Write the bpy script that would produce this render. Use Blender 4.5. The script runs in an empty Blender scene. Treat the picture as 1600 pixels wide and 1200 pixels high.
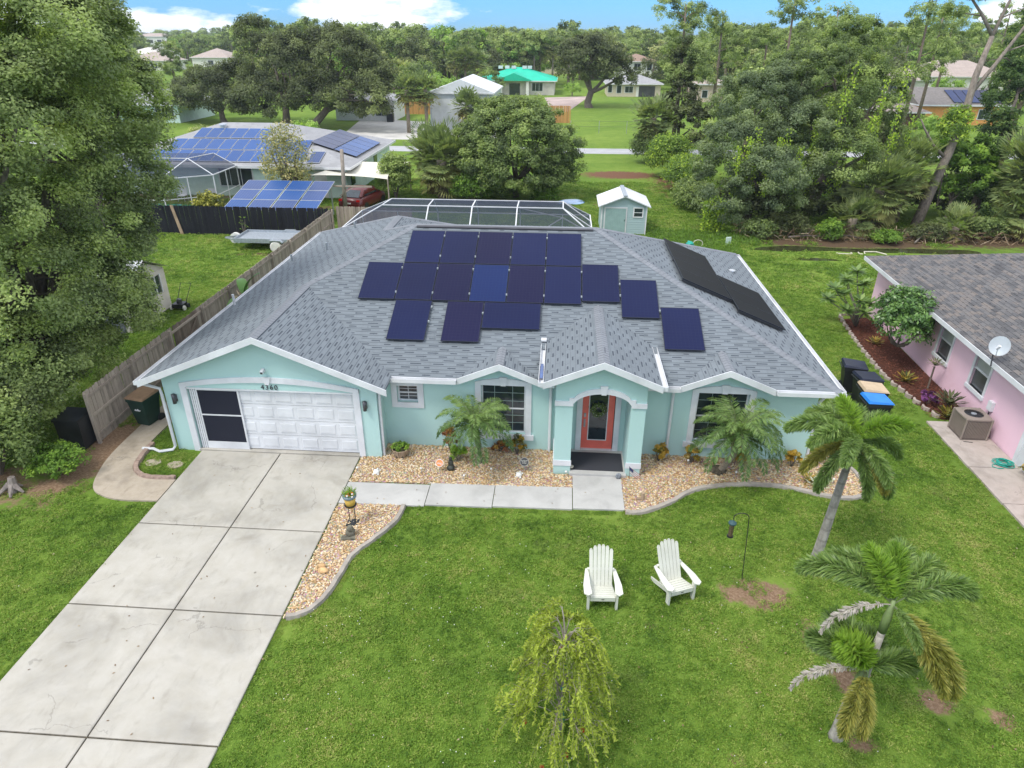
import bpy, math, random
import numpy as np
from math import sin, cos, pi, radians as R
from mathutils import Vector, Matrix, Euler
random.seed(7); RS = np.random.RandomState(11)
sc = bpy.context.scene
col = sc.collection
# ---------------------------------------------------------------- camera
cd = bpy.data.cameras.new('camera'); cam = bpy.data.objects.new('camera', cd); col.objects.link(cam); sc.camera = cam
cam.location = (0, 0, 11.234); cd.sensor_fit = 'HORIZONTAL'; cd.sensor_width = 36; cd.lens = 36*1056.6/1600
cd.clip_start = .1; cd.clip_end = 6000
cam.matrix_world = Matrix.Translation(cam.location) @ Matrix.Rotation(R(4.041), 4, 'Z') @ Matrix.Rotation(R(90-27.364), 4, 'X') @ Matrix.Rotation(R(.189), 4, 'Z')
# ---------------------------------------------------------------- world
SUN_EL, SUN_AZ = 58, 232      # azimuth clockwise from +Y; sun behind the camera on the left
w = bpy.data.worlds.new('World'); sc.world = w; w.use_nodes = True
nt = w.node_tree; nt.nodes.clear()
def wn(t, **k):
    n = nt.nodes.new(t)
    for a, b in k.items(): setattr(n, a, b)
    return n
def wm(op, a, b=None, c=None, clamp=False):
    n = nt.nodes.new('ShaderNodeMath'); n.operation = op; n.use_clamp = clamp
    for i, x in enumerate((a, b, c)):
        if x is None: continue
        if isinstance(x, (int, float)): n.inputs[i].default_value = x
        else: nt.links.new(x, n.inputs[i])
    return n.outputs[0]
sky = wn('ShaderNodeTexSky', sky_type='NISHITA', sun_disc=False, sun_elevation=R(SUN_EL), sun_rotation=R(SUN_AZ), altitude=0, air_density=1.0, dust_density=.3, ozone_density=2.5)
tcw = wn('ShaderNodeTexCoord'); sep = wn('ShaderNodeSeparateXYZ'); nt.links.new(tcw.outputs['Generated'], sep.inputs[0])
X, Y, Z = sep.outputs
tint = wn('ShaderNodeMix', data_type='RGBA', blend_type='MULTIPLY'); tint.inputs[0].default_value = 1
nt.links.new(sky.outputs[0], tint.inputs[6]); tint.inputs[7].default_value = (.27, .58, 1.15, 1)
az = wm('ARCTAN2', X, Y)
cmb = wn('ShaderNodeCombineXYZ'); nt.links.new(wm('MULTIPLY', az, 9), cmb.inputs[0]); nt.links.new(wm('MULTIPLY', Z, 26), cmb.inputs[1])
ns = wn('ShaderNodeTexNoise'); ns.inputs['Scale'].default_value = 1.2; ns.inputs['Detail'].default_value = 7; ns.inputs['Roughness'].default_value = .58; nt.links.new(cmb.outputs[0], ns.inputs[0])
low = None
for (ca, ce, wa, we, k) in [(-.525, .006, .11, .020, .5), (-.66, .02, .10, .03, .4), (-.245, .033, .105, .026, .55), (-.27, .006, .06, .014, .35), (.515, .022, .045, .022, .55), (.62, .03, .05, .025, .5), (-.95, .05, .2, .06, .5), (.9, .06, .2, .05, .5)]:
    a1 = wm('DIVIDE', wm('SUBTRACT', az, ca), wa); e1 = wm('DIVIDE', wm('SUBTRACT', Z, ce), we)
    g = wm('MULTIPLY', wm('EXPONENT', wm('MULTIPLY', wm('ADD', wm('MULTIPLY', a1, a1), wm('MULTIPLY', e1, e1)), -1)), k)
    low = g if low is None else wm('ADD', low, g)
lowc = wm('MULTIPLY', wm('SUBTRACT', wm('ADD', low, wm('MULTIPLY', wm('SUBTRACT', ns.outputs[0], .5), 1.1)), .2), 5, clamp=True)
# broken overcast above the band of clear sky
mp = wn('ShaderNodeMapping'); nt.links.new(tcw.outputs['Generated'], mp.inputs[0]); mp.inputs['Scale'].default_value = (1.5, 1.5, 4)
n2 = wn('ShaderNodeTexNoise'); n2.inputs['Scale'].default_value = 1.6; n2.inputs['Detail'].default_value = 8; n2.inputs['Roughness'].default_value = .6; nt.links.new(mp.outputs[0], n2.inputs[0])
hi = wm('MULTIPLY', wm('SUBTRACT', wm('ADD', n2.outputs[0], wm('MULTIPLY', Z, .9)), .47), 4, clamp=True)
hi = wm('MULTIPLY', hi, wm('MULTIPLY', wm('SUBTRACT', Z, .07), 9, clamp=True))
cov = wm('MAXIMUM', lowc, hi)
cr = wn('ShaderNodeMix', data_type='RGBA'); nt.links.new(wm('MULTIPLY', wm('SUBTRACT', ns.outputs[0], .35), 3, clamp=True), cr.inputs[0])
cr.inputs[6].default_value = (5.6, 6.2, 7.4, 1); cr.inputs[7].default_value = (8.6, 8.8, 9.2, 1)
mx = wn('ShaderNodeMix', data_type='RGBA'); nt.links.new(cov, mx.inputs[0]); nt.links.new(tint.outputs[2], mx.inputs[6]); nt.links.new(cr.outputs[2], mx.inputs[7])
bg = wn('ShaderNodeBackground'); bg.inputs[1].default_value = .13; nt.links.new(mx.outputs[2], bg.inputs[0])
wo = wn('ShaderNodeOutputWorld'); nt.links.new(bg.outputs[0], wo.inputs[0])
# ---------------------------------------------------------------- sun
sl = bpy.data.lights.new('sun', 'SUN'); sl.energy = 1.9; sl.angle = R(17); sl.color = (1, .965, .90)
so = bpy.data.objects.new('sun', sl); col.objects.link(so); so.location = (0, 0, 60)
sd = Vector((sin(R(SUN_AZ))*cos(R(SUN_EL)), cos(R(SUN_AZ))*cos(R(SUN_EL)), sin(R(SUN_EL))))
so.rotation_euler = sd.to_track_quat('Z', 'Y').to_euler()
sc.view_settings.view_transform = 'Standard'; sc.view_settings.look = 'None'; sc.view_settings.exposure = .47; sc.view_settings.gamma = 1
sc.view_settings.use_curve_mapping = False
sc.render.engine = 'CYCLES'
sc.cycles.max_bounces = 6; sc.cycles.diffuse_bounces = 3; sc.cycles.transparent_max_bounces = 16; sc.cycles.transmission_bounces = 4
sc.cycles.use_adaptive_sampling = True; sc.cycles.use_denoising = True
# ================================================================ helpers
def tag(o, label=None, cat=None, group=None, kind=None):
    if label: o['label'] = label
    if cat: o['category'] = cat
    if group: o['group'] = group
    if kind: o['kind'] = kind
    return o
def thing(name, label, cat, loc=(0, 0, 0), group=None, rz=0):
    o = bpy.data.objects.new(name, None); col.objects.link(o); o.location = loc; o.rotation_euler.z = rz
    return tag(o, label, cat, group)
def link(name, me, parent=None, world=True, loc=None, rot=None, scale=None):
    o = bpy.data.objects.new(name, me); col.objects.link(o)
    if parent is not None:
        o.parent = parent
        if world:
            wl = Vector((0, 0, 0)); p = parent
            while p is not None: wl += p.location; p = p.parent if p.parent else None
            o.location = -wl
    if loc is not None: o.location = loc
    if rot is not None: o.rotation_euler = rot
    if scale is not None: o.scale = (scale,)*3 if isinstance(scale, (int, float)) else scale
    return o
class M:
    def __init__(s): s.v = []; s.f = []; s.m = []
    def add(s, vs, fs, m=0):
        b = len(s.v); s.v += [tuple(p) for p in vs]; s.f += [tuple(b+i for i in f) for f in fs]; s.m += [m]*len(fs); return s
    def box(s, x0, x1, y0, y1, z0, z1, m=0):
        return s.add([(x0,y0,z0),(x1,y0,z0),(x1,y1,z0),(x0,y1,z0),(x0,y0,z1),(x1,y0,z1),(x1,y1,z1),(x0,y1,z1)], [(0,3,2,1),(4,5,6,7),(0,1,5,4),(1,2,6,5),(2,3,7,6),(3,0,4,7)], m)
    def ob(s, c, size, rot=(0,0,0), m=0):
        e = Euler(rot).to_matrix(); c = Vector(c); h = Vector(size)/2
        P = [c+e@Vector((sx*h.x, sy*h.y, sz*h.z)) for sz in (-1,1) for sx, sy in ((-1,-1),(1,-1),(1,1),(-1,1))]
        return s.add(P, [(0,3,2,1),(4,5,6,7),(0,1,5,4),(1,2,6,5),(2,3,7,6),(3,0,4,7)], m)
    def bar(s, a, b, w, h, m=0):
        a = Vector(a); b = Vector(b); d = b-a; L = d.length
        q = d.to_track_quat('X', 'Z').to_matrix(); c = (a+b)/2
        P = [c+q@Vector((sx*L/2, sy*w/2, sz*h/2)) for sz in (-1,1) for sx, sy in ((-1,-1),(1,-1),(1,1),(-1,1))]
        return s.add(P, [(0,3,2,1),(4,5,6,7),(0,1,5,4),(1,2,6,5),(2,3,7,6),(3,0,4,7)], m)
    def prism(s, poly, a, b, ax='z', m=0):
        n = len(poly)
        f = {'z': lambda p, t: (p[0], p[1], t), 'y': lambda p, t: (p[0], t, p[1]), 'x': lambda p, t: (t, p[0], p[1])}[ax]
        P = [f(p, a) for p in poly]+[f(p, b) for p in poly]
        F = [tuple(range(n))[::-1], tuple(range(n, 2*n))]+[(i, (i+1) % n, n+(i+1) % n, n+i) for i in range(n)]
        ar = sum(poly[i][0]*poly[(i+1) % n][1]-poly[(i+1) % n][0]*poly[i][1] for i in range(n))
        if (ar < 0) != (ax == 'y') != (b < a): F = [g[::-1] for g in F]
        return s.add(P, F, m)
    def tube(s, pts, r, n=8, m=0, cap=True):
        pts = [Vector(p) for p in pts]; k = len(pts)
        if isinstance(r, (int, float)): r = [r]*k
        P = []; up = None
        for i, p in enumerate(pts):
            d = (pts[min(i+1, k-1)]-pts[max(i-1, 0)]).normalized()
            if up is None: up = Vector((0,0,1)) if abs(d.z) < .9 else Vector((1,0,0))
            u = d.cross(up).normalized(); v = u.cross(d).normalized(); up = v
            P += [p+r[i]*(cos(2*pi*j/n)*u+sin(2*pi*j/n)*v) for j in range(n)]
        F = [(i*n+j, i*n+(j+1) % n, (i+1)*n+(j+1) % n, (i+1)*n+j) for i in range(k-1) for j in range(n)]
        if cap: F += [tuple(range(n))[::-1], tuple(range((k-1)*n, k*n))]
        return s.add(P, F, m)
    def lathe(s, prof, c=(0,0,0), n=16, m=0):
        P = [(c[0]+r*cos(2*pi*j/n), c[1]+r*sin(2*pi*j/n), c[2]+z) for r, z in prof for j in range(n)]
        k = len(prof)
        F = [(i*n+j, i*n+(j+1) % n, (i+1)*n+(j+1) % n, (i+1)*n+j) for i in range(k-1) for j in range(n)]
        F += [tuple(range(n))[::-1], tuple(range((k-1)*n, k*n))]
        return s.add(P, F, m)
    def ell(s, c, r, n=12, k=8, m=0, wob=0):
        P = []
        for i in range(k+1):
            t = pi*i/k
            for j in range(n):
                a = 2*pi*j/n; q = 1+random.uniform(-wob, wob) if 0 < i < k else 1
                P.append((c[0]+r[0]*sin(t)*cos(a)*q, c[1]+r[1]*sin(t)*sin(a)*q, c[2]-r[2]*cos(t)*q))
        F = [(i*n+j, i*n+(j+1) % n, (i+1)*n+(j+1) % n, (i+1)*n+j) for i in range(k) for j in range(n)]
        return s.add(P, F, m)
    def mesh(s, name, mats, smooth=False):
        me = bpy.data.meshes.new(name); me.from_pydata(s.v, [], s.f)
        for mt in (mats if isinstance(mats, (list, tuple)) else [mats]): me.materials.append(mt)
        me.polygons.foreach_set('material_index', s.m)
        if smooth: me.polygons.foreach_set('use_smooth', [True]*len(s.f))
        me.update(); return me
    def build(s, name, mats, parent=None, smooth=False, world=True, loc=None, rot=None):
        return link(name, s.mesh(name, mats, smooth), parent, world, loc, rot)
def copyt(o, parent=None):
    c = o.copy(); col.objects.link(c)
    if parent is not None: c.parent = parent
    for ch in o.children: copyt(ch, c)
    return c
# ---------------------------------------------------------------- materials
class N:
    def __init__(s, name):
        s.mat = bpy.data.materials.new(name); s.mat.use_nodes = True; s.t = s.mat.node_tree; s.t.nodes.clear()
        s.out = s.n('ShaderNodeOutputMaterial'); s.geo = s.n('ShaderNodeNewGeometry')
    def n(s, t, **k):
        x = s.t.nodes.new(t)
        for a, b in k.items(): setattr(x, a, b)
        return x
    def lk(s, v, inp):
        if isinstance(v, (int, float)): inp.default_value = v
        elif isinstance(v, tuple): inp.default_value = v if len(v) == 4 or inp.type == 'VECTOR' else v+(1,)
        else: s.t.links.new(v, inp)
    def m(s, op, a, b=None, c=None, clamp=False):
        x = s.n('ShaderNodeMath', operation=op, use_clamp=clamp)
        for i, y in enumerate((a, b, c)):
            if y is not None: s.lk(y, x.inputs[i])
        return x.outputs[0]
    def noise(s, scale, detail=4, rough=.55, vec=None, dist=0):
        x = s.n('ShaderNodeTexNoise'); x.inputs['Scale'].default_value = scale; x.inputs['Detail'].default_value = detail; x.inputs['Roughness'].default_value = rough; x.inputs['Distortion'].default_value = dist
        s.t.links.new(vec if vec is not None else s.geo.outputs['Position'], x.inputs[0]); return x.outputs[0]
    def vor(s, scale, vec=None, feature='F1', out='Distance', rand=1):
        x = s.n('ShaderNodeTexVoronoi', feature=feature); x.inputs['Scale'].default_value = scale; x.inputs['Randomness'].default_value = rand
        s.t.links.new(vec if vec is not None else s.geo.outputs['Position'], x.inputs[0]); return x.outputs[out]
    def wnoise(s, vec):
        x = s.n('ShaderNodeTexWhiteNoise', noise_dimensions='3D'); s.t.links.new(vec, x.inputs[0]); return x.outputs[0]
    def ramp(s, fac, stops, interp='LINEAR'):
        x = s.n('ShaderNodeValToRGB'); x.color_ramp.interpolation = interp; e = x.color_ramp.elements
        while len(e) < len(stops): e.new(.5)
        for i, (p, c) in enumerate(stops): e[i].position = p; e[i].color = c if len(c) == 4 else c+(1,)
        s.lk(fac, x.inputs[0]); return x.outputs[0]
    def mix(s, f, a, b, blend='MIX'):
        x = s.n('ShaderNodeMix', data_type='RGBA', blend_type=blend); s.lk(f, x.inputs[0]); s.lk(a, x.inputs[6]); s.lk(b, x.inputs[7]); return x.outputs[2]
    def xyz(s, v=None):
        x = s.n('ShaderNodeSeparateXYZ'); s.t.links.new(v if v is not None else s.geo.outputs['Position'], x.inputs[0]); return x.outputs
    def comb(s, a, b, c=0.):
        x = s.n('ShaderNodeCombineXYZ'); s.lk(a, x.inputs[0]); s.lk(b, x.inputs[1]); s.lk(c, x.inputs[2]); return x.outputs[0]
    def bump(s, h, strength=.4, dist=.02):
        x = s.n('ShaderNodeBump'); x.inputs['Strength'].default_value = strength; x.inputs['Distance'].default_value = dist; s.t.links.new(h, x.inputs['Height']); return x.outputs[0]
    def pr(s, color, rough=.6, metal=0, nrm=None, spec=.5, **k):
        x = s.n('ShaderNodeBsdfPrincipled'); s.lk(color, x.inputs['Base Color']); s.lk(rough, x.inputs['Roughness']); s.lk(metal, x.inputs['Metallic']); s.lk(spec, x.inputs['Specular IOR Level'])
        if nrm is not None: s.t.links.new(nrm, x.inputs['Normal'])
        for a, b in k.items(): s.lk(b, x.inputs[a])
        s.t.links.new(x.outputs[0], s.out.inputs[0]); return x
    def obj(s):
        return s.n('ShaderNodeObjectInfo').outputs['Random']
def flat(name, c, rough=.6, var=.12, sc_=3., metal=0, bump=0, spec=.5):
    n = N(name); f = n.noise(sc_, 5); c2 = tuple(x*(1-var*2) for x in c); c3 = tuple(min(1, x*(1+var)) for x in c)
    colr = n.ramp(f, [(.3, c2), (.7, c3)])
    nr = n.bump(n.noise(60 if bump < 1 else 20, 3), bump) if bump else None
    n.pr(colr, rough, metal, nr, spec); return n.mat
def stucco(name, c):
    n = N(name); P = n.xyz()
    v = n.comb(n.m('MULTIPLY', P[0], 1.0), n.m('MULTIPLY', P[1], 1.0), n.m('MULTIPLY', P[2], .35))
    f = n.noise(1.6, 6, .6, v); g = n.noise(30, 3)
    colr = n.mix(n.m('MULTIPLY', f, .35), c, tuple(x*.82 for x in c)); colr = n.mix(n.m('MULTIPLY', g, .12), colr, tuple(x*.7 for x in c))
    spl = n.m('MULTIPLY', n.m('SUBTRACT', n.m('ADD', n.noise(5, 5), n.m('MULTIPLY', P[2], -1.6)), .25), 1.6, clamp=True)   # mud splash along the ground
    colr = n.mix(n.m('MULTIPLY', spl, .35), colr, (.30, .27, .20))
    n.pr(colr, .85, 0, n.bump(n.noise(45, 4), .35, .01), .3); return n.mat
def shingle_mat(name, base, dash, course=.145, cell=.62, var=.18, dashlen=.34, multi=None):
    n = N(name); P = n.xyz(); Nn = n.xyz(n.geo.outputs['True Normal'])
    isx = n.m('GREATER_THAN', n.m('ABSOLUTE', Nn[0]), n.m('ABSOLUTE', Nn[1]))
    u = n.m('ADD', n.m('MULTIPLY', isx, P[1]), n.m('MULTIPLY', n.m('SUBTRACT', 1, isx), P[0]))
    v = n.m('MULTIPLY', n.m('ADD', n.m('MULTIPLY', isx, P[0]), n.m('MULTIPLY', n.m('SUBTRACT', 1, isx), P[1])), 1.08/course)
    row = n.m('FLOOR', v); fr = n.m('FRACT', v)
    off = n.wnoise(n.comb(row, 3.3, 1.7))
    uu = n.m('ADD', n.m('DIVIDE', u, cell), n.m('ADD', n.m('MULTIPLY', off, .35), n.m('MULTIPLY', row, .5)))
    cl = n.m('FLOOR', uu); fu = n.m('FRACT', uu); rj = n.wnoise(n.comb(cl, row, .5)); rj2 = n.wnoise(n.comb(cl, row, 7.5))
    inu = n.m('LESS_THAN', fu, n.m('ADD', dashlen, n.m('MULTIPLY', n.m('SUBTRACT', rj, .5), .26)))
    inv = n.m('LESS_THAN', n.m('ABSOLUTE', n.m('SUBTRACT', fr, .5)), .15)
    d = n.m('MULTIPLY', inu, inv)
    t = n.m('ADD', n.m('MULTIPLY', rj2, .6), n.m('MULTIPLY', n.noise(.6, 5), .5)); stv = n.noise(1.1, 5, .6, n.comb(n.m('MULTIPLY', u, 2.2), n.m('MULTIPLY', v, .05)))
    if multi: c = n.ramp(n.m('ADD', n.m('MULTIPLY', rj2, .75), n.m('MULTIPLY', n.noise(14, 3), .2)), multi)
    else: c = n.ramp(t, [(.15, tuple(x*(1-var) for x in base)), (.95, tuple(x*(1+var) for x in base))])
    gr = n.noise(140, 2); c = n.mix(n.m('MULTIPLY', gr, .35), c, tuple(x*.55 for x in base))
    big = n.noise(.35, 5, .6); c = n.mix(n.m('MULTIPLY', n.m('SUBTRACT', big, .45), .6, clamp=True), c, tuple(x*.6 for x in base))
    c = n.mix(n.m('MULTIPLY', n.m('SUBTRACT', stv, .5), 1.6, clamp=True), c, tuple(x*.72 for x in base)); c = n.mix(n.m('MULTIPLY', n.m('SUBTRACT', .46, stv), 1.6, clamp=True), c, tuple(x*1.25 for x in base))
    line = n.m('MULTIPLY', n.m('LESS_THAN', fr, .10), .25); c = n.mix(line, c, dash)
    c = n.mix(n.m('MULTIPLY', d, .9), c, dash)
    n.pr(c, .9, 0, n.bump(n.m('SUBTRACT', n.m('MULTIPLY', gr, .3), n.m('MULTIPLY', d, 1)), .5, .012), .25); return n.mat
def concrete(name, c, dirty=.5, scale=1.):
    n = N(name); a = n.noise(.55*scale, 7, .62, dist=.4); b = n.noise(3.2*scale, 6, .6); g = n.noise(60, 3)
    P = n.xyz(); st = n.noise(2.2, 5, .6, n.comb(n.m('MULTIPLY', P[0], 2.2), n.m('MULTIPLY', P[1], .8), 0.))
    colr = n.ramp(a, [(.30, tuple(x*(.62+.2*(1-dirty)) for x in c)), (.52, c), (.75, tuple(min(.95, x*1.12) for x in c))])
    colr = n.mix(n.m('MULTIPLY', n.m('SUBTRACT', b, .35), 1.1*dirty, clamp=True), colr, (c[0]*.74, c[1]*.70, c[2]*.60)); bl_ = n.m('MULTIPLY', n.m('SUBTRACT', n.noise(1.15, 3, .5, dist=.8), .60), 5*dirty, clamp=True); crk = n.vor(.42, vec=n.comb(n.m('ADD', P[0], n.m('MULTIPLY', n.noise(1.7, 5), .9)), n.m('ADD', P[1], n.m('MULTIPLY', n.noise(2.1, 5), .9)), 0.), feature='DISTANCE_TO_EDGE'); cm = n.m('MULTIPLY', n.m('LESS_THAN', crk, .0045), n.m('GREATER_THAN', n.noise(.5, 2), .52)); colr = n.mix(n.m('MULTIPLY', cm, .45*dirty), colr, (.16, .15, .13)); colr = n.mix(n.m('MULTIPLY', bl_, .7), colr, (c[0]*.50, c[1]*.48, c[2]*.44))
    colr = n.mix(n.m('MULTIPLY', n.m('SUBTRACT', st, .56), 3*dirty, clamp=True), colr, (c[0]*.6, c[1]*.58, c[2]*.54))
    sp = n.m('MULTIPLY', n.m('LESS_THAN', n.vor(1.1), .035), .6); colr = n.mix(sp, colr, (.10, .09, .07))
    colr = n.mix(n.m('MULTIPLY', g, .18), colr, tuple(x*.6 for x in c))
    n.pr(colr, .88, 0, n.bump(g, .25, .006), .25); return n.mat
def leafmat(name, dark, mid, light, trans=.45, rough=.55, patch=.25, dead=None, spec=.35, K=2.1):
    n = N(name); at = n.n('ShaderNodeAttribute', attribute_name='tint').outputs['Fac']
    t = n.m('ADD', at, n.m('MULTIPLY', n.m('SUBTRACT', n.noise(patch, 3), .5), .5))
    dark, mid, light = [tuple(x*K for x in q) for q in (dark, mid, light)]
    stops = [(0, dark), (.5, mid), (1, light)]
    c = n.ramp(t, stops)
    if dead is not None: c = n.mix(n.m('GREATER_THAN', n.m('ADD', at, n.m('MULTIPLY', n.noise(1.7, 3), .25)), 1.03), c, dead)
    p = n.pr(c, rough, 0, None, spec)
    tr = n.n('ShaderNodeBsdfTranslucent'); n.lk(n.mix(1., c, (1.25, 1.3, .7), 'MULTIPLY'), tr.inputs[0])
    ms = n.n('ShaderNodeMixShader'); ms.inputs[0].default_value = trans
    n.t.links.new(p.outputs[0], ms.inputs[1]); n.t.links.new(tr.outputs[0], ms.inputs[2]); n.t.links.new(ms.outputs[0], n.out.inputs[0]); return n.mat
def bark(name, c, ring=0):
    n = N(name); P = n.xyz(); f = n.noise(9, 5, .6, n.comb(n.m('MULTIPLY', P[0], 1), P[1], n.m('MULTIPLY', P[2], .35)))
    colr = n.ramp(f, [(.3, tuple(x*.5 for x in c)), (.6, c), (.8, tuple(x*1.35 for x in c))])
    if ring:
        rg = n.m('LESS_THAN', n.m('FRACT', n.m('MULTIPLY', n.m('ADD', P[2], n.m('MULTIPLY', n.noise(2), .06)), ring)), .18); colr = n.mix(n.m('MULTIPLY', rg, .5), colr, tuple(x*.45 for x in c))
    n.pr(colr, .9, 0, n.bump(f, .7, .03), .2); return n.mat
MT = {}
def mt(k, v): MT[k] = v; return v
AQ = (.48, .69, .66)
stu = stucco('aqua_stucco', AQ); white = flat('white_paint', (.70, .71, .73), .5, .09, 1.2, bump=.05)
trimw = flat('white_trim', (.71, .72, .75), .6, .07, 2.)
shin = shingle_mat('grey_shingle', (.196, .222, .245), (.058, .068, .085), cell=.68, var=.08, dashlen=.36)
shinW = shin
pinkst = stucco('pink_stucco', (.91, .62, .73))
conc = concrete('drive_concrete', (.475, .45, .40), .85); conc2 = concrete('walk_concrete', (.50, .49, .47), .12, 2.); concd = concrete('path_concrete', (.45, .385, .31), 1.0, 2.5)
dark = flat('black_plastic', (.02, .022, .025), .45, .2); gunm = flat('dark_metal', (.10, .10, .11), .4, .1, metal=.6)
alu = flat('aluminium', (.62, .64, .66), .35, .06, metal=.7); steel = flat('galvanised_steel', (.42, .46, .50), .45, .12, 8, metal=.5)
cream = flat('cream_plastic', (.78, .76, .68), .5, .05)
def glass(name, c=(.015, .022, .028), r=.06):
    n = N(name); f = n.noise(1.3, 3); n.pr(n.ramp(f, [(.3, c), (.7, tuple(x*2.2 for x in c))]), r, 0, None, .8); return n.mat
gls = glass('window_glass')
def boards(name, c, stain=(.06, .05, .045), amt=.5):
    n = N(name); P = n.xyz(); rnd = n.obj()
    f = n.noise(4, 6, .65, n.comb(n.m('MULTIPLY', P[0], 6), n.m('MULTIPLY', P[1], 6), n.m('MULTIPLY', P[2], .8)))
    colr = n.ramp(n.m('ADD', n.m('MULTIPLY', f, .7), n.m('MULTIPLY', rnd, .35)), [(.25, tuple(x*.6 for x in c)), (.5, c), (.85, tuple(x*1.3 for x in c))])
    g = n.noise(.9, 5); colr = n.mix(n.m('MULTIPLY', n.m('SUBTRACT', g, .55), 3*amt, clamp=True), colr, stain)
    n.pr(colr, .85, 0, n.bump(f, .4, .01), .2); return n.mat
wood = boards('weathered_wood', (.36, .30, .245)); wooddk = boards('stained_wood', (.20, .155, .12), amt=1.2); blackw = boards('black_fence_paint', (.016, .017, .022), (.10, .11, .13), .12); woodnew = boards('new_pine_wood', (.50, .26, .10), amt=.1)
# ================================================================ ground
DIRT = [(4.75, 11.75, .95, .55, 1.), (5.9, 9.6, .45, .7, .8), (6.3, 12.7, .5, .5, .8), (7.45, 9.2, .55, .32, 1.), (8.5, 8.9, .35, .3, .9), (5.7, 8.25, .35, .3, .9), (5.6, 10.6, .5, .7, .7), (-13.6, 16.2, 1.0, 3.2, 1.), (-13.9, 14.4, 1.1, .6, .9), (-15.6, 14.2, 1.8, 1.3, .9),
        (5.2, 63.2, 3.6, 2.0, 1.2), (9.5, 60, 2.0, 4.5, .9), (2.2, 10.7, .25, .2, .6), (-1.4, 9.2, .25, .18, .6), (3.4, 7.7, .25, .2, .7), (2.6, 12.0, .3, .15, .5), (1.2, 10.9, .3, .2, .5),
        (17.5, 41.8, 7.5, 1.3, 1.1), (26, 43.5, 8, 2.5, 1.1), (13.5, 35.5, .5, 2.5, .5), (16.6, 36.8, 2.8, .25, .55), (-17.2, 36.6, 2.2, .5, .8), (8, 57, 1.5, 8, .6), (3.6, 51, 1.6, 2.2, .7), (-20, 48.3, 6, 1.2, .9)]
def dirt_np(x, y):
    d = np.zeros_like(x)
    for cx, cy, rx, ry, k in DIRT: d = np.maximum(d, k*np.exp(-(((x-cx)/rx)**2+((y-cy)/ry)**2)*.9))
    return np.where(d > .15, d*(1+.45*np.sin(x*7.3+3*np.sin(y*3.1))*np.sin(y*8.1+2*np.sin(x*4.3))), d)
def ground_mat():
    n = N('lawn_ground'); P = n.xyz(); d = None
    for cx, cy, rx, ry, k in DIRT:
        a = n.m('DIVIDE', n.m('SUBTRACT', P[0], cx), rx); b = n.m('DIVIDE', n.m('SUBTRACT', P[1], cy), ry)
        g = n.m('MULTIPLY', n.m('EXPONENT', n.m('MULTIPLY', n.m('ADD', n.m('MULTIPLY', a, a), n.m('MULTIPLY', b, b)), -.9)), k)
        d = g if d is None else n.m('MAXIMUM', d, g)
    big = n.noise(.09, 4, .6); mid = n.noise(.8, 6, .65); fine = n.noise(9, 6, .7); tiny = n.noise(45, 3, .7)
    t = n.m('ADD', n.m('ADD', n.m('MULTIPLY', big, .5), n.m('MULTIPLY', mid, .42)), n.m('ADD', n.m('MULTIPLY', fine, .30), n.m('MULTIPLY', tiny, .25)))
    c = n.ramp(t, [(.48, (.070, .135, .020)), (.70, (.13, .215, .032)), (.90, (.22, .30, .055)), (1., (.31, .31, .11))])
    soil = n.ramp(n.noise(14, 6, .75), [(.3, (.13, .075, .045)), (.55, (.27, .18, .115)), (.75, (.40, .30, .21))])
    red2 = n.m('GREATER_THAN', P[1], 34.); soil = n.mix(n.m('MULTIPLY', red2, .8), soil, (.075, .05, .03)); red = n.m('GREATER_THAN', P[1], 50.); soil = n.mix(n.m('MULTIPLY', red, .7), soil, (.20, .095, .06))
    f = n.m('MULTIPLY', n.m('SUBTRACT', n.m('ADD', d, n.m('MULTIPLY', n.m('SUBTRACT', n.noise(2.6, 7, .75), .5), 1.7)), .45), 4, clamp=True)
    c = n.mix(f, c, soil)
    n.pr(c, .95, 0, n.bump(n.m('ADD', fine, tiny), .6, .04), .1); return n.mat
gm = ground_mat()
g = M(); g.add([(-2500, -60, 0), (2500, -60, 0), (2500, 5000, 0), (-2500, 5000, 0)], [(0, 1, 2, 3)])
tag(g.build('ground', gm), 'green lawn and open ground reaching to the horizon', 'lawn', kind='structure')
def sheet(name, poly, z, mat, label, cat, z0=-.02, kind='structure', parent=None):
    o = M().prism(poly, z0, z).build(name, mat, parent)
    return tag(o, label, cat, kind=kind)
def smoothpoly(pts, closed=False, k=6):
    out = []; n = len(pts); rng = range(n if closed else n-1)
    for i in rng:
        p0, p1, p2, p3 = (pts[(i-1) % n] if closed or i > 0 else pts[0]), pts[i], pts[(i+1) % n], (pts[(i+2) % n] if closed or i+2 < n else pts[-1])
        for j in range(k):
            t = j/k; out.append(tuple(.5*((2*p1[a])+(-p0[a]+p2[a])*t+(2*p0[a]-5*p1[a]+4*p2[a]-p3[a])*t*t+(-p0[a]+3*p1[a]-3*p2[a]+p3[a])*t**3) for a in (0, 1)))
    if not closed: out.append(pts[-1])
    return out
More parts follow.
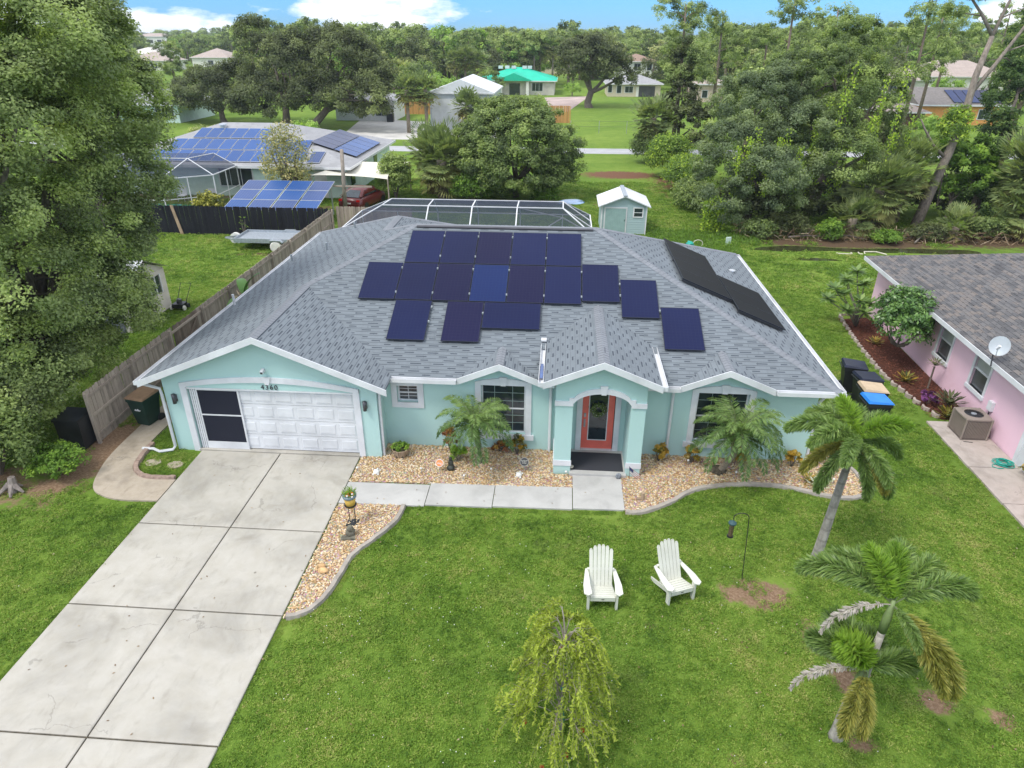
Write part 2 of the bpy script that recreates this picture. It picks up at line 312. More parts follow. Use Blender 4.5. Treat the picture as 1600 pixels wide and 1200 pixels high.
def curb(name, pts, w_, h, mat, label=None, parent=None, z0=0.):
    b = M(); n = len(pts); P = []
    for i, p in enumerate(pts):
        a = Vector(pts[max(i-1, 0)]); c = Vector(pts[min(i+1, n-1)]); d = (c-a).normalized(); nn = Vector((-d.y, d.x)); q = Vector(p)
        hh = h*(1+.12*sin(i*2.1)); P += [(*(q+nn*w_/2), z0), (*(q+nn*w_*.38), z0+hh), (*(q-nn*w_*.38), z0+hh*.92), (*(q-nn*w_/2), z0)]
    F = [(i*4+j, i*4+j+1, i*4+5+j, i*4+4+j) for i in range(n-1) for j in range(3)]+[(3, 2, 1, 0), (n*4-4, n*4-3, n*4-2, n*4-1)]
    b.add(P, [f[::-1] for f in F])
    return b.build(name, mat, parent)
soilm = flat('joint_soil', (.09, .075, .05), .95, .4, 12)
# driveway: base + slabs
dw = thing('driveway', 'pale concrete driveway of large slabs leading to the garage', 'driveway', (-8, 12, 0)); dw['kind'] = 'structure'
M().prism([(-10.47, 16.45), (-5.72, 16.45), (-5.72, 2), (-10.48, 2)], -.02, .02).build('joint_bed', soilm, dw)
rowsy = [16.50, 13.08, 10.30, 7.27, 4.2, 1.2]
for i in range(5):
    y1, y0 = rowsy[i]-(0 if i == 0 else .018), rowsy[i+1]+.018
    for (xa, xb) in ((-10.53, -8.13), (-8.095, -5.70)):
        b = M(); c = .02
        b.add([(xa, y0, -.02), (xb, y0, -.02), (xb, y1, -.02), (xa, y1, -.02), (xa, y0, .045), (xb, y0, .045), (xb, y1, .045), (xa, y1, .045), (xa+c, y0+c, .055), (xb-c, y0+c, .055), (xb-c, y1-c, .055), (xa+c, y1-c, .055)],
              [(0,3,2,1),(0,1,5,4),(1,2,6,5),(2,3,7,6),(3,0,4,7),(4,5,9,8),(5,6,10,9),(6,7,11,10),(7,4,8,11),(8,9,10,11)])
        b.build('slab', conc, dw)
M().box(-10.62, -5.68, 16.51, 16.72, 0, .075).build('apron_strip', conc, dw)
ww = thing('walkway', 'smooth grey concrete walkway of slabs running to the porch', 'walkway', (-2.5, 14.9, 0)); ww['kind'] = 'structure'
for (xa, xb, ya, yb, sk) in ((-5.67, -3.365, 14.29, 15.24, .02), (-3.345, -1.555, 14.38, 15.36, 0.), (-1.535, .588, 14.45, 15.42, 0.), (.608, 1.975, 14.52, 16.12, 0)):
    b = M(); b.prism([(xa, ya), (xb, ya+.03), (xb, yb+.03), (xa, yb)], -.02, .05); b.build('slab', conc2, ww)
pth = smoothpoly([(-10.56, 14.0), (-11.56, 13.98), (-12.2, 14.13), (-12.65, 14.45), (-12.95, 15.16), (-13.15, 16.13), (-13.2, 17.6), (-13.2, 19.5), (-13.2, 24.)], k=5)
pin = smoothpoly([(-12.3, 24.), (-12.3, 19.), (-12.35, 17.5), (-12.32, 16.4), (-12.15, 15.55), (-11.75, 15.1), (-11.3, 14.95), (-10.56, 14.98)], k=5)
sheet('path', pth+pin, .05, concd, 'stained curving concrete path from the driveway round the garage side', 'path')
curb('edging', smoothpoly([(-10.62, 15.06), (-11.3, 15.03), (-11.72, 15.17), (-12.05, 15.55), (-12.2, 16.3), (-12.22, 16.75)], k=5), .16, .11, flat('terracotta_edging', (.36, .26, .21), .9, .2, 9))
E_ = bpy.context.scene.objects['edging']; tag(E_, 'brown concrete edging curving round the small grass island', 'garden edging')
for (x, y, a) in ((-11.68, 15.78, .2), (-10.98, 15.72, -.3)):
    b = M(); b.prism([(x+.24*cos(t+a)*(1+.15*sin(3*t)), y+.19*sin(t+a)) for t in np.linspace(0, 2*pi, 9)[:-1]], 0, .035)
    tag(b.build('stepping_stone', concd), 'flat pale stepping stone in the island grass nearer the '+('curving path' if x < -11.3 else 'driveway'), 'stepping stone', 'stepping stones in the grass island')
M().box(-.01, 2.16, 16.0, 17.3, 0, .12) if 0 else None
# gravel beds
pebc = None
def gravelmat():
    n = N('river_gravel'); r = n.obj(); c = n.ramp(r, [(0, (.33, .19, .08)), (.2, (.55, .36, .17)), (.45, (.70, .51, .28)), (.7, (.78, .63, .41)), (.88, (.85, .77, .62)), (1, (.40, .29, .19))])
    c = n.mix(n.m('MULTIPLY', n.noise(40, 3), .3), c, (.32, .2, .12)); n.pr(c, .75, 0, None, .35); return n.mat
gmat = gravelmat()
gbase = N('gravel_bed'); gc = gbase.vor(26, out='Color'); gbase.pr(gbase.mix(.75, gc, gbase.ramp(gbase.noise(22, 5), [(.3, (.22, .13, .08)), (.6, (.52, .36, .22)), (.8, (.65, .5, .36))])), .9, 0, gbase.bump(gbase.vor(26), .8, .03), .2)
gbase = gbase.mat
bed1 = [(-5.66, 14.27), (-3.92, 14.36)]+smoothpoly([(-3.9, 14.30), (-3.97, 13.68), (-4.34, 12.95), (-4.72, 12.3), (-4.82, 11.7), (-4.95, 10.95), (-5.22, 10.45), (-5.66, 10.25)], k=5)
bed2 = [(-5.66, 15.27), (-5.08, 15.32), (.6, 15.44), (.6, 16.1), (.05, 16.1), (.05, 17.32), (-5.04, 17.32), (-5.04, 16.57), (-5.66, 16.57)]
redge = smoothpoly([(1.99, 14.48), (2.4, 14.50), (3.2, 14.97), (3.99, 15.62), (5.19, 15.95), (6.43, 15.95), (7.53, 15.6), (8.2, 15.55), (8.66, 15.85), (8.75, 16.65), (8.5, 17.7)], k=5)
bed3 = redge+[(7.45, 17.75), (7.45, 17.32), (2.5, 17.32), (2.5, 16.15), (1.98, 16.1)]
bedo = []
for nm, pl, lb in (('gravel_bed', bed1, 'tan gravel bed between the driveway and the curved lawn edging'), ('gravel_bed', bed2, 'tan gravel bed along the house wall beside the garage'), ('gravel_bed', bed3, 'tan gravel bed right of the porch with palms and crotons')):
    o = sheet(nm, pl, .03, gbase, lb, 'gravel bed'); bedo.append(o)
edgem = concrete('curb_concrete', (.40, .36, .32), .9, 3.)
tag(curb('edging', bed1[2:-1], .14, .10, edgem), 'grey brown concrete edging between driveway gravel and front lawn', 'garden edging')
tag(curb('edging', redge, .14, .09, edgem), 'pale concrete edging round the gravel bed right of the porch', 'garden edging')
def inpoly(x, y, poly):
    ins = np.zeros(len(x), bool); n = len(poly)
    for i in range(n):
        x0, y0 = poly[i]; x1, y1 = poly[(i+1) % n]
        if y0 == y1: continue
        ins ^= ((y0 > y) != (y1 > y)) & (x < (x1-x0)*(y-y0)/(y1-y0)+x0)
    return ins
def scatter(name, P, rz, scl, idx, protos, tilt=None):
    """one object: geometry nodes put the meshes in protos on the points P"""
    me = bpy.data.meshes.new(name); n = len(P); me.vertices.add(n); me.vertices.foreach_set('co', np.asarray(P, np.float32).ravel())
    for nm, dt, ar in (('rz', 'FLOAT', rz), ('scl', 'FLOAT', scl), ('idx', 'INT', idx)):
        a = me.attributes.new(nm, dt, 'POINT'); a.data.foreach_set('value', np.asarray(ar, np.int32 if dt == 'INT' else np.float32))
    o = link(name, me)
    ng = bpy.data.node_groups.new(name+'_nodes', 'GeometryNodeTree')
    ng.interface.new_socket('Geometry', in_out='INPUT', socket_type='NodeSocketGeometry'); ng.interface.new_socket('Geometry', in_out='OUTPUT', socket_type='NodeSocketGeometry')
    gi = ng.nodes.new('NodeGroupInput'); go = ng.nodes.new('NodeGroupOutput'); jn = ng.nodes.new('GeometryNodeJoinGeometry')
    def at(nm, dt):
        x = ng.nodes.new('GeometryNodeInputNamedAttribute'); x.data_type = dt; x.inputs[0].default_value = nm; return x.outputs[0]
    cx = ng.nodes.new('ShaderNodeCombineXYZ'); ng.links.new(at('rz', 'FLOAT'), cx.inputs[2]); s_ = at('scl', 'FLOAT')
    if tilt: cx.inputs[0].default_value = 0
    er = ng.nodes.new('FunctionNodeEulerToRotation'); ng.links.new(cx.outputs[0], er.inputs[0])
    for k, pm in enumerate(protos):
        po = bpy.data.objects.new(pm.name, pm)
        oi = ng.nodes.new('GeometryNodeObjectInfo'); oi.inputs[0].default_value = po; oi.inputs['As Instance'].default_value = True
        ip = ng.nodes.new('GeometryNodeInstanceOnPoints'); cp = ng.nodes.new('FunctionNodeCompare'); cp.data_type = 'INT'; cp.operation = 'EQUAL'
        ng.links.new(at('idx', 'INT'), cp.inputs[2]); cp.inputs[3].default_value = k
        ng.links.new(gi.outputs[0], ip.inputs['Points']); ng.links.new(cp.outputs[0], ip.inputs['Selection']); ng.links.new(oi.outputs['Geometry'], ip.inputs['Instance'])
        ng.links.new(er.outputs[0], ip.inputs['Rotation']); ng.links.new(s_, ip.inputs['Scale']); ng.links.new(ip.outputs[0], jn.inputs[0])
    ng.links.new(jn.outputs[0], go.inputs[0])
    md = o.modifiers.new('scatter', 'NODES'); md.node_group = ng
    return o
pebs = []
for k in range(4):
    b = M(); b.ell((0, 0, .006), (.026+.006*k, .019, .012), 6, 3, 0, .18); pebs.append(b.mesh('pebble', gmat, True))
for i, (pl, dn, lb) in enumerate(((bed1, 560, 'loose tan river pebbles in the bed by the driveway'), (bed2, 520, 'loose tan river pebbles along the wall beside the garage'), (bed3, 480, 'loose tan river pebbles right of the porch'))):
    xs = [p[0] for p in pl]; ys = [p[1] for p in pl]; A = (max(xs)-min(xs))*(max(ys)-min(ys)); n = int(A*dn)
    x = RS.uniform(min(xs), max(xs), n); y = RS.uniform(min(ys), max(ys), n); k = inpoly(x, y, pl); x = x[k]; y = y[k]; n = len(x)
    o = scatter('gravel', np.c_[x, y, .03+RS.uniform(0, .012, n)], RS.uniform(0, 6.3, n), RS.uniform(.6, 1.45, n), RS.randint(0, 4, n), pebs); tag(o, lb, 'gravel', kind='stuff')
# ================================================================ house
S = .41
house = thing('house', 'aqua stucco single storey house with grey hip roof and white trim', 'house', (-1.9, 17.3, 0))
zF = lambda x, y: 2.5+S*(y-17.05)
planes = {  # convex polygons in plan, with the height of the roof over them
 'Fu': ([(-10.45, 18.33), (6.61, 18.33), (1.27, 23.67), (-5.11, 23.67)], zF),
 'Fa': ([(-11.73, 17.05), (-2.75, 17.05), (-1.57, 18.23), (-1.57, 18.33), (-10.45, 18.33)], zF),
 'Fb': ([(-1.57, 18.23), (-.39, 17.05), (3.55, 17.05), (4.83, 18.33), (-1.57, 18.33)], zF),
 'Fc': ([(6.11, 17.05), (7.89, 17.05), (6.61, 18.33), (4.83, 18.33)], zF),
 'W1': ([(-11.73, 16.2), (-8.2, 16.2), (-8.2, 28.95), (-11.73, 32.48)], lambda x, y: 2.5+S*(x+11.73)),
 'W2': ([(-8.2, 20.58), (-5.11, 23.67), (-6.6, 25.16), (-8.2, 25.16)], lambda x, y: 2.5+S*(x+11.73)),
 'W3': ([(-8.2, 25.16), (-6.6, 25.16), (-6.6, 27.35), (-8.2, 28.95)], lambda x, y: 2.5+S*(x+11.73)),
 'G': ([(-8.2, 16.2), (-4.67, 16.2), (-4.67, 17.05), (-8.2, 20.58)], lambda x, y: 2.5+S*(-4.67-x)),
 'E': ([(7.89, 17.05), (7.89, 30.29), (1.27, 23.67)], lambda x, y: 2.5+S*(7.89-x)),
 'B': ([(1.27, 23.67), (7.89, 30.29), (-1.47, 30.29), (-6.6, 25.16), (-5.11, 23.67)], lambda x, y: 2.5+S*(30.29-y)),
 'X1': ([(-6.6, 25.16), (-1.47, 30.29), (-1.47, 32.48), (-6.6, 27.35)], lambda x, y: 2.5+S*(-1.47-x)),
 'X2': ([(-11.73, 32.48), (-6.6, 27.35), (-1.47, 32.48)], lambda x, y: 2.5+S*(32.48-y)),
 'PL': ([(-.27, 15.85), (1.27, 15.85), (1.27, 20.0), (-.27, 18.46)], lambda x, y: 3.08+S*(x+.27)),
 'PR': ([(1.27, 15.85), (2.81, 15.85), (2.81, 18.46), (1.27, 20.0)], lambda x, y: 3.08+S*(2.81-x)),
 'D1': ([(-2.75, 17.05), (-1.57, 17.05), (-1.57, 18.23)], lambda x, y: 2.5+S*(x+2.75)),
 'D2': ([(-1.57, 17.05), (-.39, 17.05), (-1.57, 18.23)], lambda x, y: 2.5+S*(-.39-x)),
 'D3': ([(3.55, 17.05), (4.83, 17.05), (4.83, 18.33)], lambda x, y: 2.5+S*(x-3.55)),
 'D4': ([(4.83, 17.05), (6.11, 17.05), (4.83, 18.33)], lambda x, y: 2.5+S*(6.11-x)),
}
rf = M()
for k, (pl, zf) in planes.items():
    dz = .004 if k[0] in 'PD' else 0
    n = len(pl); ar = sum(pl[i][0]*pl[(i+1) % n][1]-pl[(i+1) % n][0]*pl[i][1] for i in range(n))
    if ar < 0: pl = pl[::-1]
    rf.add([(x, y, zf(x, y)+dz) for x, y in pl]+[(x, y, zf(x, y)-.07) for x, y in pl], [tuple(range(n)), tuple(range(n, 2*n))[::-1]]+[(i, n+i, n+(i+1) % n, (i+1) % n) for i in range(n)])
roof = rf.build('roof', shin, house)
def clip(poly, cl):
    n = len(cl); ar = sum(cl[i][0]*cl[(i+1) % n][1]-cl[(i+1) % n][0]*cl[i][1] for i in range(n)); sg = 1 if ar > 0 else -1
    for i in range(n):
        a = cl[i]; b = cl[(i+1) % n]; out = []
        dd = lambda p: sg*((b[0]-a[0])*(p[1]-a[1])-(b[1]-a[1])*(p[0]-a[0]))
        for j in range(len(poly)):
            p = poly[j]; q = poly[(j+1) % len(poly)]; dp = dd(p); dq = dd(q)
            if dp >= 0: out.append(p)
            if (dp > 0 > dq) or (dp < 0 < dq): t = dp/(dp-dq); out.append((p[0]+t*(q[0]-p[0]), p[1]+t*(q[1]-p[1])))
        poly = out
        if len(poly) < 3: return []
    return poly
cand = []; rest = M()
CO = .145/1.08
for k, (pl, zf) in planes.items():
    xs = [p[0] for p in pl]; ys = [p[1] for p in pl]
    e = 1e-3; gx = (zf(xs[0]+e, ys[0])-zf(xs[0], ys[0]))/e; gy = (zf(xs[0], ys[0]+e)-zf(xs[0], ys[0]))/e
    alongx = abs(gy) > abs(gx); up = (1 if gy > 0 else -1) if alongx else (1 if gx > 0 else -1)
    u0, u1 = (min(xs), max(xs)) if alongx else (min(ys), max(ys)); v0, v1 = (min(ys), max(ys)) if alongx else (min(xs), max(xs))
    r0 = int(math.floor(v0/CO)); r1 = int(math.ceil(v1/CO)); Ls = .93
    for r in range(r0, r1+1):
        va, vb = r*CO, (r+1)*CO; o_ = (r*.37) % 1*Ls
        for c in range(int((u0-o_)//Ls)-1, int((u1-o_)//Ls)+1):
            ua, ub = o_+c*Ls+.004, o_+(c+1)*Ls-.004
            q = [(ua, va), (ub, va), (ub, vb), (ua, vb)] if alongx else [(va, ua), (vb, ua), (vb, ub), (va, ub)]
            p = clip(q, pl)
            if not p: continue
            cx = sum(a[0] for a in p)/len(p); cy = sum(a[1] for a in p)/len(p)
            if k[0] == 'F' and cy < 20.58 and cx < -4.67 and zF(cx, cy) < min(2.5+S*(cx+11.73), 2.5+S*(-4.67-cx))-.03: continue
            if k[0] == 'F' and -.2 < cx < 2.74 and cy < 20-abs(cx-1.27)-.1: continue
            lowv = va if up > 0 else vb
            def hz(x, y): t = abs((y if alongx else x)-lowv)/CO; return zf(x, y)+.014-.010*min(1, t)+(.005 if k[0] in 'PD' else 0)
            n = len(p); ar = sum(p[i][0]*p[(i+1) % n][1]-p[(i+1) % n][0]*p[i][1] for i in range(n))
            if ar < 0: p = p[::-1]
            V = [(x, y, hz(x, y)) for x, y in p]+[(x, y, zf(x, y)-.004) for x, y in p]
            F = [tuple(range(n))]+[(i, n+i, n+(i+1) % n, (i+1) % n) for i in range(n)]
            full = (n == 4 and abs(ar) > 2*.9*CO*Ls)
            cand.append((cx*cx+cy*cy*1. if full else 1e9, V, F))
cand.sort(key=lambda t: t[0])
for i, (d, V, F) in enumerate(cand):
    if i < 300: M().add(V, F).build('shingle', shin, roof)
    else: rest.add(V, F)
o = rest.build('shingles', shin, roof); o['kind'] = 'stuff'
# ridge and hip caps: overlapping bent pieces, one joined part
def caps(a, b, w_=.15):
    a = Vector(a); b = Vector(b); d = (b-a); L = d.length; d.normalize(); sd_ = Vector((-d.y, d.x, 0)).normalized(); n = int(L/.15)
    for i in range(n):
        p = a+d*(L*i/n); q = a+d*(L*(i+1)/n+.03); lift = Vector((0, 0, .032)); lo = Vector((0, 0, .022)); dn = Vector((0, 0, -w_*.36))
        cp.add([p+sd_*w_+dn+lift, p+lift, p-sd_*w_+dn+lift, q+sd_*w_+dn+lo, q+lo, q-sd_*w_+dn+lo, p+sd_*w_+dn-lo, p-sd_*w_+dn-lo], [(0, 1, 4, 3)[::-1], (1, 2, 5, 4)[::-1], (0, 6, 1), (1, 6, 7), (1, 7, 2)])
cp = M(); zr = 2.5+S*6.62
caps((-5.11, 23.67, zr), (1.27, 23.67, zr)); caps((-8.2, 20.58, 3.947), (-5.11, 23.67, zr)); caps((7.89, 17.05, 2.5), (1.27, 23.67, zr)); caps((7.89, 30.29, 2.5), (1.27, 23.67, zr)); caps((-8.2, 16.2, 3.947), (-8.2, 20.58, 3.947))
caps((-11.73, 32.48, 2.5), (-6.6, 27.35, 4.603)); caps((-1.47, 32.48, 2.5), (-6.6, 27.35, 4.603)); caps((-6.6, 27.35, 4.603), (-6.6, 25.16, 4.603)); caps((-6.6, 25.16, 4.603), (-5.11, 23.67, zr))
caps((1.27, 15.85, 3.711), (1.27, 20.0, 3.711)); caps((-1.57, 17.05, 2.984), (-1.57, 18.23, 2.984), .12); caps((4.83, 17.05, 3.025), (4.83, 18.33, 3.025), .12)
capm = shingle_mat('cap_shingle', (.24, .255, .28), (.13, .14, .16), .15, 3., .1, .0)
o = cp.build('ridge_cap', capm, house); o['kind'] = 'stuff'
# ridge vent (dark strip along the main ridge)
M().ob((-1.95, 23.50, zr-.03), (6.2, .09, .05), (R(22), 0, 0)).build('ridge_vent', gunm, house)
# walls
def wall_y(y0, y1, x0, x1, z0, z1, holes):
    b = M(); xs = sorted({x0, x1, *[h[0] for h in holes], *[h[1] for h in holes]}); zs = sorted({z0, z1, *[h[2] for h in holes], *[h[3] for h in holes]})
    for i in range(len(xs)-1):
        for j in range(len(zs)-1):
            cx = (xs[i]+xs[i+1])/2; cz = (zs[j]+zs[j+1])/2
            if any(h[0] < cx < h[1] and h[2] < cz < h[3] for h in holes): continue
            b.box(xs[i], xs[i+1], y0, y1, zs[j], zs[j+1])
    return b
# garage front with arched trim
b = wall_y(16.57, 16.80, -11.3, -5.04, 0, 2.44, [(-10.6, -5.7, 0, 2.16)])
b.prism([(-11.3, 2.44), (-5.04, 2.44), (-5.04, 2.56), (-8.2, 3.86), (-11.3, 2.58)], 16.57, 16.80, 'y'); b.build('garage_wall', stu, house)
b = M(); b.box(-11.3, -11.08, 16.80, 32.05, 0, 2.55); b.box(-5.26, -5.04, 16.80, 17.32, 0, 2.55); b.box(7.23, 7.45, 17.54, 29.9, 0, 2.55); b.box(-1.7, 7.45, 29.9, 30.1, 0, 2.55); b.box(-11.3, -1.7, 32.05, 32.25, 0, 2.55)
b.build('side_wall', stu, house)
holes = [(-4.62, -4.0, 1.52, 2.08), (-2.13, -.82, .56, 2.2), (.82, 1.8, .12, 2.17), (4.1, 5.55, .56, 2.2)]
b = wall_y(17.32, 17.54, -5.04, 7.45, 0, 2.5, holes)
for (xa, xb) in ((-2.65, -.49), (3.65, 6.01)):
    m_ = (xa+xb)/2; b.prism([(xa, 2.5), (xb, 2.5), (m_, 2.5+S*(xb-xa)/2)], 17.32, 17.54, 'y')
b.build('front_wall', stu, house)
# dark room behind the openings
M().box(-10.9, -5.3, 17.0, 17.1, .1, 2.3).build('garage_interior', dark, house)
# porch
pb = M(); pb.box(.05, .53, 16.145, 17.32, 0, 2.35); pb.box(2.10, 2.50, 16.145, 17.32, 0, 2.35)
def arc(x, x0, x1, zs, zt): t = (x-(x0+x1)/2)/((x1-x0)/2); return zs+(zt-zs)*math.sqrt(max(0, 1-t*t*.92))-(zt-zs)*math.sqrt(.08)*abs(t)**8*0
AX = np.linspace(.53, 2.10, 17)
top = lambda x: 3.66-S*abs(x-1.27)
b2 = M(); pts = [(.05, 2.35), (.53, 2.35)]+[(float(x), arc(x, .53, 2.10, 2.2, 2.66)) for x in AX]+[(2.10, 2.35), (2.5, 2.35), (2.5, 3.1), (1.27, 3.62), (.05, 3.1)]
for i in range(16):
    xa, xb = float(AX[i]), float(AX[i+1]); pb.prism([(xa, arc(xa, .53, 2.1, 2.2, 2.66)), (xb, arc(xb, .53, 2.1, 2.2, 2.66)), (xb, top(xb)), (xa, top(xa))], 16.145, 16.40, 'y')
pb.prism([(.05, 2.35), (.53, 2.35), (.53, top(.53)), (.05, top(.05))], 16.145, 16.40, 'y'); pb.prism([(2.1, 2.35), (2.5, 2.35), (2.5, top(2.5)), (2.1, top(2.1))], 16.145, 16.40, 'y')
pb.box(.05, .25, 16.40, 17.32, 2.35, 3.1); pb.box(2.3, 2.5, 16.40, 17.32, 2.35, 3.1); pb.box(.25, 2.3, 16.41, 17.3, 2.75, 2.8)
pb.build('porch', stu, house)
pt = M()
for i in range(16):
    xa, xb = float(AX[i]), float(AX[i+1]); f = lambda x: arc(x, .53, 2.1, 2.2, 2.66)
    pt.prism([(xa, f(xa)+.0), (xb, f(xb)+.0), (xb, f(xb)+.155), (xa, f(xa)+.155)], 16.105, 16.145, 'y')
pt.box(.03, .53, 16.105, 16.145, 2.26, 2.40); pt.box(2.10, 2.52, 16.105, 16.145, 2.26, 2.40); pt.box(.42, .53, 16.105, 16.145, 2.40, 2.5); pt.box(2.10, 2.21, 16.105, 16.145, 2.40, 2.5)
pt.prism([(1.27, 2.64), (1.40, 2.64), (1.44, 2.90), (1.23, 2.90)], 16.08, 16.145, 'y')
M().box(2.5, 2.52, 16.145, 17.3, 2.26, 2.40).build('band_trim', trimw, house)
M().box(.03, .55, 16.125, 16.145, .30, .48).box(.03, .05, 16.145, 17.30, .30, .48).build('band_trim', trimw, house); M().box(2.08, 2.52, 16.125, 16.145, .30, .48).box(2.5, 2.52, 16.145, 17.30, .30, .48).build('band_trim', trimw, house)
pt.build('porch_trim', trimw, house)
M().box(.50, 2.12, 16.03, 17.32, 0, .115).build('porch_floor', conc2, house)
# door
dr = M(); dr.box(.84, .87, 17.40, 17.45, .13, 2.16); 
for q in ((.86, 1.03, .13, 2.16), (1.60, 1.78, .13, 2.16), (1.03, 1.60, .13, .42), (1.03, 1.60, 2.02, 2.16)): dr.box(q[0], q[1], 17.39, 17.44, q[2], q[3])
coral = flat('coral_paint', (.80, .16, .12), .4, .06)
door = M(); [door.box(q[0], q[1], 17.39, 17.44, q[2], q[3]) for q in ((.85, 1.03, .13, 2.16), (1.60, 1.78, .13, 2.16), (1.03, 1.60, .13, .42), (1.03, 1.60, 2.02, 2.16))]
door = door.build('door', coral, house)
M().box(1.03, 1.60, 17.41, 17.425, .42, 2.02).build('glass', gls, door)
b = M(); [b.box(*q) for q in ((1.03, 1.055, 17.375, 17.39, .42, 2.02), (1.575, 1.60, 17.375, 17.39, .42, 2.02), (1.055, 1.575, 17.375, 17.39, .42, .445), (1.055, 1.575, 17.375, 17.39, 1.995, 2.02))]; b.build('glass_frame', white, door)
b = M(); b.box(.90, .96, 17.36, 17.39, 1.22, 1.34); b.box(.905, .955, 17.355, 17.39, .88, 1.14); b.tube([(.93, 17.34, 1.1), (.93, 17.32, 1.0), (.93, 17.34, .92)], .012, 6); b.build('handle', steel, door)
b = M(); b.box(.68, .84, 17.28, 17.33, .12, 2.17); b.box(1.79, 1.95, 17.28, 17.33, .12, 2.17); b.box(.68, 1.95, 17.28, 17.33, 2.17, 2.30); b.box(.84, 1.79, 17.30, 17.45, .10, .13); b.build('door_frame', trimw, house)
# windows
def window(x0, x1, z0, z1, y, par, mat=trimw, cols=1, mid=True, frame=.05):
    fr = M(); f = frame; yy = y+.10
    fr.box(x0, x0+f, yy, yy+.05, z0, z1); fr.box(x1-f, x1, yy, yy+.05, z0, z1); fr.box(x0+f, x1-f, yy, yy+.05, z0, z0+f); fr.box(x0+f, x1-f, yy, yy+.05, z1-f, z1)
    if mid: fr.box(x0+f, x1-f, yy-.01, yy+.04, (z0+z1)/2-.018, (z0+z1)/2+.018)
    w_ = fr.build('window', mat, par)
    n = 2 if mid else 1
    for k in range(n):
        za = z0+f+(z1-z0-2*f)*k/n; zb = z0+f+(z1-z0-2*f)*(k+1)/n
        M().box(x0+f, x1-f, yy+.02, yy+.03, za+(.018 if mid and k == 1 else 0), zb-(.018 if mid and k == 0 else 0)).build('pane', gls, w_)
    return w_
w1 = window(-4.62, -4.0, 1.52, 2.08, 17.32, house); b = M(); b.box(-4.318, -4.302, 17.43, 17.44, 1.57, 2.03); [b.box(-4.57, -4.05, 17.425, 17.435, z-.006, z+.006) for z in (1.68, 1.92)]; b.build('glazing_bar', trimw, w1)
w2 = window(-2.13, -.82, .56, 2.2, 17.32, house); mun = flat('grey_muntin', (.25, .33, .32), .5, .05)
b = M(); [b.box(x-.008, x+.008, 17.425, 17.432, .61, 2.15) for x in (-1.74, -1.21)]; [b.box(-2.08, -.87, 17.421, 17.428, z-.008, z+.008) for z in (.9, 1.15, 1.63, 1.9)]; b.build('glazing_bar', mun, w2)
w3 = window(4.1, 5.55, .56, 2.2, 17.32, house)
b = M(); [b.box(x-.008, x+.008, 17.425, 17.432, .61, 2.15) for x in (4.53, 5.1)]; [b.box(4.15, 5.5, 17.421, 17.428, z-.008, z+.008) for z in (.9, 1.15, 1.63, 1.9)]; b.build('glazing_bar', mun, w3)
def surround(x0, x1, z0, z1, w_, y, arch=0, sill=0):
    b = M(); b.box(x0-w_, x0, y-.04, y, z0-(.0 if sill else w_), z1); b.box(x1, x1+w_, y-.04, y, z0-(.0 if sill else w_), z1)
    if not sill: b.box(x0, x1, y-.04, y, z0-w_, z0)
    else: b.box(x0-w_-.08, x1+w_+.08, y-.07, y, z0-.17, z0)
    n = 14; xs = np.linspace(x0-w_, x1+w_, n+1); mx_ = (x0+x1)/2; hw = (x1-x0)/2+w_
    f = lambda x: z1+w_*.55+arch*(1-((x-mx_)/hw)**2)
    for i in range(n): b.prism([(xs[i], z1), (xs[i+1], z1), (xs[i+1], f(xs[i+1])), (xs[i], f(xs[i]))], y-.04, y, 'y')
    if arch: b.prism([(mx_-.07, z1), (mx_+.07, z1), (mx_+.12, f(mx_)+.05), (mx_-.12, f(mx_)+.05)], y-.075, y-.04, 'y')
    return b
surround(-4.62, -4.0, 1.52, 2.08, .17, 17.32).build('window_surround', trimw, house)
surround(-2.13, -.82, .56, 2.2, .17, 17.32, .13, 1).build('window_surround', trimw, house); surround(4.1, 5.55, .56, 2.2, .17, 17.32, .13, 1).build('window_surround', trimw, house)
# garage door, trim, screen
gd = M(); 
gdo = M().box(-10.6, -5.7, 16.68, 16.70, .09, 2.16).build('garage_door', white, house)
for r in range(4):
    z0 = .10+r*.515
    b = M(); b.box(-10.59, -5.71, 16.655, 16.68, z0, z0+.50)
    for c in range(8):
        xa = -10.50+c*.60; b.add([(xa+.05, 16.652, z0+.09), (xa+.53, 16.652, z0+.09), (xa+.53, 16.652, z0+.41), (xa+.05, 16.652, z0+.41), (xa+.078, 16.641, z0+.118), (xa+.502, 16.641, z0+.118), (xa+.502, 16.641, z0+.382), (xa+.078, 16.641, z0+.382)], [(0,1,5,4),(1,2,6,5),(2,3,7,6),(3,0,4,7),(4,5,6,7)])
        for (e0, e1, e2, e3) in ((xa+.035, xa+.545, z0+.075, z0+.082), (xa+.035, xa+.545, z0+.418, z0+.425)): b.box(e0, e1, 16.647, 16.655, e2, e3)
    b.build('door_panel', white, gdo)
tr = M(); tr.box(-10.78, -10.6, 16.53, 16.57, 0, 2.30); tr.box(-5.70, -5.52, 16.53, 16.57, 0, 2.30)
n = 20; xs = np.linspace(-10.78, -5.52, n+1); f1 = lambda x: 2.30+.27*(1-((x+8.15)/2.63)**2); f0 = lambda x: 2.16+.24*(1-((x+8.15)/2.63)**2)
for i in range(n): tr.prism([(xs[i], f0(xs[i])), (xs[i+1], f0(xs[i+1])), (xs[i+1], f1(xs[i+1])), (xs[i], f1(xs[i]))], 16.525, 16.57, 'y')
tr.prism([(-8.20, 2.36), (-8.08, 2.36), (-8.02, 2.60), (-8.26, 2.60)], 16.49, 16.525, 'y'); tr.build('garage_trim', trimw, house)
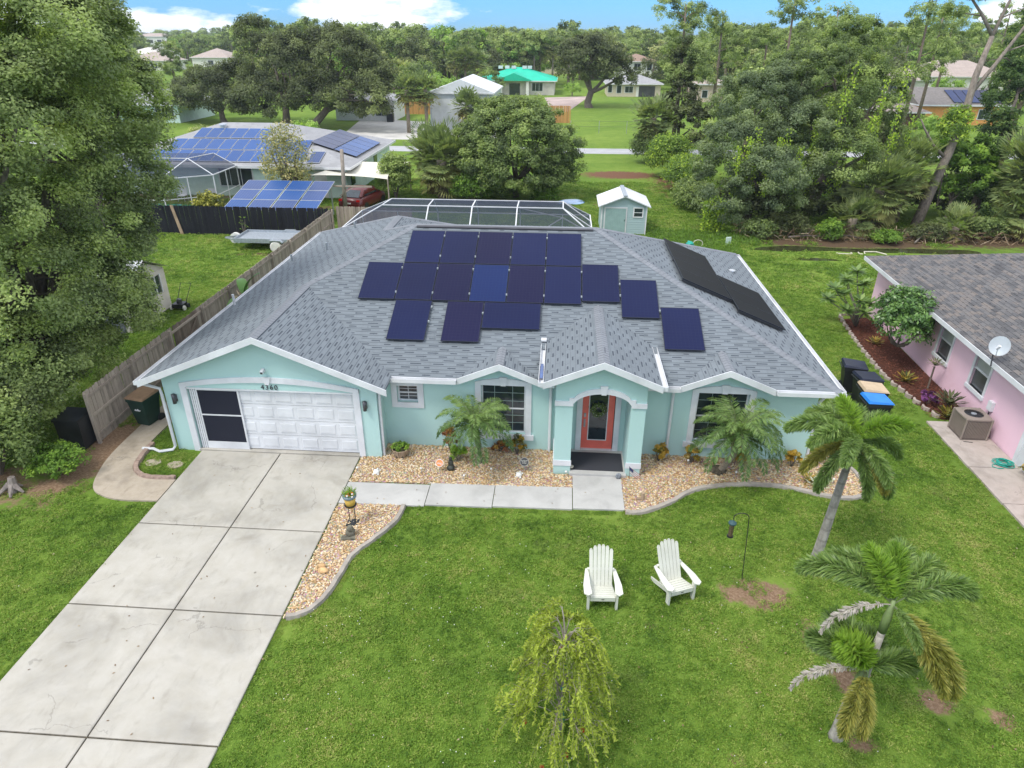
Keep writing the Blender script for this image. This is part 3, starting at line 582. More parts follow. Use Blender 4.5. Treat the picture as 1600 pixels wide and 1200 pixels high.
def screenmat(name, c, a):
    n = N(name); p = n.pr(c, .7, 0, None, .2); t = n.n('ShaderNodeBsdfTransparent'); ms = n.n('ShaderNodeMixShader'); ms.inputs[0].default_value = a
    n.t.links.new(t.outputs[0], ms.inputs[1]); n.t.links.new(p.outputs[0], ms.inputs[2]); n.t.links.new(ms.outputs[0], n.out.inputs[0]); return n.mat
scr = screenmat('door_screen', (.02, .022, .035), .96)
sd2 = M(); fx = [(-10.55, -10.515), (-10.49, -10.455), (-10.43, -10.395), (-10.37, -10.335), (-9.14, -9.09)]
for i, (a, c) in enumerate(fx): sd2.box(a, c, 16.60-.01*i*0, 16.64, .08, 2.10)
sd2.box(-10.335, -9.14, 16.60, 16.64, .08, .32); sd2.box(-10.335, -9.14, 16.60, 16.64, 1.22, 1.26); sd2.box(-10.335, -9.14, 16.60, 16.64, 2.06, 2.10); sd2.box(-10.60, -9.09, 16.645, 16.652, .08, .3) if 0 else None
sdo = sd2.build('sliding_screen_frame', white, house)
M().box(-10.335, -9.14, 16.615, 16.622, .32, 1.22).build('mesh_screen', scr, sdo); M().box(-10.335, -9.14, 16.615, 16.622, 1.26, 2.06).build('mesh_screen', scr, sdo)
M().box(-10.6, -5.7, 16.56, 16.60, 2.11, 2.155).build('screen_track', white, house)
# fascia, gutters, downspouts
fa = M()
def rake(x0, z0, x1, z1, y, h=.17): fa.prism([(x0, z0-h), (x1, z1-h), (x1, z1+.02), (x0, z0+.02)], y-.03, y+.0, 'y')
for (x0, x1, xm, z0, y) in ((-11.78, -4.62, -8.2, 2.48, 16.19), (-.30, 2.84, 1.27, 3.07, 15.84), (-2.78, -.36, -1.57, 2.49, 17.03), (3.52, 6.14, 4.83, 2.49, 17.03)):
    zm = z0+S*(xm-x0); rake(x0, z0, xm, zm, y); rake(xm, zm, x1, z0, y)
fa.box(-11.76, -11.73, 16.19, 32.5, 2.32, 2.5); fa.box(7.89, 7.92, 17.03, 30.3, 2.32, 2.5)
fa.box(-4.67, -2.78, 17.03, 17.05, 2.33, 2.5); fa.box(6.14, 7.89, 17.03, 17.05, 2.33, 2.5); fa.box(-.36, 3.52, 17.03, 17.05, 2.33, 2.5)
fa.build('fascia', white, house)
so_ = M(); so_.box(-11.73, -11.3, 16.57, 32.4, 2.38, 2.41); so_.box(-4.98, -2.76, 17.05, 17.32, 2.36, 2.39); so_.box(-.38, 3.54, 17.05, 17.32, 2.36, 2.39); so_.box(6.12, 7.89, 17.05, 17.32, 2.36, 2.39); so_.box(7.45, 7.89, 17.32, 30.2, 2.36, 2.39); so_.build('soffit', white, house)
def gutter(a, c, w_=.13, h=.12):   # open trough; a->c along x or y
    b = M(); a = Vector(a); c = Vector(c); d = (c-a).normalized(); s_ = Vector((-d.y, d.x, 0))
    for side in (1, -1):
        P = a+s_*side*w_/2; Q = c+s_*side*w_/2; b.bar(P-Vector((0, 0, h/2)), Q-Vector((0, 0, h/2)), .012, h)
    b.bar(a-Vector((0, 0, h-.01)), c-Vector((0, 0, h-.01)), w_, .012)
    for e in (a, c): b.bar(e+s_*w_/2-Vector((0, 0, h/2)), e-s_*w_/2-Vector((0, 0, h/2)), .012, h)
    b.build('gutter', white, house)
gutter((-4.72, 16.96, 2.50), (-2.80, 16.96, 2.50)); gutter((6.16, 16.96, 2.50), (7.99, 16.96, 2.50)); gutter((2.86, 16.96, 2.50), (3.5, 16.96, 2.50)); gutter((-.37, 16.96, 2.50), (-.0, 16.96, 2.50))
gutter((-11.83, 16.2, 2.48), (-11.83, 32.5, 2.48)); gutter((7.99, 17.1, 2.48), (7.99, 30.3, 2.48)); gutter((-.36, 15.86, 3.07), (-.36, 18.5, 3.07)); gutter((2.90, 15.86, 3.07), (2.90, 18.5, 3.07))
def spout(pts): b = M(); b.tube(pts, .045, 6); b.build('downspout', white, house)
spout([(-11.75, 16.35, 2.38), (-11.72, 16.38, 2.30), (-11.36, 16.50, 2.12), (-11.345, 16.50, 1.9), (-11.345, 16.50, .16), (-11.40, 16.42, .08), (-11.75, 16.30, .07), (-12.0, 16.42, .08), (-12.35, 16.42, .08)])
spout([(-4.74, 16.96, 2.40), (-4.80, 16.90, 2.3), (-4.98, 16.70, 2.15), (-4.99, 16.68, 1.9), (-4.99, 16.66, .05)])
spout([(-.1, 16.96, 2.40), (-.1, 17.1, 2.3), (-.09, 17.25, 2.2), (-.09, 17.25, .05)]); spout([(3.4, 16.96, 2.40), (3.4, 17.1, 2.3), (3.39, 17.25, 2.2), (3.39, 17.25, .05)]); spout([(7.94, 17.2, 2.4), (7.6, 17.3, 2.2), (7.52, 17.36, 2.0), (7.52, 17.36, .05)])
for x, s_ in ((-10.99, 0), (-5.37, 0)):
    b = M(); b.lathe([(.0, 0), (.055, 0), (.055, .3), (.0, .3)], (x, 16.47, 1.66), 10); b.ob((x, 16.55, 1.8), (.10, .05, .22)); b.build('wall_lamp', gunm, house, True)
b = M(); b.ob((-8.2, 16.49, 2.80), (.08, .16, .08), (.25, 0, 0)); b.lathe([(.0, 0), (.06, 0), (.06, .02), (0, .02)], (-8.2, 16.55, 2.76), 8); cmo = b.build('security_camera', white, house)
M().ob((-8.2, 16.40, 2.775), (.05, .02, .05), (.25, 0, 0)).build('lens', dark, cmo)
fc = bpy.data.curves.new('numbers', 'FONT'); fc.body = '4360'; fc.size = .21; fc.space_character = 1.25; fc.align_x = 'CENTER'; fc.extrude = .008; fc.materials.append(gunm)
def textmesh(name, cv, parent, loc, rot):
    tmp = bpy.data.objects.new(name, cv); col.objects.link(tmp); bpy.context.view_layer.update()
    me = bpy.data.meshes.new_from_object(tmp.evaluated_get(bpy.context.evaluated_depsgraph_get())); bpy.data.objects.remove(tmp)
    wl = Vector((0, 0, 0)); p = parent
    while p is not None: wl += p.location; p = p.parent
    return link(name, me, parent, False, Vector(loc)-wl, rot)
textmesh('house_numbers', fc, house, (-8.12, 16.555, 2.185), (R(90), 0, 0))
for (x, y, z, h) in ((-11.15, 26.8, 2.74, .3), (-9.3, 26.0, 3.5, .3), (-11.5, 22.0, 2.6, .4), (-9.0, 29.0, 3.6, .3)):
    b = M(); b.lathe([(.045, -.05), (.045, h), (.0, h)], (x, y, z), 8); b.build('roof_vent', steel if y != 22.0 else white, house)
M().lathe([(.14, 0), (.13, .05), (0, .09)], (6.8, 26.2, 2.98), 10).build('roof_vent', alu, house)
b = M(); b.box(-.44, -.28, 18.45, 18.75, 3.12, 3.16) ; b.build('gutter_guard', white, house)
M().box(-.40, -.32, 16.2, 17.1, 3.03, 3.035).build('gutter_water', glass('gutter_water', (.03, .06, .16), .05), house)
# porch and wall small things
mat_ = N('door_mat'); P = mat_.xyz(); wv = mat_.m('FRACT', mat_.m('MULTIPLY', P[1], 22)); mat_.pr(mat_.mix(mat_.m('MULTIPLY', wv, .5), (.035, .037, .045), (.09, .09, .10)), .95, 0, None, .1); mat_ = mat_.mat
tag(M().box(.55, 2.05, 16.22, 17.15, .115, .13).build('door_mat', mat_), 'dark charcoal mat covering the porch floor', 'door mat')
# ================================================================ leaves
def leafmesh(name, pos, nrm, ln, wd, mats, tint, tang=None, mi=None):
    n = len(pos); nrm = nrm/np.linalg.norm(nrm, axis=1, keepdims=True)
    t = RS.normal(size=(n, 3)) if tang is None else tang
    t = t-(t*nrm).sum(1, keepdims=True)*nrm; t /= np.linalg.norm(t, axis=1, keepdims=True)+1e-9; s = np.cross(nrm, t)
    ln = np.asarray(ln).reshape(-1, 1)*np.ones((n, 1)); wd = np.asarray(wd).reshape(-1, 1)*np.ones((n, 1))
    V = np.empty((n, 4, 3), np.float32); V[:, 0] = pos-t*ln/2; V[:, 1] = pos+s*wd/2+t*ln*.05-nrm*wd*.18; V[:, 2] = pos+t*ln/2-nrm*ln*.10; V[:, 3] = pos-s*wd/2+t*ln*.05-nrm*wd*.18
    me = bpy.data.meshes.new(name); me.vertices.add(4*n); me.vertices.foreach_set('co', V.ravel()); me.loops.add(4*n); me.loops.foreach_set('vertex_index', np.arange(4*n, dtype=np.int32))
    me.polygons.add(n); me.polygons.foreach_set('loop_start', np.arange(0, 4*n, 4, dtype=np.int32))
    a = me.attributes.new('tint', 'FLOAT', 'POINT'); a.data.foreach_set('value', np.repeat(np.asarray(tint, np.float32), 4))
    for m_ in (mats if isinstance(mats, list) else [mats]): me.materials.append(m_)
    if mi is not None: me.polygons.foreach_set('material_index', np.asarray(mi, np.int32))
    me.update(); return me
def unit(n):
    d = RS.normal(size=(n, 3)); return d/np.linalg.norm(d, axis=1, keepdims=True)
def cloud(lobes, ncl, clr, nleaf, leaf, up=.55, droop=0., asp=.55, flatb=.6, shell=.72, tvar=.22, tb=.45, lowest=None):
    """leaves gathered in clumps over the shells of ellipsoid lobes; lobes: (cx,cy,cz,rx,ry,rz)"""
    L = np.array(lobes, float); ar = (L[:, 3]*L[:, 4]+L[:, 3]*L[:, 5]+L[:, 4]*L[:, 5]); k = RS.choice(len(L), ncl, p=ar/ar.sum())
    d = unit(ncl); d[:, 2] = np.where(d[:, 2] < -flatb, -d[:, 2], d[:, 2]); r = shell+(1.02-shell)*RS.rand(ncl)**.6+RS.normal(0, .05, ncl)
    C = L[k, :3]+d*L[k, 3:6]*r[:, None]
    inside = np.zeros(ncl, bool)
    for j in range(len(L)):
        q = ((C-L[j, :3])/L[j, 3:6]); inside |= ((q**2).sum(1) < .45) & (k != j)
    C = C[~inside]; d = d[~inside]; nc = len(C); tc = RS.normal(tb, tvar, nc)
    per = RS.randint(0, nc, nleaf); off = unit(nleaf)*(RS.rand(nleaf)**.5)[:, None]*clr*RS.uniform(.6, 1.3, nc)[per][:, None]*np.array([1, 1, .7])
    pos = C[per]+off; nr = d[per]*.45+off/clr*.5+np.array([0, 0, up])+RS.normal(0, .45, (nleaf, 3))
    if lowest is not None: pos[:, 2] = np.maximum(pos[:, 2], lowest+RS.rand(nleaf)*.2)
    ti = tc[per]+RS.normal(0, .12, nleaf)+off[:, 2]/clr*.12
    ln = leaf*RS.uniform(.7, 1.35, nleaf); tg = None
    if droop: tg = off/clr+np.array([0, 0, -droop])+RS.normal(0, .4, (nleaf, 3))
    return pos, nr, ln, ln*asp, ti, tg, C
def crownmesh(name, mat, *a, **k):
    pos, nr, ln, wd, ti, tg, C = cloud(*a, **k); return leafmesh(name, pos, nr, ln, wd, mat, ti, tg), C
oakm = leafmat('oak_leaves', (.038, .050, .020), (.098, .125, .048), (.20, .235, .085), K=2.6)
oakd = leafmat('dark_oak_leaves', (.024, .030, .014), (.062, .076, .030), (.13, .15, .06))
lime = leafmat('bright_leaves', (.05, .095, .014), (.115, .205, .03), (.24, .35, .05), K=1.45)
midg = leafmat('mid_green_leaves', (.034, .050, .019), (.088, .120, .040), (.19, .23, .075), K=2.3)
pinem = leafmat('pine_needles', (.040, .055, .022), (.10, .135, .042), (.20, .24, .075), .3)
vinem = leafmat('vine_leaves', (.045, .075, .02), (.10, .155, .03), (.27, .34, .04))
palmm = leafmat('palm_leaflets', (.05, .085, .025), (.11, .17, .045), (.25, .32, .10), .35, .42, 1.2, spec=.5, K=1.8)
fanm = leafmat('fan_palm_leaflets', (.055, .08, .03), (.115, .15, .055), (.25, .28, .10), .35, .5, 1., spec=.4, K=1.7)
brown = leafmat('dead_leaves', (.16, .10, .055), (.30, .21, .13), (.45, .36, .26), .15, .8, K=1.)
greyd = leafmat('grey_dead_frond', (.22, .19, .16), (.36, .32, .28), (.5, .46, .42), .1, .85, K=1.)
yell = leafmat('yellowing_frond', (.10, .13, .03), (.22, .23, .05), (.42, .36, .08), .25, .5, K=1.2)
barkm = bark('oak_bark', (.19, .16, .13)); pineb = bark('pine_bark', (.26, .20, .16)); palmb = bark('palm_bark', (.30, .25, .19), 7); smoothb = bark('grey_palm_bark', (.40, .37, .33), 3)
def limbs(b, base, targets, r0, seed=0):
    rnd = random.Random(seed); base = Vector(base)
    cz = sum(t[2] for t in targets)/len(targets); cx = sum(t[0] for t in targets)/len(targets); cy = sum(t[1] for t in targets)/len(targets)
    fork = base+(Vector((cx, cy, cz))-base)*.38
    b.tube([base-Vector((0, 0, .3)), base+Vector((0, 0, .05)), (base*2+fork)/3+Vector((rnd.uniform(-.2, .2)*r0*3, rnd.uniform(-.2, .2)*r0*3, 0)), fork], [r0*1.6, r0*1.25, r0, r0*.85], 9)
    for t in targets:
        t = Vector(t[:3]); L = (t-fork).length; mid = fork+(t-fork)*.5+Vector((rnd.uniform(-.12, .12), rnd.uniform(-.12, .12), rnd.uniform(.0, .15)))*L
        b.tube([fork-Vector((0, 0, r0*.3)), fork+(mid-fork)*.5+Vector((0, 0, -.04*L)), mid, t], [r0*.6, r0*.45, r0*.32, r0*.10], 6)
        for _ in range(3):
            s0 = mid+(t-mid)*rnd.uniform(0, .8); e = s0+Vector((rnd.uniform(-1, 1), rnd.uniform(-1, 1), rnd.uniform(-.2, .8)))*L*.35
            b.tube([s0, (s0+e)/2+Vector((0, 0, .05*L)), e], [r0*.2, r0*.14, r0*.05], 5)
def tree(name, label, cat, base, lobes, ncl, clr, nleaf, leaf, mat, r0=.3, group=None, bk=None, extra=None, **k):
    t = thing(name, label, cat, base, group)
    b = M(); limbs(b, base, [(l[0], l[1], l[2]) for l in lobes], r0, len(label)); b.build('trunk', bk or barkm, t, True)
    me, C = crownmesh('crown', mat, lobes, ncl, clr, nleaf, leaf, **k); link('crown', me, t)
    return t
#@@TREES
# ================================================================ solar panels on the main house
def pvmat(name, c1, c2, line=(.25, .28, .33), nx=6, ny=10, along='xy', lw=.05, tint=None, rough=.18):
    n = N(name); P = n.xyz(); r = n.obj()
    f = n.noise(.35, 3); colr = n.mix(n.m('ADD', n.m('MULTIPLY', f, .8), n.m('MULTIPLY', n.m('SUBTRACT', r, .5), .45), clamp=True), c1, c2)
    a = n.m('LESS_THAN', n.m('FRACT', n.m('MULTIPLY', P[0], nx)), lw*nx/6); b = n.m('LESS_THAN', n.m('FRACT', n.m('MULTIPLY', P[1], ny)), lw*ny/6)
    g = n.m('MAXIMUM', a, b); colr = n.mix(n.m('MULTIPLY', g, .5), colr, line)
    n.pr(colr, rough, .0, None, .18); return n.mat
pv = pvmat('mono_panel', (.005, .007, .038), (.008, .014, .068), (.02, .03, .07), 9, 9)
pvr = pvmat('reddish_reflection_panel', (.005, .006, .034), (.010, .009, .048), (.03, .03, .06), 9, 9); pvb = pvmat('brighter_blue_panel', (.006, .014, .075), (.008, .026, .115), (.02, .05, .12), 9, 9)  # reddish and bluer reflection tints painted into the panel colours
pvk = pvmat('black_panel', (.003, .003, .004), (.006, .006, .007), (.05, .05, .055), 1.7, .83, lw=.02, rough=.55)
frm = flat('panel_frame', (.03, .035, .05), .4, .1, metal=.4)
def panel_on(par, corners, mat, thick=.035, fr=.012, fmat=None, name='solar_panel'):
    """corners: 4 points, counter-clockwise seen from above"""
    c = [Vector(p) for p in corners]; nn = (c[1]-c[0]).cross(c[3]-c[0]).normalized(); cc = sum(c, Vector())/4
    P = [p-nn*thick for p in c]+c+[p+(cc-p).normalized()*fr*1.5 for p in c]
    me = bpy.data.meshes.new(name); me.from_pydata(P, [], [(3,2,1,0),(0,1,5,4),(1,2,6,5),(2,3,7,6),(3,0,4,7),(4,5,9,8),(5,6,10,9),(6,7,11,10),(7,4,8,11),(8,9,10,11)]); me.materials.append(fmat or frm); me.materials.append(mat)
    me.polygons[9].material_index = 1; me.update(); return link(name, me, par)
arr = thing('solar_array', 'dark blue solar panels spread across the front slope of the aqua house roof', 'solar panels', (-2, 20, 3.7))
def pF(x0, x1, y0, y1, m=pv, off=.12):
    z = lambda y: zF(0, y)+off
    panel_on(arr, [(x0, y0, z(y0)), (x1, y0, z(y0)), (x1, y1, z(y1)), (x0, y1, z(y1))], m)
g_ = .012
for i in range(5): pF(-5.15+i*1.18+g_, -5.15+(i+1)*1.18-g_, 21.58, 23.17, pvr if i == 2 else pv)
for i in range(6): pF(-6.33+i*1.18+g_, -6.33+(i+1)*1.18-g_, 19.90, 21.55, {2: pvr, 3: pvb, 4: pvr}.get(i, pv))
pF(.77, 1.94, 20.03, 21.68); pF(-5.08, -3.93, 18.27, 19.87); pF(-3.43, -2.29, 18.27, 19.87, pvr); pF(-2.27, -.5, 18.82, 19.87)
pF(1.98, 3.12, 19.41, 21.02); pF(3.17, 4.33, 18.22, 19.86)
b = M()
for (x, ya, yb) in ((-5.0, 19.95, 23.1), (-1.0, 19.95, 23.1), (.5, 20, 23.1), (-4.5, 18.4, 19.8), (-2.9, 18.4, 19.8), (2.5, 19.5, 20.9), (3.75, 18.3, 19.8)): b.bar((x, ya, zF(0, ya)+.06), (x, yb, zF(0, yb)+.06), .04, .04)
b.build('mounting_rail', alu, arr)['kind'] = 'stuff'
b = M()
for (x, y) in [(-5.15+i*1.18, yy) for i in range(1, 5) for yy in (21.9, 22.9)]+[(-6.33+i*1.18, yy) for i in range(1, 7) for yy in (20.2, 21.3)]+[(1.96, 20.3), (1.96, 20.8), (3.14, 19.7), (-3.9, 19.0), (-3.9, 19.6), (-2.28, 19.4)]: b.box(x-.022, x+.022, y-.03, y+.03, zF(0, y)+.10, zF(0, y)+.155)
b.build('clamp', alu, arr)['kind'] = 'stuff'
ar2 = thing('solar_array', 'black solar panels in two stepped blocks on the east slope of the aqua house', 'solar panels', (5.5, 23, 3.5))
zE = lambda x: 2.5+S*(7.89-x)
def pE(x0, x1, y0, y1):
    z = lambda x: zE(x)+.16
    panel_on(ar2, [(x0, y0, z(x0)), (x1, y0, z(x1)), (x1, y1, z(x1)), (x0, y1, z(x0))], pvk)
for i in range(4): pE(4.02, 5.68, 21.3+i*1.22+g_, 21.3+(i+1)*1.22-g_)
for i in range(3): pE(5.72, 7.28, 20.45+i*1.16+g_, 20.45+(i+1)*1.16-g_)
b = M()
for y, x0, x1 in ((21.38, 4.0, 5.7), (23.6, 4.0, 5.7), (20.55, 5.7, 7.2), (23.5, 5.7, 7.2)): b.bar((x0, y, zE(x0)+.07), (x1, y, zE(x1)+.07), .05, .06)
b.build('mounting_rail', gunm, ar2)['kind'] = 'stuff'
# ================================================================ pool cage behind the house
cage = thing('pool_cage', 'white framed screened pool cage behind the aqua house', 'pool cage', (-4.5, 35, 0))
scr2 = screenmat('cage_screen', (.035, .045, .075), .62); scr3 = screenmat('cage_wall_screen', (.07, .08, .08), .30)
lo = [(-11, 33.0), (1.6, 33.0), (1.6, 37.1), (-11, 37.1)]; hi_ = [(-9.15, 34.5), (.12, 34.5), (.12, 36.0), (-9.0, 36.0)]; zl, zh = 2.5, 3.42
def cbar(a, b_, w_=.058): M().bar(a, b_, w_, w_*.8).build('frame_bar', white, cage)
for i in range(4):
    a, b_ = lo[i], lo[(i+1) % 4]; c, d = hi_[i], hi_[(i+1) % 4]
    cbar((*a, zl), (*b_, zl)); cbar((*c, zh), (*d, zh)); cbar((*a, zl), (*c, zh))
    me = bpy.data.meshes.new('roof_screen'); me.from_pydata([(*a, zl), (*b_, zl), (*d, zh), (*c, zh)], [], [(0, 1, 2, 3)]); me.materials.append(scr2); link('roof_screen', me, cage)
me = bpy.data.meshes.new('roof_screen'); me.from_pydata([(*p, zh) for p in hi_], [], [(0, 1, 2, 3)]); me.materials.append(scr2); link('roof_screen', me, cage)
for x in (-6.75, -4.5, -2.2): cbar((x, 34.5, zh), (x, 36.0, zh)); cbar((x, 33.0, zl), (x, 34.5, zh)); cbar((x, 36.0, zh), (x, 37.1, zl)); cbar((x, 37.1, zl), (x, 37.1, 0))
for x in (-11, -9, .12, 1.6): cbar((x, 37.1, zl), (x, 37.1, 0))
for y in (33.0, 34.5, 35.8): cbar((1.6, y, zl), (1.6, y, 0)); cbar((-11, y, zl), (-11, y, 0))
cbar((.12, 34.5, zh), (1.6, 34.4, zl)); cbar((.12, 36, zh), (1.6, 35.7, zl)); cbar((-11, 37.1, 1.0), (1.6, 37.1, 1.0), .05); cbar((1.6, 33, 1.), (1.6, 37.1, 1.), .05); cbar((.12, 34.5, 2.95), (1.55, 33.1, 2.52), .05); cbar((.12, 34.5, 2.95), (-1.0, 33.2, 2.55), .05); cbar((.12, 34.5, 2.95), (-2.2, 34.5, zh), .05)
for q in ([(-11, 37.1, 0), (1.6, 37.1, 0), (1.6, 37.1, zl), (-11, 37.1, zl)], [(1.6, 33, 0), (1.6, 37.1, 0), (1.6, 37.1, zl), (1.6, 33, zl)], [(-11, 33, 0), (-11, 37.1, 0), (-11, 37.1, zl), (-11, 33, zl)]):
    me = bpy.data.meshes.new('wall_screen'); me.from_pydata(q, [], [(0, 1, 2, 3)]); me.materials.append(scr3); link('wall_screen', me, cage)
sheet('pool_deck', [(-11.2, 32.3), (1.8, 32.3), (1.8, 37.3), (-11.2, 37.3)], .05, concrete('deck_concrete', (.40, .38, .34), .4), 'grey concrete deck under the screened pool cage', 'deck')
sheet('pool_water', [(-8.5, 34.0), (-1, 34.0), (-1, 36.4), (-8.5, 36.4)], .065, glass('pool_water', (.05, .2, .22), .05), 'blue green pool water inside the screened cage', 'pool', .04)
# ================================================================ fences
def fence(name, label, a, b_, h, mat, bw=.14, side=1, post=2.4, seed=1, rails=True, var=.03, skip=()):
    rnd = random.Random(seed); a = Vector((*a, 0)); b_ = Vector((*b_, 0)); d = (b_-a); L = d.length; d.normalize(); nn = Vector((-d.y, d.x, 0))*side
    t = thing(name, label, 'fence', tuple(a)); rz = math.atan2(d.y, d.x)
    mb = M().prism([(-bw/2+.004, 0), (bw/2-.004, 0), (bw/2-.004, h-.03), (bw/2-.035, h), (-bw/2+.035, h), (-bw/2+.004, h-.03)], -.01, .01, 'y').mesh('board', mat)
    for i in range(int(L/bw)):
        s_ = (i+.5)*bw
        if any(u < s_ < v for u, v in skip): continue
        o = link('board', mb, t, False, d*s_+Vector((0, 0, rnd.uniform(-var, 0))), (rnd.uniform(-.01, .01), rnd.uniform(-.012, .012), rz))
    n = int(L/post)+1
    for i in range(n+1):
        s_ = min(L, i*post); p = a+d*s_+nn*.06
        M().ob((p.x, p.y, (h-.06)/2), (.09, .09, h-.06), (0, 0, rz)).build('post', mat, t)
        if rails and i < n:
            q = a+d*min(L, (i+1)*post)+nn*.035; p2 = a+d*s_+nn*.035
            for z in (.28, h*.52, h-.22): M().bar((p2.x, p2.y, z), (q.x, q.y, z), .04, .085).build('rail', mat, t)
    return t
f1 = fence('privacy_fence', 'weathered grey brown board fence beside the garage, rails facing the house', (-13.95, 16.72), (-13.95, 40.5), 1.78, wood, side=-1, seed=3, skip=((5.1, 6.9),))
gte = thing('fence_gate', 'dark stained board gate with a diagonal brace in the weathered fence', 'gate', (-13.95, 22.7, 0))
for i in range(12): M().box(-13.96, -13.94, 21.85+i*.15, 21.99+i*.15, .08, 1.74+random.uniform(-.02, .02)).build('board', wooddk, gte)
for z in (.35, 1.0, 1.55): M().box(-13.94, -13.90, 21.85, 23.63, z-.04, z+.04).build('rail', wooddk, gte)
M().bar((-13.88, 21.95, .4), (-13.88, 23.5, 1.5), .03, .09).build('brace', wooddk, gte)
fence('black_fence', 'tall black painted board fence behind the flatbed trailer', (-31.5, 40.5), (-14.0, 40.5), 1.8, blackw, .15, side=1, seed=5, rails=False)
M().prism([(-23.72, -.02), (-23.52, -.02), (-23.85, 1.82), (-24.03, 1.82)], 40.40, 40.44, 'y').build('leaning_plank', flat('tan_plank', (.42, .30, .20), .8), None)
tag(bpy.context.scene.objects['leaning_plank'], 'pale tan plank leaning against the black fence', 'plank')
fence('wood_fence', 'short run of weathered board fence beyond the pool cage and below the red car', (-13.85, 41.3), (-9.2, 41.3), 1.75, wood, .15, side=1, seed=6, rails=False)
# black bin bag pile / dark cart behind the fence end
b = M(); b.prism([(-14.75, .05), (-14.05, .05), (-14.0, 1.0), (-14.78, 1.0)], 16.25, 16.95, 'y'); bk = b.build('black_cart', dark); tag(bk, 'black wheeled cart standing just outside the near end of the fence', 'bin')
M().ob((-14.4, 16.6, 1.04), (.8, .78, .07), (.04, 0, 0)).build('lid', dark, bk); M().tube([(-14.75, 16.98, .98), (-14.05, 16.98, .98)], .02, 6).build('handle', dark, bk)
# green bin
bng = flat('dark_green_plastic', (.015, .045, .035), .5, .15); bnl = flat('brown_lid', (.27, .17, .10), .6, .15)
def bin_(name, label, x, y, rz, body, lid, group=None, h=1.02):
    t = thing(name, label, 'bin', (x, y, 0), group, rz)
    b = M(); B = [(-.22, -.27), (.22, -.27), (.22, .22), (-.22, .22)]; T = [(-.31, -.37), (.31, -.37), (.31, .33), (-.31, .33)]
    b.add([(*p, .06) for p in B]+[(*p, h-.12) for p in T]+[(*(q*1.06 for q in p), h-.12) for p in T]+[(*(q*1.06 for q in p), h) for p in T], [(3,2,1,0)]+[(i, (i+1) % 4, 4+(i+1) % 4, 4+i) for i in range(4)]+[(4+i, 4+(i+1) % 4, 8+(i+1) % 4, 8+i) for i in range(4)]+[(8+i, 8+(i+1) % 4, 12+(i+1) % 4, 12+i) for i in range(4)]+[(12, 13, 14, 15)])
    b.build('body', body, t, world=False)
    l = M(); l.add([(-.35, -.42, h+.002), (.35, -.42, h+.002), (.35, .38, h+.03), (-.35, .38, h+.03), (-.33, -.39, h+.04), (.33, -.39, h+.04), (.31, .34, h+.11), (-.31, .34, h+.11)], [(0,3,2,1),(0,1,5,4),(1,2,6,5),(2,3,7,6),(3,0,4,7),(4,5,6,7)]); l.build('lid', lid, t, world=False)
    M().tube([(-.28, .42, h-.02), (.28, .42, h-.02)], .018, 6).build('handle', body, t, world=False)
    for s_ in (-1, 1): M().tube([(s_*.24, .24, .13), (s_*.31, .24, .13)], .13, 14).build('wheel', dark, t, world=False)
    return t
tb = bin_('wheelie_bin', 'dark green rubbish bin with a brown lid between fence and garage', -13.05, 18.05, R(-12), bng, bnl)
b = M(); b.prism([(-.12, .62), (-.07, .66), (-.03, .64), (.02, .68), (.07, .64), (.12, .65), (.10, .60), (-.10, .60)], -.352, -.347, 'y'); b.build('printed_mark', white, tb, world=False)
nb = flat('navy_plastic', (.012, .016, .04), .45, .2); bl = flat('bright_blue_lid', (.02, .22, .72), .45, .08); tanl = flat('tan_lid', (.55, .42, .28), .7, .08)
for i, (x, y, lb, m1, m2, rz) in enumerate(((10.15, 19.5, 'blue lidded recycling bin on the side lawn, end of a row of bins', dark, bl, R(92)), (10.35, 20.3, 'black bin with a square of tan board on its lid, behind the blue lid', dark, tanl, R(88)), (10.5, 21.1, 'black lidded bin between the tan topped bin and the last bin', dark, nb, R(95)), (10.4, 22.05, 'black lidded bin farthest back in the row on the side lawn', dark, nb, R(80)))):
    bin_('wheelie_bin', lb, x, y, rz, m1, m2, 'bins beside the aqua house')
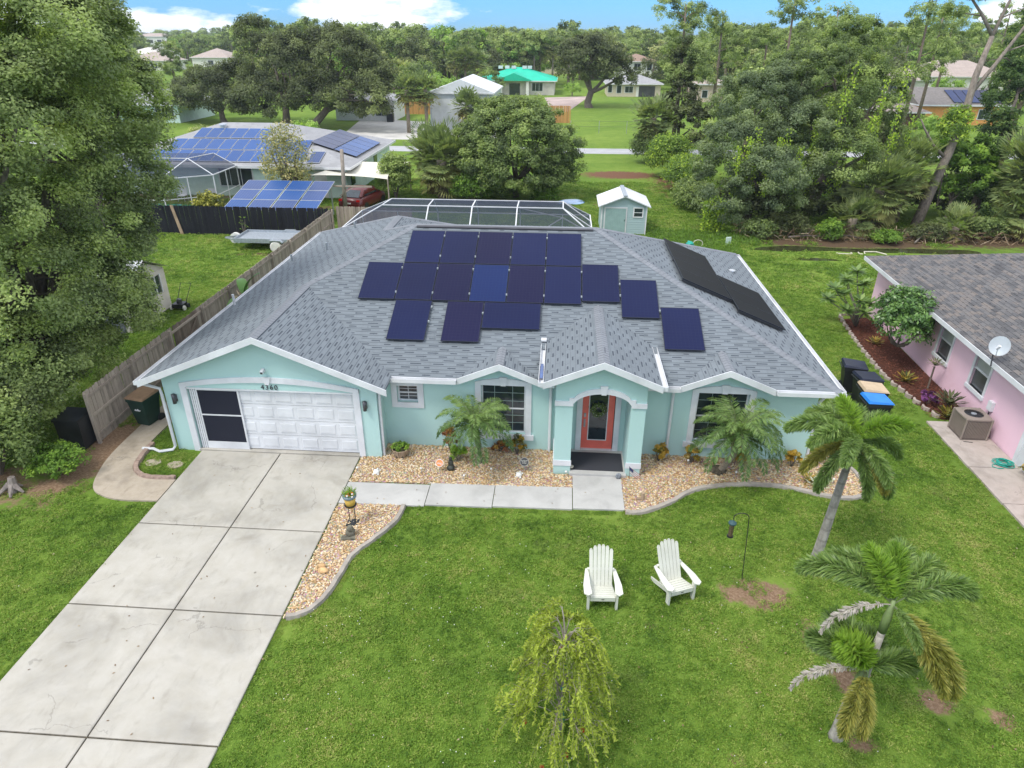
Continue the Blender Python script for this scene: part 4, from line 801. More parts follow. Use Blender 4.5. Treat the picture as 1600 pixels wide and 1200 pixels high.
# ================================================================ garden things
def adirondack(label, x, y, rz):
    t = thing('garden_chair', label, 'chair', (x, y, 0), 'white slatted garden chairs', rz)
    def P(name, b): b.build(name, cream2, t, world=False)
    for i in range(6):  # seat slats, sloping down to the back (+y)
        y0 = -.27+i*.088; z0 = .37-(y0+.27)*.30; P('seat_slat', M().ob((0, y0, z0), (.52, .076, .022), (-.28, 0, 0)))
    tops = (.84, .905, .935, .935, .905, .84)
    for i in range(6):
        xx = -.2175+i*.087; q = M(); hgt = tops[i]; up = Vector((0, sin(R(24)), cos(R(24)))); o_ = Vector((xx*.96, .13, .24)); e = Vector((xx*1.04, .13, .24))+up*hgt
        q.bar(o_, e, .078, .02); q.ob(tuple(e+up*.01), (.058, .02, .03), (-R(24), 0, 0)); q.ob(tuple(e+up*.025), (.034, .02, .02), (-R(24), 0, 0)); P('back_slat', q)
    P('back_rail', M().bar((-.30, .32, .60), (.30, .32, .60), .05, .03)); P('back_rail', M().bar((-.26, .22, .33), (.26, .22, .33), .05, .03))
    for s_ in (-1, 1):
        P('front_leg', M().box(s_*.31-.025, s_*.31+.025, -.34, -.24, 0, .52)); P('rear_leg', M().bar((s_*.27, -.30, .34), (s_*.27, .52, .03), .025, .10))
        q = M(); q.prism([(s_*.27, .40), (s_*.27, -.10), (s_*.25, -.38), (s_*.33, -.44), (s_*.42, -.38), (s_*.42, -.12), (s_*.34, .38)], .52, .545); P('armrest', q)
        P('arm_support', M().prism([(-.24, .5), (-.24, .3), (-.2, .5)], s_*.335, s_*.35, 'x'))
    P('front_rail', M().box(-.27, .27, -.335, -.31, .27, .38))
    M().box(-.03, .03, -.339, -.335, .31, .33).build('maker_plate', gunm, t, world=False)
cream2 = flat('cream_white_resin', (.66, .66, .58), .5, .05)
adirondack('white slatted garden chair facing straight to the driveway side of the street', 1.2, 11.35, R(3)); adirondack('white slatted garden chair turned towards the bird feeder', 2.85, 11.68, R(22))
sc_objs = [o for o in bpy.data.objects if o.name.startswith('garden_chair')]
sc_objs[0]['label'] = 'white slatted garden chair facing the street, nearer the porch walkway'
hk = thing('shepherd_hook', 'thin black shepherd hook pole stuck in the worn lawn patch', 'garden hook', (4.5, 12.2, 0))
pts = [(4.5, 12.2, 0), (4.42, 12.2, 1.2), (4.38, 12.2, 1.75)]+[(4.38-.17+.17*cos(a), 12.2, 1.78+.14*sin(a)) for a in np.linspace(.2, 2.8, 7)]+[(4.05, 12.2, 1.74)]
M().tube(pts, .010, 5).build('pole', dark, hk)
bf = thing('bird_feeder', 'small dark tube bird feeder hanging from the shepherd hook', 'bird feeder', (4.04, 12.2, 1.7))
M().lathe([(.005, 0), (.09, -.05), (.09, -.08), (.055, -.09)], (4.04, 12.2, 1.70), 10).build('cap', flat('dark_teal', (.03, .08, .09)), bf); M().lathe([(.052, 0), (.052, -.32)], (4.04, 12.2, 1.61), 10).build('seed_tube', flat('seed_brown', (.12, .085, .05), .4, .3, 40), bf); M().lathe([(.07, 0), (.075, -.03), (.02, -.04)], (4.04, 12.2, 1.29), 10).build('tray', dark, bf)
# pots
pot = thing('planter', 'hexagonal wooden tub of low green plants by the garage corner', 'planter', (-4.5, 16.7, 0))
pw = boards('tub_wood', (.36, .27, .19)); b = M()
for i in range(8):
    a0 = 2*pi*i/8; a1 = 2*pi*(i+1)/8-.05
    M().add([(-4.5+r*cos(a), 16.7+r*sin(a), z) for r, z in ((.20, .03), (.27, .30)) for a in (a0, a1)]+[(-4.5+r*cos(a), 16.7+r*sin(a), z) for r, z in ((.17, .03), (.24, .30)) for a in (a0, a1)], [(0,1,3,2),(4,6,7,5),(2,3,7,6),(0,4,5,1),(0,2,6,4),(1,5,7,3)]).build('stave', pw, pot)
M().lathe([(.2, 0), (.235, .24), (0, .25)], (-4.5, 16.7, .03), 12).build('potting_soil', soilm, pot)
p_, nr, ln, wd, ti, tg, _ = cloud([(-4.5, 16.7, .34, .24, .22, .12)], 30, .08, 700, .06, tb=.6); link('foliage', leafmesh('foliage', p_, nr, ln, wd, lime, ti), pot)
st = thing('plant_stand', 'black metal stand with a square foot in the driveway gravel', 'plant stand', (-5.05, 13.5, 0))
M().box(-5.2, -4.9, 13.36, 13.64, .03, .055).build('foot', dark, st)
for x in (-5.12, -4.97): M().tube([(x, 13.5, .05), (x, 13.5, .82)], .012, 5).build('pole', dark, st)
M().lathe([(.16, 0), (.16, .02)], (-5.05, 13.5, .62), 12).build('ring', dark, st)
yp = thing('flower_pot', 'yellow pot with a blue grey rim and orange flowers on the black stand', 'flower pot', (-5.05, 13.5, .64))
M().lathe([(.11, 0), (.155, .30)], (-5.05, 13.5, .56), 16).build('pot', flat('yellow_glaze', (.65, .42, .08), .4), yp, True); M().lathe([(.15, 0), (.175, .02), (.18, .08), (.15, .09)], (-5.05, 13.5, .85), 16).build('rim', flat('blue_grey_glaze', (.16, .22, .25), .4), yp, True)
n_ = 160; d = unit(n_); d[:, 2] = abs(d[:, 2]); link('foliage', leafmesh('foliage', np.array([-5.05, 13.5, .95])+d*RS.uniform(.05, .20, (n_, 1)), unit(n_), RS.uniform(.10, .20, n_), .022, lime, RS.normal(.75, .25, n_), d+np.array([0, 0, .3])), yp)
fl = flat('orange_petals', (.75, .13, .03), .6); wf = flat('white_petals', (.8, .75, .72), .6)
for i in range(9): M().ell((-5.05+random.uniform(-.05, .14), 13.42+random.uniform(-.08, .1), 1.0+random.uniform(-.04, .06)), (.03, .03, .02), 6, 3, 0, .2).build('flower', fl if i % 3 else wf, yp)
def turtle(name, label, x, y, s_, rz, mat):  # low shell ornament with head and fins
    t = thing(name, label, 'garden ornament', (x, y, .03), None, rz)
    M().ell((0, 0, .05*s_*4), (.15*s_*4/4*4*.9, .13*s_*4*.9, .09*s_*4), 12, 6, 0, .05).build('shell', mat, t, True, False)
    for dx, dy in ((.13, .10), (.13, -.10), (-.13, .09), (-.13, -.09)): M().ell((dx*s_*4, dy*s_*4, .03), (.055*s_*4, .035*s_*4, .02*s_*4), 8, 4).build('fin', mat, t, True, False)
    M().ell((.18*s_*4, 0, .05*s_*4), (.05*s_*4, .04*s_*4, .035*s_*4), 8, 5).build('head', mat, t, True, False)
wst = flat('white_stone', (.78, .77, .73), .7, .1, 10)
turtle('shell_ornament', 'white scalloped shell ornament in the gravel nearest the driveway', -5.0, 15.75, .2, 1.6, wst); turtle('shell_ornament', 'white scalloped shell ornament under the round black yard sign', -.92, 15.92, .2, 1.4, wst)
tst = flat('orange_stone', (.66, .42, .20), .8, .2, 8); tt = thing('lumpy_rock', 'two lobed orange rock low in the driveway gravel bed', 'rock', (-5.28, 11.75, .03))
M().ell((-5.31, 11.83, .08), (.09, .08, .08), 10, 6, 0, .12).ell((-5.24, 11.70, .08), (.13, .09, .07), 10, 6, 0, .12).build('stone', tst, tt, True)
gs = flat('grey_green_stone', (.17, .16, .12), .9, .3, 8); tt = thing('frog_statue', 'grey stone frog statue in the gravel below the plant stand', 'statue', (-4.97, 13.0, .03))
M().ell((-4.97, 13.03, .13), (.12, .13, .13), 12, 7, 0, .05).build('torso', gs, tt, True); M().ell((-4.95, 12.98, .29), (.085, .09, .09), 12, 7, 0, .05).build('head', gs, tt, True); M().ob((-5.0, 12.9, .05), (.34, .16, .06), (0, 0, .2)).build('plinth', gs, tt)
ds = flat('dark_bronze', (.045, .05, .04), .6, .3, 8); tt = thing('seated_statue', 'small dark seated statue in the gravel beside the orange yard sign', 'statue', (-2.9, 16.08, .03))
M().ell((-2.9, 16.08, .1), (.12, .11, .10), 12, 7, 0, .05).build('legs', ds, tt, True); M().ell((-2.9, 16.1, .24), (.08, .07, .13), 12, 7).build('torso', ds, tt, True); M().ell((-2.9, 16.09, .40), (.05, .05, .065), 10, 7).build('head', ds, tt, True)
def disc_sign(name, label, x, y, z, r, m, mr, txt, tcol, ts):
    t = thing(name, label, 'yard sign', (x, y, 0)); tl = R(-38)
    M().tube([(x, y+.02, 0), (x, y+.02, z-r*.5)], .008, 5).build('stake', steel, t)
    b = M(); rr = Euler((R(52), 0, 0)).to_matrix()
    for q, (rad, dz, mm) in enumerate(((r, 0, mr), (r*.86, .006, m))):
        P = [Vector((x, y, z))+rr@Vector((rad*cos(a), rad*sin(a), h)) for h in (dz-.006, dz) for a in np.linspace(0, 2*pi, 19)[:-1]]
        M().add(P, [tuple(range(18))[::-1], tuple(range(18, 36))]+[(i, (i+1) % 18, 18+(i+1) % 18, 18+i) for i in range(18)]).build('rim' if q == 0 else 'face', mm, t)
    for k, line in enumerate(txt):
        cv = bpy.data.curves.new('lettering', 'FONT'); cv.body = line; cv.size = ts; cv.align_x = 'CENTER'; cv.extrude = .001; cv.materials.append(tcol)
        p = Vector((x, y, z))+rr@Vector((0, (len(txt)/2-k-.85)*ts*1.1, .009)); textmesh('lettering', cv, t, p, (R(52), 0, 0))
disc_sign('yard_sign', 'round orange security yard sign on a stake by the dark statue', -3.2, 15.95, .33, .115, flat('orange_sign', (.80, .27, .08), .5), white, ['ring'], white, .085)
disc_sign('yard_sign', 'round black yard sign with small pale lettering in front of the porch', -.78, 16.15, .36, .13, dark, flat('sign_rim', (.35, .35, .33)), ['PROTECTED', 'SECURITY', 'SYSTEM'], cream, .036)
for i, (x, y, lb) in enumerate(((-5.55, 15.75, 'beside the garage corner at the driveway edge'), (-3.72, 15.85, 'between the white shell and the orange sign'), (-1.72, 15.98, 'between the pygmy palm and the black sign'), (.42, 16.0, 'at the foot of the porch column nearer the garage'), (3.98, 16.85, 'below the crotons right of the porch'), (5.25, 16.35, 'at the base of the palm by the right window'), (7.9, 16.2, 'near the right end of the gravel bed'), (-2.45, 15.6, 'in the gravel below the dark statue'))):
    t = thing('solar_light', 'tiny white solar stake light '+lb, 'garden light', (x, y, 0), 'solar stake lights in the gravel')
    M().tube([(x, y, 0), (x, y, .16)], .008, 5).build('stake', steel, t); M().ell((x, y, .19), (.035, .035, .035), 8, 6).build('globe', wst, t, True)
t = thing('float_ball', 'grey round ornament on the walkway edge by the porch step', 'garden ornament', (1.9, 15.98, .05)); M().ell((1.9, 15.98, .13), (.085, .05, .095), 12, 8, 0, .04).build('disc', flat('grey_stone', (.22, .24, .27), .7, .3, 20), t, True); M().box(1.85, 1.95, 15.95, 16.03, .05, .065).build('base', gunm, t)
t = thing('round_ornament', 'small round pale plaque leaning on the porch mat corner', 'garden ornament', (.57, 16.3, .13)); M().lathe([(.0, 0), (.075, 0), (.075, .02), (0, .02)], (.56, 16.26, .19), 14).build('disc', flat('pale_stone', (.6, .54, .45)), t); M().box(.54, .58, 16.25, 16.3, .13, .19).build('foot', gunm, t)
t = thing('small_flag', 'small striped red and white flag with a blue canton on a stick', 'flag', (2.2, 16.0, 0)); M().tube([(2.22, 15.95, 0), (2.18, 15.98, .48)], .006, 5).build('stick', gunm, t)
fr_, fw_, fb_ = flat('flag_red', (.55, .03, .05)), flat('flag_white', (.8, .8, .8)), flat('flag_navy', (.03, .05, .14))
for i in range(7): M().add([(2.19+.30*u-.0+.02*v, 15.97-.03*sin(u*6), .46-.28*u*.9-.03*i-.03*v) for u in (0, .5, 1) for v in (0, 1)], [(0, 2, 3, 1), (2, 4, 5, 3)]).build('stripe', fr_ if i % 2 == 0 else fw_, t)
M().add([(2.185, 15.96, .47), (2.30, 15.955, .36), (2.30, 15.955, .27), (2.19, 15.96, .36)], [(0, 3, 2, 1)]).build('canton', fb_, t)
t = thing('wooden_post', 'short brown wooden stub post in gravel right of the walkway', 'post', (2.5, 15.07, 0)); M().tube([(2.5, 15.07, 0), (2.49, 15.07, .26)], .055, 8).build('stub', pw, t); M().box(2.33, 2.47, 15.02, 15.1, .02, .08).build('wedge', pw, t)
# wreath on the door
wr = thing('door_wreath', 'green leafy wreath with tiny white flowers hanging on the coral door', 'wreath', (1.31, 17.36, 1.5))
a = RS.uniform(0, 2*pi, 900); rr = .17+RS.normal(0, .035, 900); P3 = np.c_[1.31+rr*np.cos(a), 17.33+RS.uniform(-.06, .03, 900), 1.50+rr*np.sin(a)]
link('foliage', leafmesh('foliage', P3, unit(900)+np.array([0, -1., 0]), .06, .025, midg, RS.normal(.4, .25, 900)), wr)
for i in range(10): a_ = i*.63; M().ell((1.31+.17*cos(a_), 17.27, 1.5+.17*sin(a_)), (.012, .012, .012), 5, 3).build('flower', wst, wr)
# ================================================================ palms and shrubs of the front garden
def frond(length, el0, droop, nl, ll, lw, plume=0., mat_i=0, petiole=.12, seed=0, curl=.35):
    """arching feather frond along +X from the origin; returns arrays for leafmesh plus the rachis points"""
    rs = np.random.RandomState(seed); K = 14; p = Vector((0, 0, 0)); el = el0; pts = [p.copy()]
    for i in range(K): p = p+Vector((cos(el), 0, sin(el)))*length/K; pts.append(p.copy()); el -= droop/K*(.5+1.0*i/K)
    A = np.array([tuple(q) for q in pts]); s_ = petiole+(1-petiole)*np.sort(rs.rand(nl)); f = s_*K; i0 = np.minimum(f.astype(int), K-1); fr = (f-i0)[:, None]
    base = A[i0]*(1-fr)+A[i0+1]*fr; tan = A[i0+1]-A[i0]; tan /= np.linalg.norm(tan, axis=1, keepdims=True); side = np.where(rs.rand(nl) < .5, -1., 1.)[:, None]*np.array([0, 1., 0])
    upv = np.cross(tan, np.array([0, 1., 0]))*-1; ang = rs.normal(0, plume, nl)[:, None]
    d = side*np.cos(ang)+upv*np.sin(ang)*-1+tan*(.45+.5*s_[:, None])+np.array([0, 0, -curl]); d /= np.linalg.norm(d, axis=1, keepdims=True)
    L = ll*np.sin(np.clip((s_-petiole*.8)/(1-petiole*.8), .03, 1)*pi*.86+.18)**.7*rs.uniform(.85, 1.1, nl)
    return base+d*L[:, None]/2, np.cross(d, tan)+rs.normal(0, .25, (nl, 3)), L, lw, d, pts
def frondmesh(name, mat, rm, length, el0, droop, nl, ll, lw, tb=.5, seed=0, r=.012, **k):
    pos, nr, L, W, d, pts = frond(length, el0, droop, nl, ll, lw, seed=seed, **k)
    me = leafmesh(name, pos, nr, L, W, [mat, rm], RS.normal(tb, .14, nl), d)
    b = M(); b.tube([tuple(p) for p in pts], [r*(1-.8*i/14) for i in range(15)], 4, 0, False)
    bm_ = b.mesh('t', [rm]); 
    import bmesh
    B = bmesh.new(); B.from_mesh(me); n0 = len(B.faces); B.from_mesh(bm_); B.faces.ensure_lookup_table()
    for q in range(n0, len(B.faces)): B.faces[q].material_index = 1
    B.to_mesh(me); B.free(); bpy.data.meshes.remove(bm_); return me
rach = flat('frond_rachis', (.13, .17, .06), .6, .2)
rachd = flat('dry_rachis', (.45, .40, .33), .8, .2)
def palm(name, label, base, top, r0, r1, fr, cat='palm', group=None, tm=None, shaft=None, boots=0, bend=(0, 0)):
    t = thing(name, label, cat, base, group)
    B = Vector(base); T = Vector(top); Mid = (B+T)/2+Vector((*bend, 0)); b = M(); b.tube([B-Vector((0, 0, .1)), B+(Mid-B)*.15, Mid, T], [r0*1.35, r0, (r0+r1)/2, r1], 10); b.build('trunk', tm or palmb, t, True)
    if shaft: b = M(); d = (T-Mid).normalized(); b.tube([T-d*.05, T+d*shaft*.4, T+d*shaft], [r1*1.15, r1*1.2, r1*.5], 10); b.build('crownshaft', flat('green_crownshaft', (.20, .27, .10), .5), t, True); T = T+d*shaft*.85
    if boots:
        b = M()
        for i in range(boots): a = i*2.4; z = T.z-.02-.35*i/boots; b.ob((T.x+r1*1.2*cos(a), T.y+r1*1.2*sin(a), z), (.05, .03, .14), (0, .5, a))
        b.build('leaf_base', flat('leaf_base_brown', (.13, .07, .045), .9, .3), t)['kind'] = 'stuff'
    for me, rz, ty, s_ in fr: link('frond', me, t, False, T-B, (random.uniform(-.08, .08), ty, rz), s_)
    return t
# pygmy date palms
pygm = leafmat('date_palm_leaflets', (.03, .065, .022), (.07, .13, .035), (.18, .25, .075), .35, .42, 1.2, spec=.5, K=1.65)
pyg = [frondmesh('frond', pygm, rach, 1.28, R(e), R(dr), 210, .24, .016, tb, 10+i, plume=.18, petiole=.12, curl=.35, r=.010) for i, (e, dr, tb) in enumerate(((72, 115, .8), (55, 125, .65), (32, 110, .55), (5, 85, .4)))]
def pygfr(n, rnd, s_=1.): 
    out = []
    for i in range(n): k = i/n; out.append((pyg[min(3, int(k*4))], i*2.399+rnd.uniform(-.2, .2), 0, s_*rnd.uniform(.88, 1.1)))
    return out
rd = random.Random(5)
palm('pygmy_date_palm', 'pygmy date palm in gravel in front of the large window beside the porch', (-2.15, 16.5, .03), (-2.22, 16.35, 1.38), .085, .075, pygfr(38, rd, 1.0), boots=26, bend=(.06, 0))
palm('pygmy_date_palm', 'pygmy date palm leaning over gravel before the right hand window', (4.85, 16.6, .03), (5.12, 16.45, 1.35), .10, .085, pygfr(40, rd, 1.15), boots=26, bend=(.12, -.1))
tag(M().lathe([(.28, 0), (.2, .08), (.05, .14)], (4.8, 16.62, .02), 10).build('palm_root_mound', soilm), 'brown root mound of fibre at the foot of the right palm', 'root mound')
# foxtail palms
def fox(e, dr, tb, seed, mat=palmm, L=1.9, rm=rach, nl=900, ll=.36, pl=1.35): return frondmesh('frond', mat, rm, L, R(e), R(dr), nl, ll, .032, tb, seed, plume=pl, petiole=.13, curl=.35, r=.018)
FX = dict(up=fox(75, 55, .8, 1, lime, 1.35), up2=fox(62, 85, .7, 2, lime, 1.4), mid=fox(38, 105, .5, 3), mid2=fox(50, 130, .6, 4), low=fox(5, 80, .45, 5), low2=fox(-15, 62, .6, 6, yell), hang=fox(-25, 75, .35, 7), grey=fox(15, 105, .6, 8, greyd, 1.7, rachd, 240, .16, .5), yel=fox(-10, 75, .55, 9, yell, 1.7), small=fox(30, 80, .4, 10, palmm, 1.0), smallup=fox(70, 60, .9, 11, lime, .7))
def A_(deg): return R(deg)
palm('foxtail_palm', 'slender foxtail palm at the right end of the gravel bed, overlapping the house corner', (6.42, 13.02, 0), (6.52, 12.95, 2.85), .12, .08, [(FX['mid2'], A_(95), 0, 0.80), (FX['mid'], A_(165), 0, 0.84), (FX['low2'], A_(185), 0, 0.71), (FX['mid2'], A_(200), 0, 0.76), (FX['up'], A_(120), .12, 0.76), (FX['up2'], A_(-20), 0, 0.84), (FX['hang'], A_(-35), 0, 0.80), (FX['yel'], A_(-60), 0, 0.76), (FX['mid'], A_(40), 0, 0.76), (FX['mid'], A_(240), 0, 0.71), (FX['low'], A_(10), 0, 0.71), (FX['low'], A_(290), 0, 0.67), (FX['mid2'], A_(130), 0, 0.76), (FX['hang'], A_(215), 0, 0.76), (FX['hang'], A_(-80), 0, 0.71), (FX['mid'], A_(70), 0, 0.76)], tm=smoothb, shaft=.7)
palm('foxtail_palm', 'taller stem of the twin foxtail palm in the front lawn, with the big feathery crown', (5.45, 8.45, 0), (5.60, 8.55, 2.45), .085, .06, [(FX['mid'], A_(150), 0, 0.87), (FX['mid2'], A_(65), 0, 0.87), (FX['up'], A_(120), .1, 0.76), (FX['up2'], A_(75), 0, 0.79), (FX['mid'], A_(12), 0, 0.87), (FX['yel'], A_(-50), 0, 0.95), (FX['low2'], A_(-62), 0, 0.79), (FX['grey'], A_(192), 0, 0.82), (FX['low'], A_(-75), 0, 0.44), (FX['mid2'], A_(130), 0, 0.79), (FX['hang'], A_(-30), 0, 0.79), (FX['mid2'], A_(35), 0, 0.83), (FX['mid'], A_(95), 0, 0.74)], tm=smoothb, shaft=.65, bend=(.05, .05))
palm('foxtail_palm', 'shorter stem of the twin foxtail palm in the front lawn, with grey dead fronds', (5.28, 8.3, 0), (5.35, 8.3, 1.35), .12, .08, [(FX['small'], A_(140), 0, 1.), (FX['small'], A_(60), 0, .9), (FX['smallup'], A_(170), 0, 1.1), (FX['small'], A_(10), 0, .9), (FX['grey'], A_(185), 0, .85), (FX['yel'], A_(-125), 0, .72), (FX['yel'], A_(-105), 0, .66), (FX['small'], A_(100), 0, 1.15)], tm=smoothb, shaft=.5, bend=(-.03, 0))
# bottlebrush tree with drooping branches
def bottlebrush():
    bx_, by_, H_ = .32, 8.0, 2.75
    t = thing('bottlebrush_tree', 'young weeping bottlebrush tree with red blooms near the bottom edge of the lawn', 'tree', (bx_, by_, 0))
    M().tube([(bx_, by_, -.1), (bx_+.02, by_, 1.3), (bx_-.01, by_, 2.1), (bx_, by_, H_-.25)], [.045, .035, .028, .012], 7).build('trunk', bark('pale_bark', (.42, .36, .32)), t, True)
    M().tube([(bx_+.05, by_-.03, 0), (bx_+.05, by_-.03, 2.2)], .016, 6).build('stake', flat('green_stake', (.02, .16, .12)), t)
    for z in (1.2, 1.75, 2.15): M().lathe([(.05, 0), (.05, .06)], (bx_+.02, by_, z), 8).build('tie', flat('green_tie', (.03, .25, .18)), t)
    br = M(); P = []; D = []; TI = []; rnd = random.Random(4)
    for i in range(62):
        k = i/62; z0 = .40+2.1*k+rnd.uniform(-.1, .1); a = i*2.399+rnd.uniform(-.3, .3); reach = (1.12-.70*k)*rnd.uniform(.6, 1.1); rise = .32*rnd.uniform(.5, 1.2)+.15*k
        p0 = Vector((bx_, by_, z0)); dr = Vector((cos(a), sin(a), 0)); p1 = p0+dr*reach*.45+Vector((0, 0, rise)); p2 = p0+dr*reach*.85+Vector((0, 0, rise*.7))
        br.tube([p0, (p0+p1)/2+Vector((0, 0, .06)), p1, p2], [.012, .010, .008, .004], 4)
        for j in range(7):
            s0 = p1+(p2-p1)*rnd.uniform(-.3, 1.0); aa = a+rnd.uniform(-.9, .9); dd = Vector((cos(aa), sin(aa), 0)); L = rnd.uniform(.30, .62)*(1.15-.45*k)
            q = [s0, s0+dd*L*.40+Vector((0, 0, .02*L)), s0+dd*L*.68+Vector((0, 0, -.28*L)), s0+dd*L*.82+Vector((0, 0, -.75*L))]; q = [Vector((a_.x, a_.y, max(a_.z, .06))) for a_ in q]
            br.tube(q, [.004, .003, .003, .002], 3, 0, False); tb = rnd.gauss(.62, .22)
            for u in np.linspace(.10, 1, 30):
                f = u*3; i0 = min(2, int(f)); p = q[i0].lerp(q[i0+1], f-i0); tn = (q[i0+1]-q[i0]).normalized(); rv = Vector((rnd.gauss(0, 1), rnd.gauss(0, 1), rnd.gauss(0, 1))).normalized(); dl = (tn*.75+rv*.8).normalized()
                P.append(tuple(p+dl*.028)); D.append(tuple(dl)); TI.append(tb+rnd.gauss(0, .1)+.25*u)
    o = br.build('branches', bark('twig_bark', (.36, .31, .27)), t); o['kind'] = 'stuff'
    bl = leafmat('bottlebrush_leaves', (.06, .085, .014), (.14, .18, .026), (.27, .31, .05), .45, K=1.8)
    link('foliage', leafmesh('foliage', np.array(P), unit(len(P))+np.array([0,0,.5]), .10, .030, bl, TI, np.array(D)), t)
    rm = flat('red_bloom', (.55, .03, .02), .7, .2)
    for (dx, dy, z) in ((-.05, -.1, 2.25), (-.75, -.1, 1.2), (-.62, -.35, .75), (.1, -.75, .5), (-.1, -.3, .6), (-.30, -.9, .35), (.35, -.55, .9)):
        d = unit(90); link('bloom', leafmesh('bloom', np.array([bx_+dx, by_+dy, z])+d*np.array([.03, .03, .05]), unit(90), .05, .006, rm, np.zeros(90), d), t)
bottlebrush()
def bush(name, label, cat, x, y, rx, ry, h, nleaf, leaf, mat, tb=.5, clr=.12, z0=.03, asp=.5, group=None, stems=5, up=.5, ncl=None, tvar=.22):
    t = thing(name, label, cat, (x, y, 0), group); b = M(); rnd = random.Random(int(x*100))
    for i in range(stems): a = i*2.4; b.tube([(x, y, z0-.05), (x+.3*rx*cos(a), y+.3*ry*sin(a), h*.4), (x+.6*rx*cos(a), y+.6*ry*sin(a), h*.75)], [.02*h+.005, .015*h+.003, .004], 5)
    b.build('stem', barkm, t)
    pos, nr, ln, wd, ti, tg, _ = cloud([(x, y, z0+h*.55, rx, ry, h*.5)], ncl or max(12, int(rx*ry*h*120)), clr, nleaf, leaf, up=up, tb=tb, asp=asp, shell=.35, lowest=z0, tvar=tvar); link('foliage', leafmesh('foliage', pos, nr, ln, wd, mat, ti), t); return t
crot = leafmat('croton_leaves', (.05, .08, .02), (.22, .20, .03), (.50, .30, .04), .2, .4, 3, K=1.); crotr = leafmat('red_croton', (.04, .06, .02), (.25, .08, .03), (.5, .30, .06), .2, .4, 3, K=1.)
for (x, y, h, lb) in ((3.15, 17.0, .55, 'yellow croton bush against the wall just right of the porch'), (4.1, 17.0, .6, 'yellow croton bush left of the right window, behind the palm'), (5.55, 17.1, .5, 'orange croton bush under the sill of the right window'), (7.0, 17.0, .62, 'yellow croton bush near the right corner of the aqua house')): bush('croton_bush', lb, 'shrub', x, y, .24, .2, h, 420, .12, crot, .75, .1)
for (x, y, h, m_, lb) in ((-3.05, 17.05, .75, crotr, 'dark croton bush left of the pygmy palm trunk'), (-1.05, 17.05, .6, crot, 'yellow green croton bush under the big window sill'), (-1.55, 17.12, .4, crotr, 'small red croton between the palm and window sill')): bush('croton_bush', lb, 'shrub', x, y, .26, .16, h, 420, .11, m_, .6, .1)
bush('fern_clump', 'bright green fern clump hanging beside the pygmy palm trunk', 'plant', -2.75, 16.55, .27, .2, .5, 700, .14, lime, .85, .08, asp=.3)
# bromeliad / dracaena style rosettes
def rosette(name, label, x, y, n, L, w_, mat, z0=.03, tb=.6, cat='plant', group=None, h=0, el=(20, 75), parts=True):
    t = thing(name, label, cat, (x, y, 0), group)
    if h: M().tube([(x, y, 0), (x, y, h)], .03, 6).build('stem', barkm, t)
    P = []; D = []; NR = []
    for i in range(n):
        a = i*2.399; e = R(el[1]-(el[1]-el[0])*i/n); d = np.array([cos(a)*cos(e), sin(a)*cos(e), sin(e)])
        for q, (s0, dz) in enumerate(((.25, 0), (.75, -.12))): P.append(np.array([x, y, z0+h])+d*L*s0+np.array([0, 0, dz*L])); D.append(d+np.array([0, 0, -.5*q])); NR.append(np.array([-d[0]*sin(e), -d[1]*sin(e), cos(e)]))
    link('leaves', leafmesh('leaves', np.array(P), np.array(NR), L*.6, w_, mat, RS.normal(tb, .2, len(P)), np.array(D)), t); return t
var = leafmat('variegated_leaves', (.10, .15, .04), (.35, .38, .18), (.72, .74, .60), .2, K=1.)
for i, (x, y) in enumerate(((7.42, 16.0), (7.62, 16.18))): rosette('spiky_plant', ('white variegated spiky plant at the foot of the slender foxtail palm', 'second white spiky plant just behind the first at the bed end')[i], x, y, 26, .38, .05, var, tb=.9-.2*i)
rosette('bromeliad', 'orange and green bromeliad beside the white spiky plants', 7.25, 16.25, 22, .35, .06, crot, tb=.6)
M().box(0,.01,0,.01,-.5,-.49) if 0 else None
# ================================================================ pink house and its side yard
def frame_at(name, label, cat, x, y, rz): return thing(name, label, cat, (x, y, 0), None, rz)
ph = frame_at('pink_house', 'pink stucco house with brown shingle roof at the right edge', 'house', 13.55, 15.9, R(-2.2))
PB = lambda nm, b, m, p=None: b.build(nm, m, p or ph, world=False)
b = M(); hs = [(6.75, 7.65, .95, 2.2), (4.25, 5.15, .95, 2.2)]
ys = [-5, 4.25, 5.15, 6.75, 7.65, 14.0]
for i in range(5):
    y0, y1 = ys[i], ys[i+1]; hole = any(abs(h[0]-y0) < .01 for h in hs)
    if hole: b.box(0, .2, y0, y1, 0, .95); b.box(0, .2, y0, y1, 2.2, 2.45)
    else: b.box(0, .2, y0, y1, 0, 2.45)
b.box(.2, 13, 13.8, 14.0, 0, 2.45); PB('wall', b, pinkst)
mulr = shingle_mat('brown_blend_shingle', (.16, .15, .15), (.05, .045, .05), .145, .30, .3, .12, [(0, (.07, .07, .075)), (.3, (.125, .125, .13)), (.55, (.17, .165, .165)), (.75, (.215, .185, .165)), (1, (.15, .155, .17))])
rx, rw, e0, e1 = -.5, 14.5, -6.0, 14.5; hw = rw/2; zz = lambda x: 2.5+.36*(x-rx)
pr_ = M(); Rg = [(rx+hw, e0+hw), (rx+hw, e1-hw)]
C4 = [(rx, e0), (rx+rw, e0), (rx+rw, e1), (rx, e1)]; zt = 2.5+.36*hw
pr_.add([(*C4[0], 2.5), (*C4[1], 2.5), (*C4[2], 2.5), (*C4[3], 2.5), (*Rg[0], zt), (*Rg[1], zt)], [(0, 1, 4), (1, 2, 5, 4), (2, 3, 5), (3, 0, 4, 5), (3, 2, 1, 0)])
prf = PB('roof', pr_, mulr)
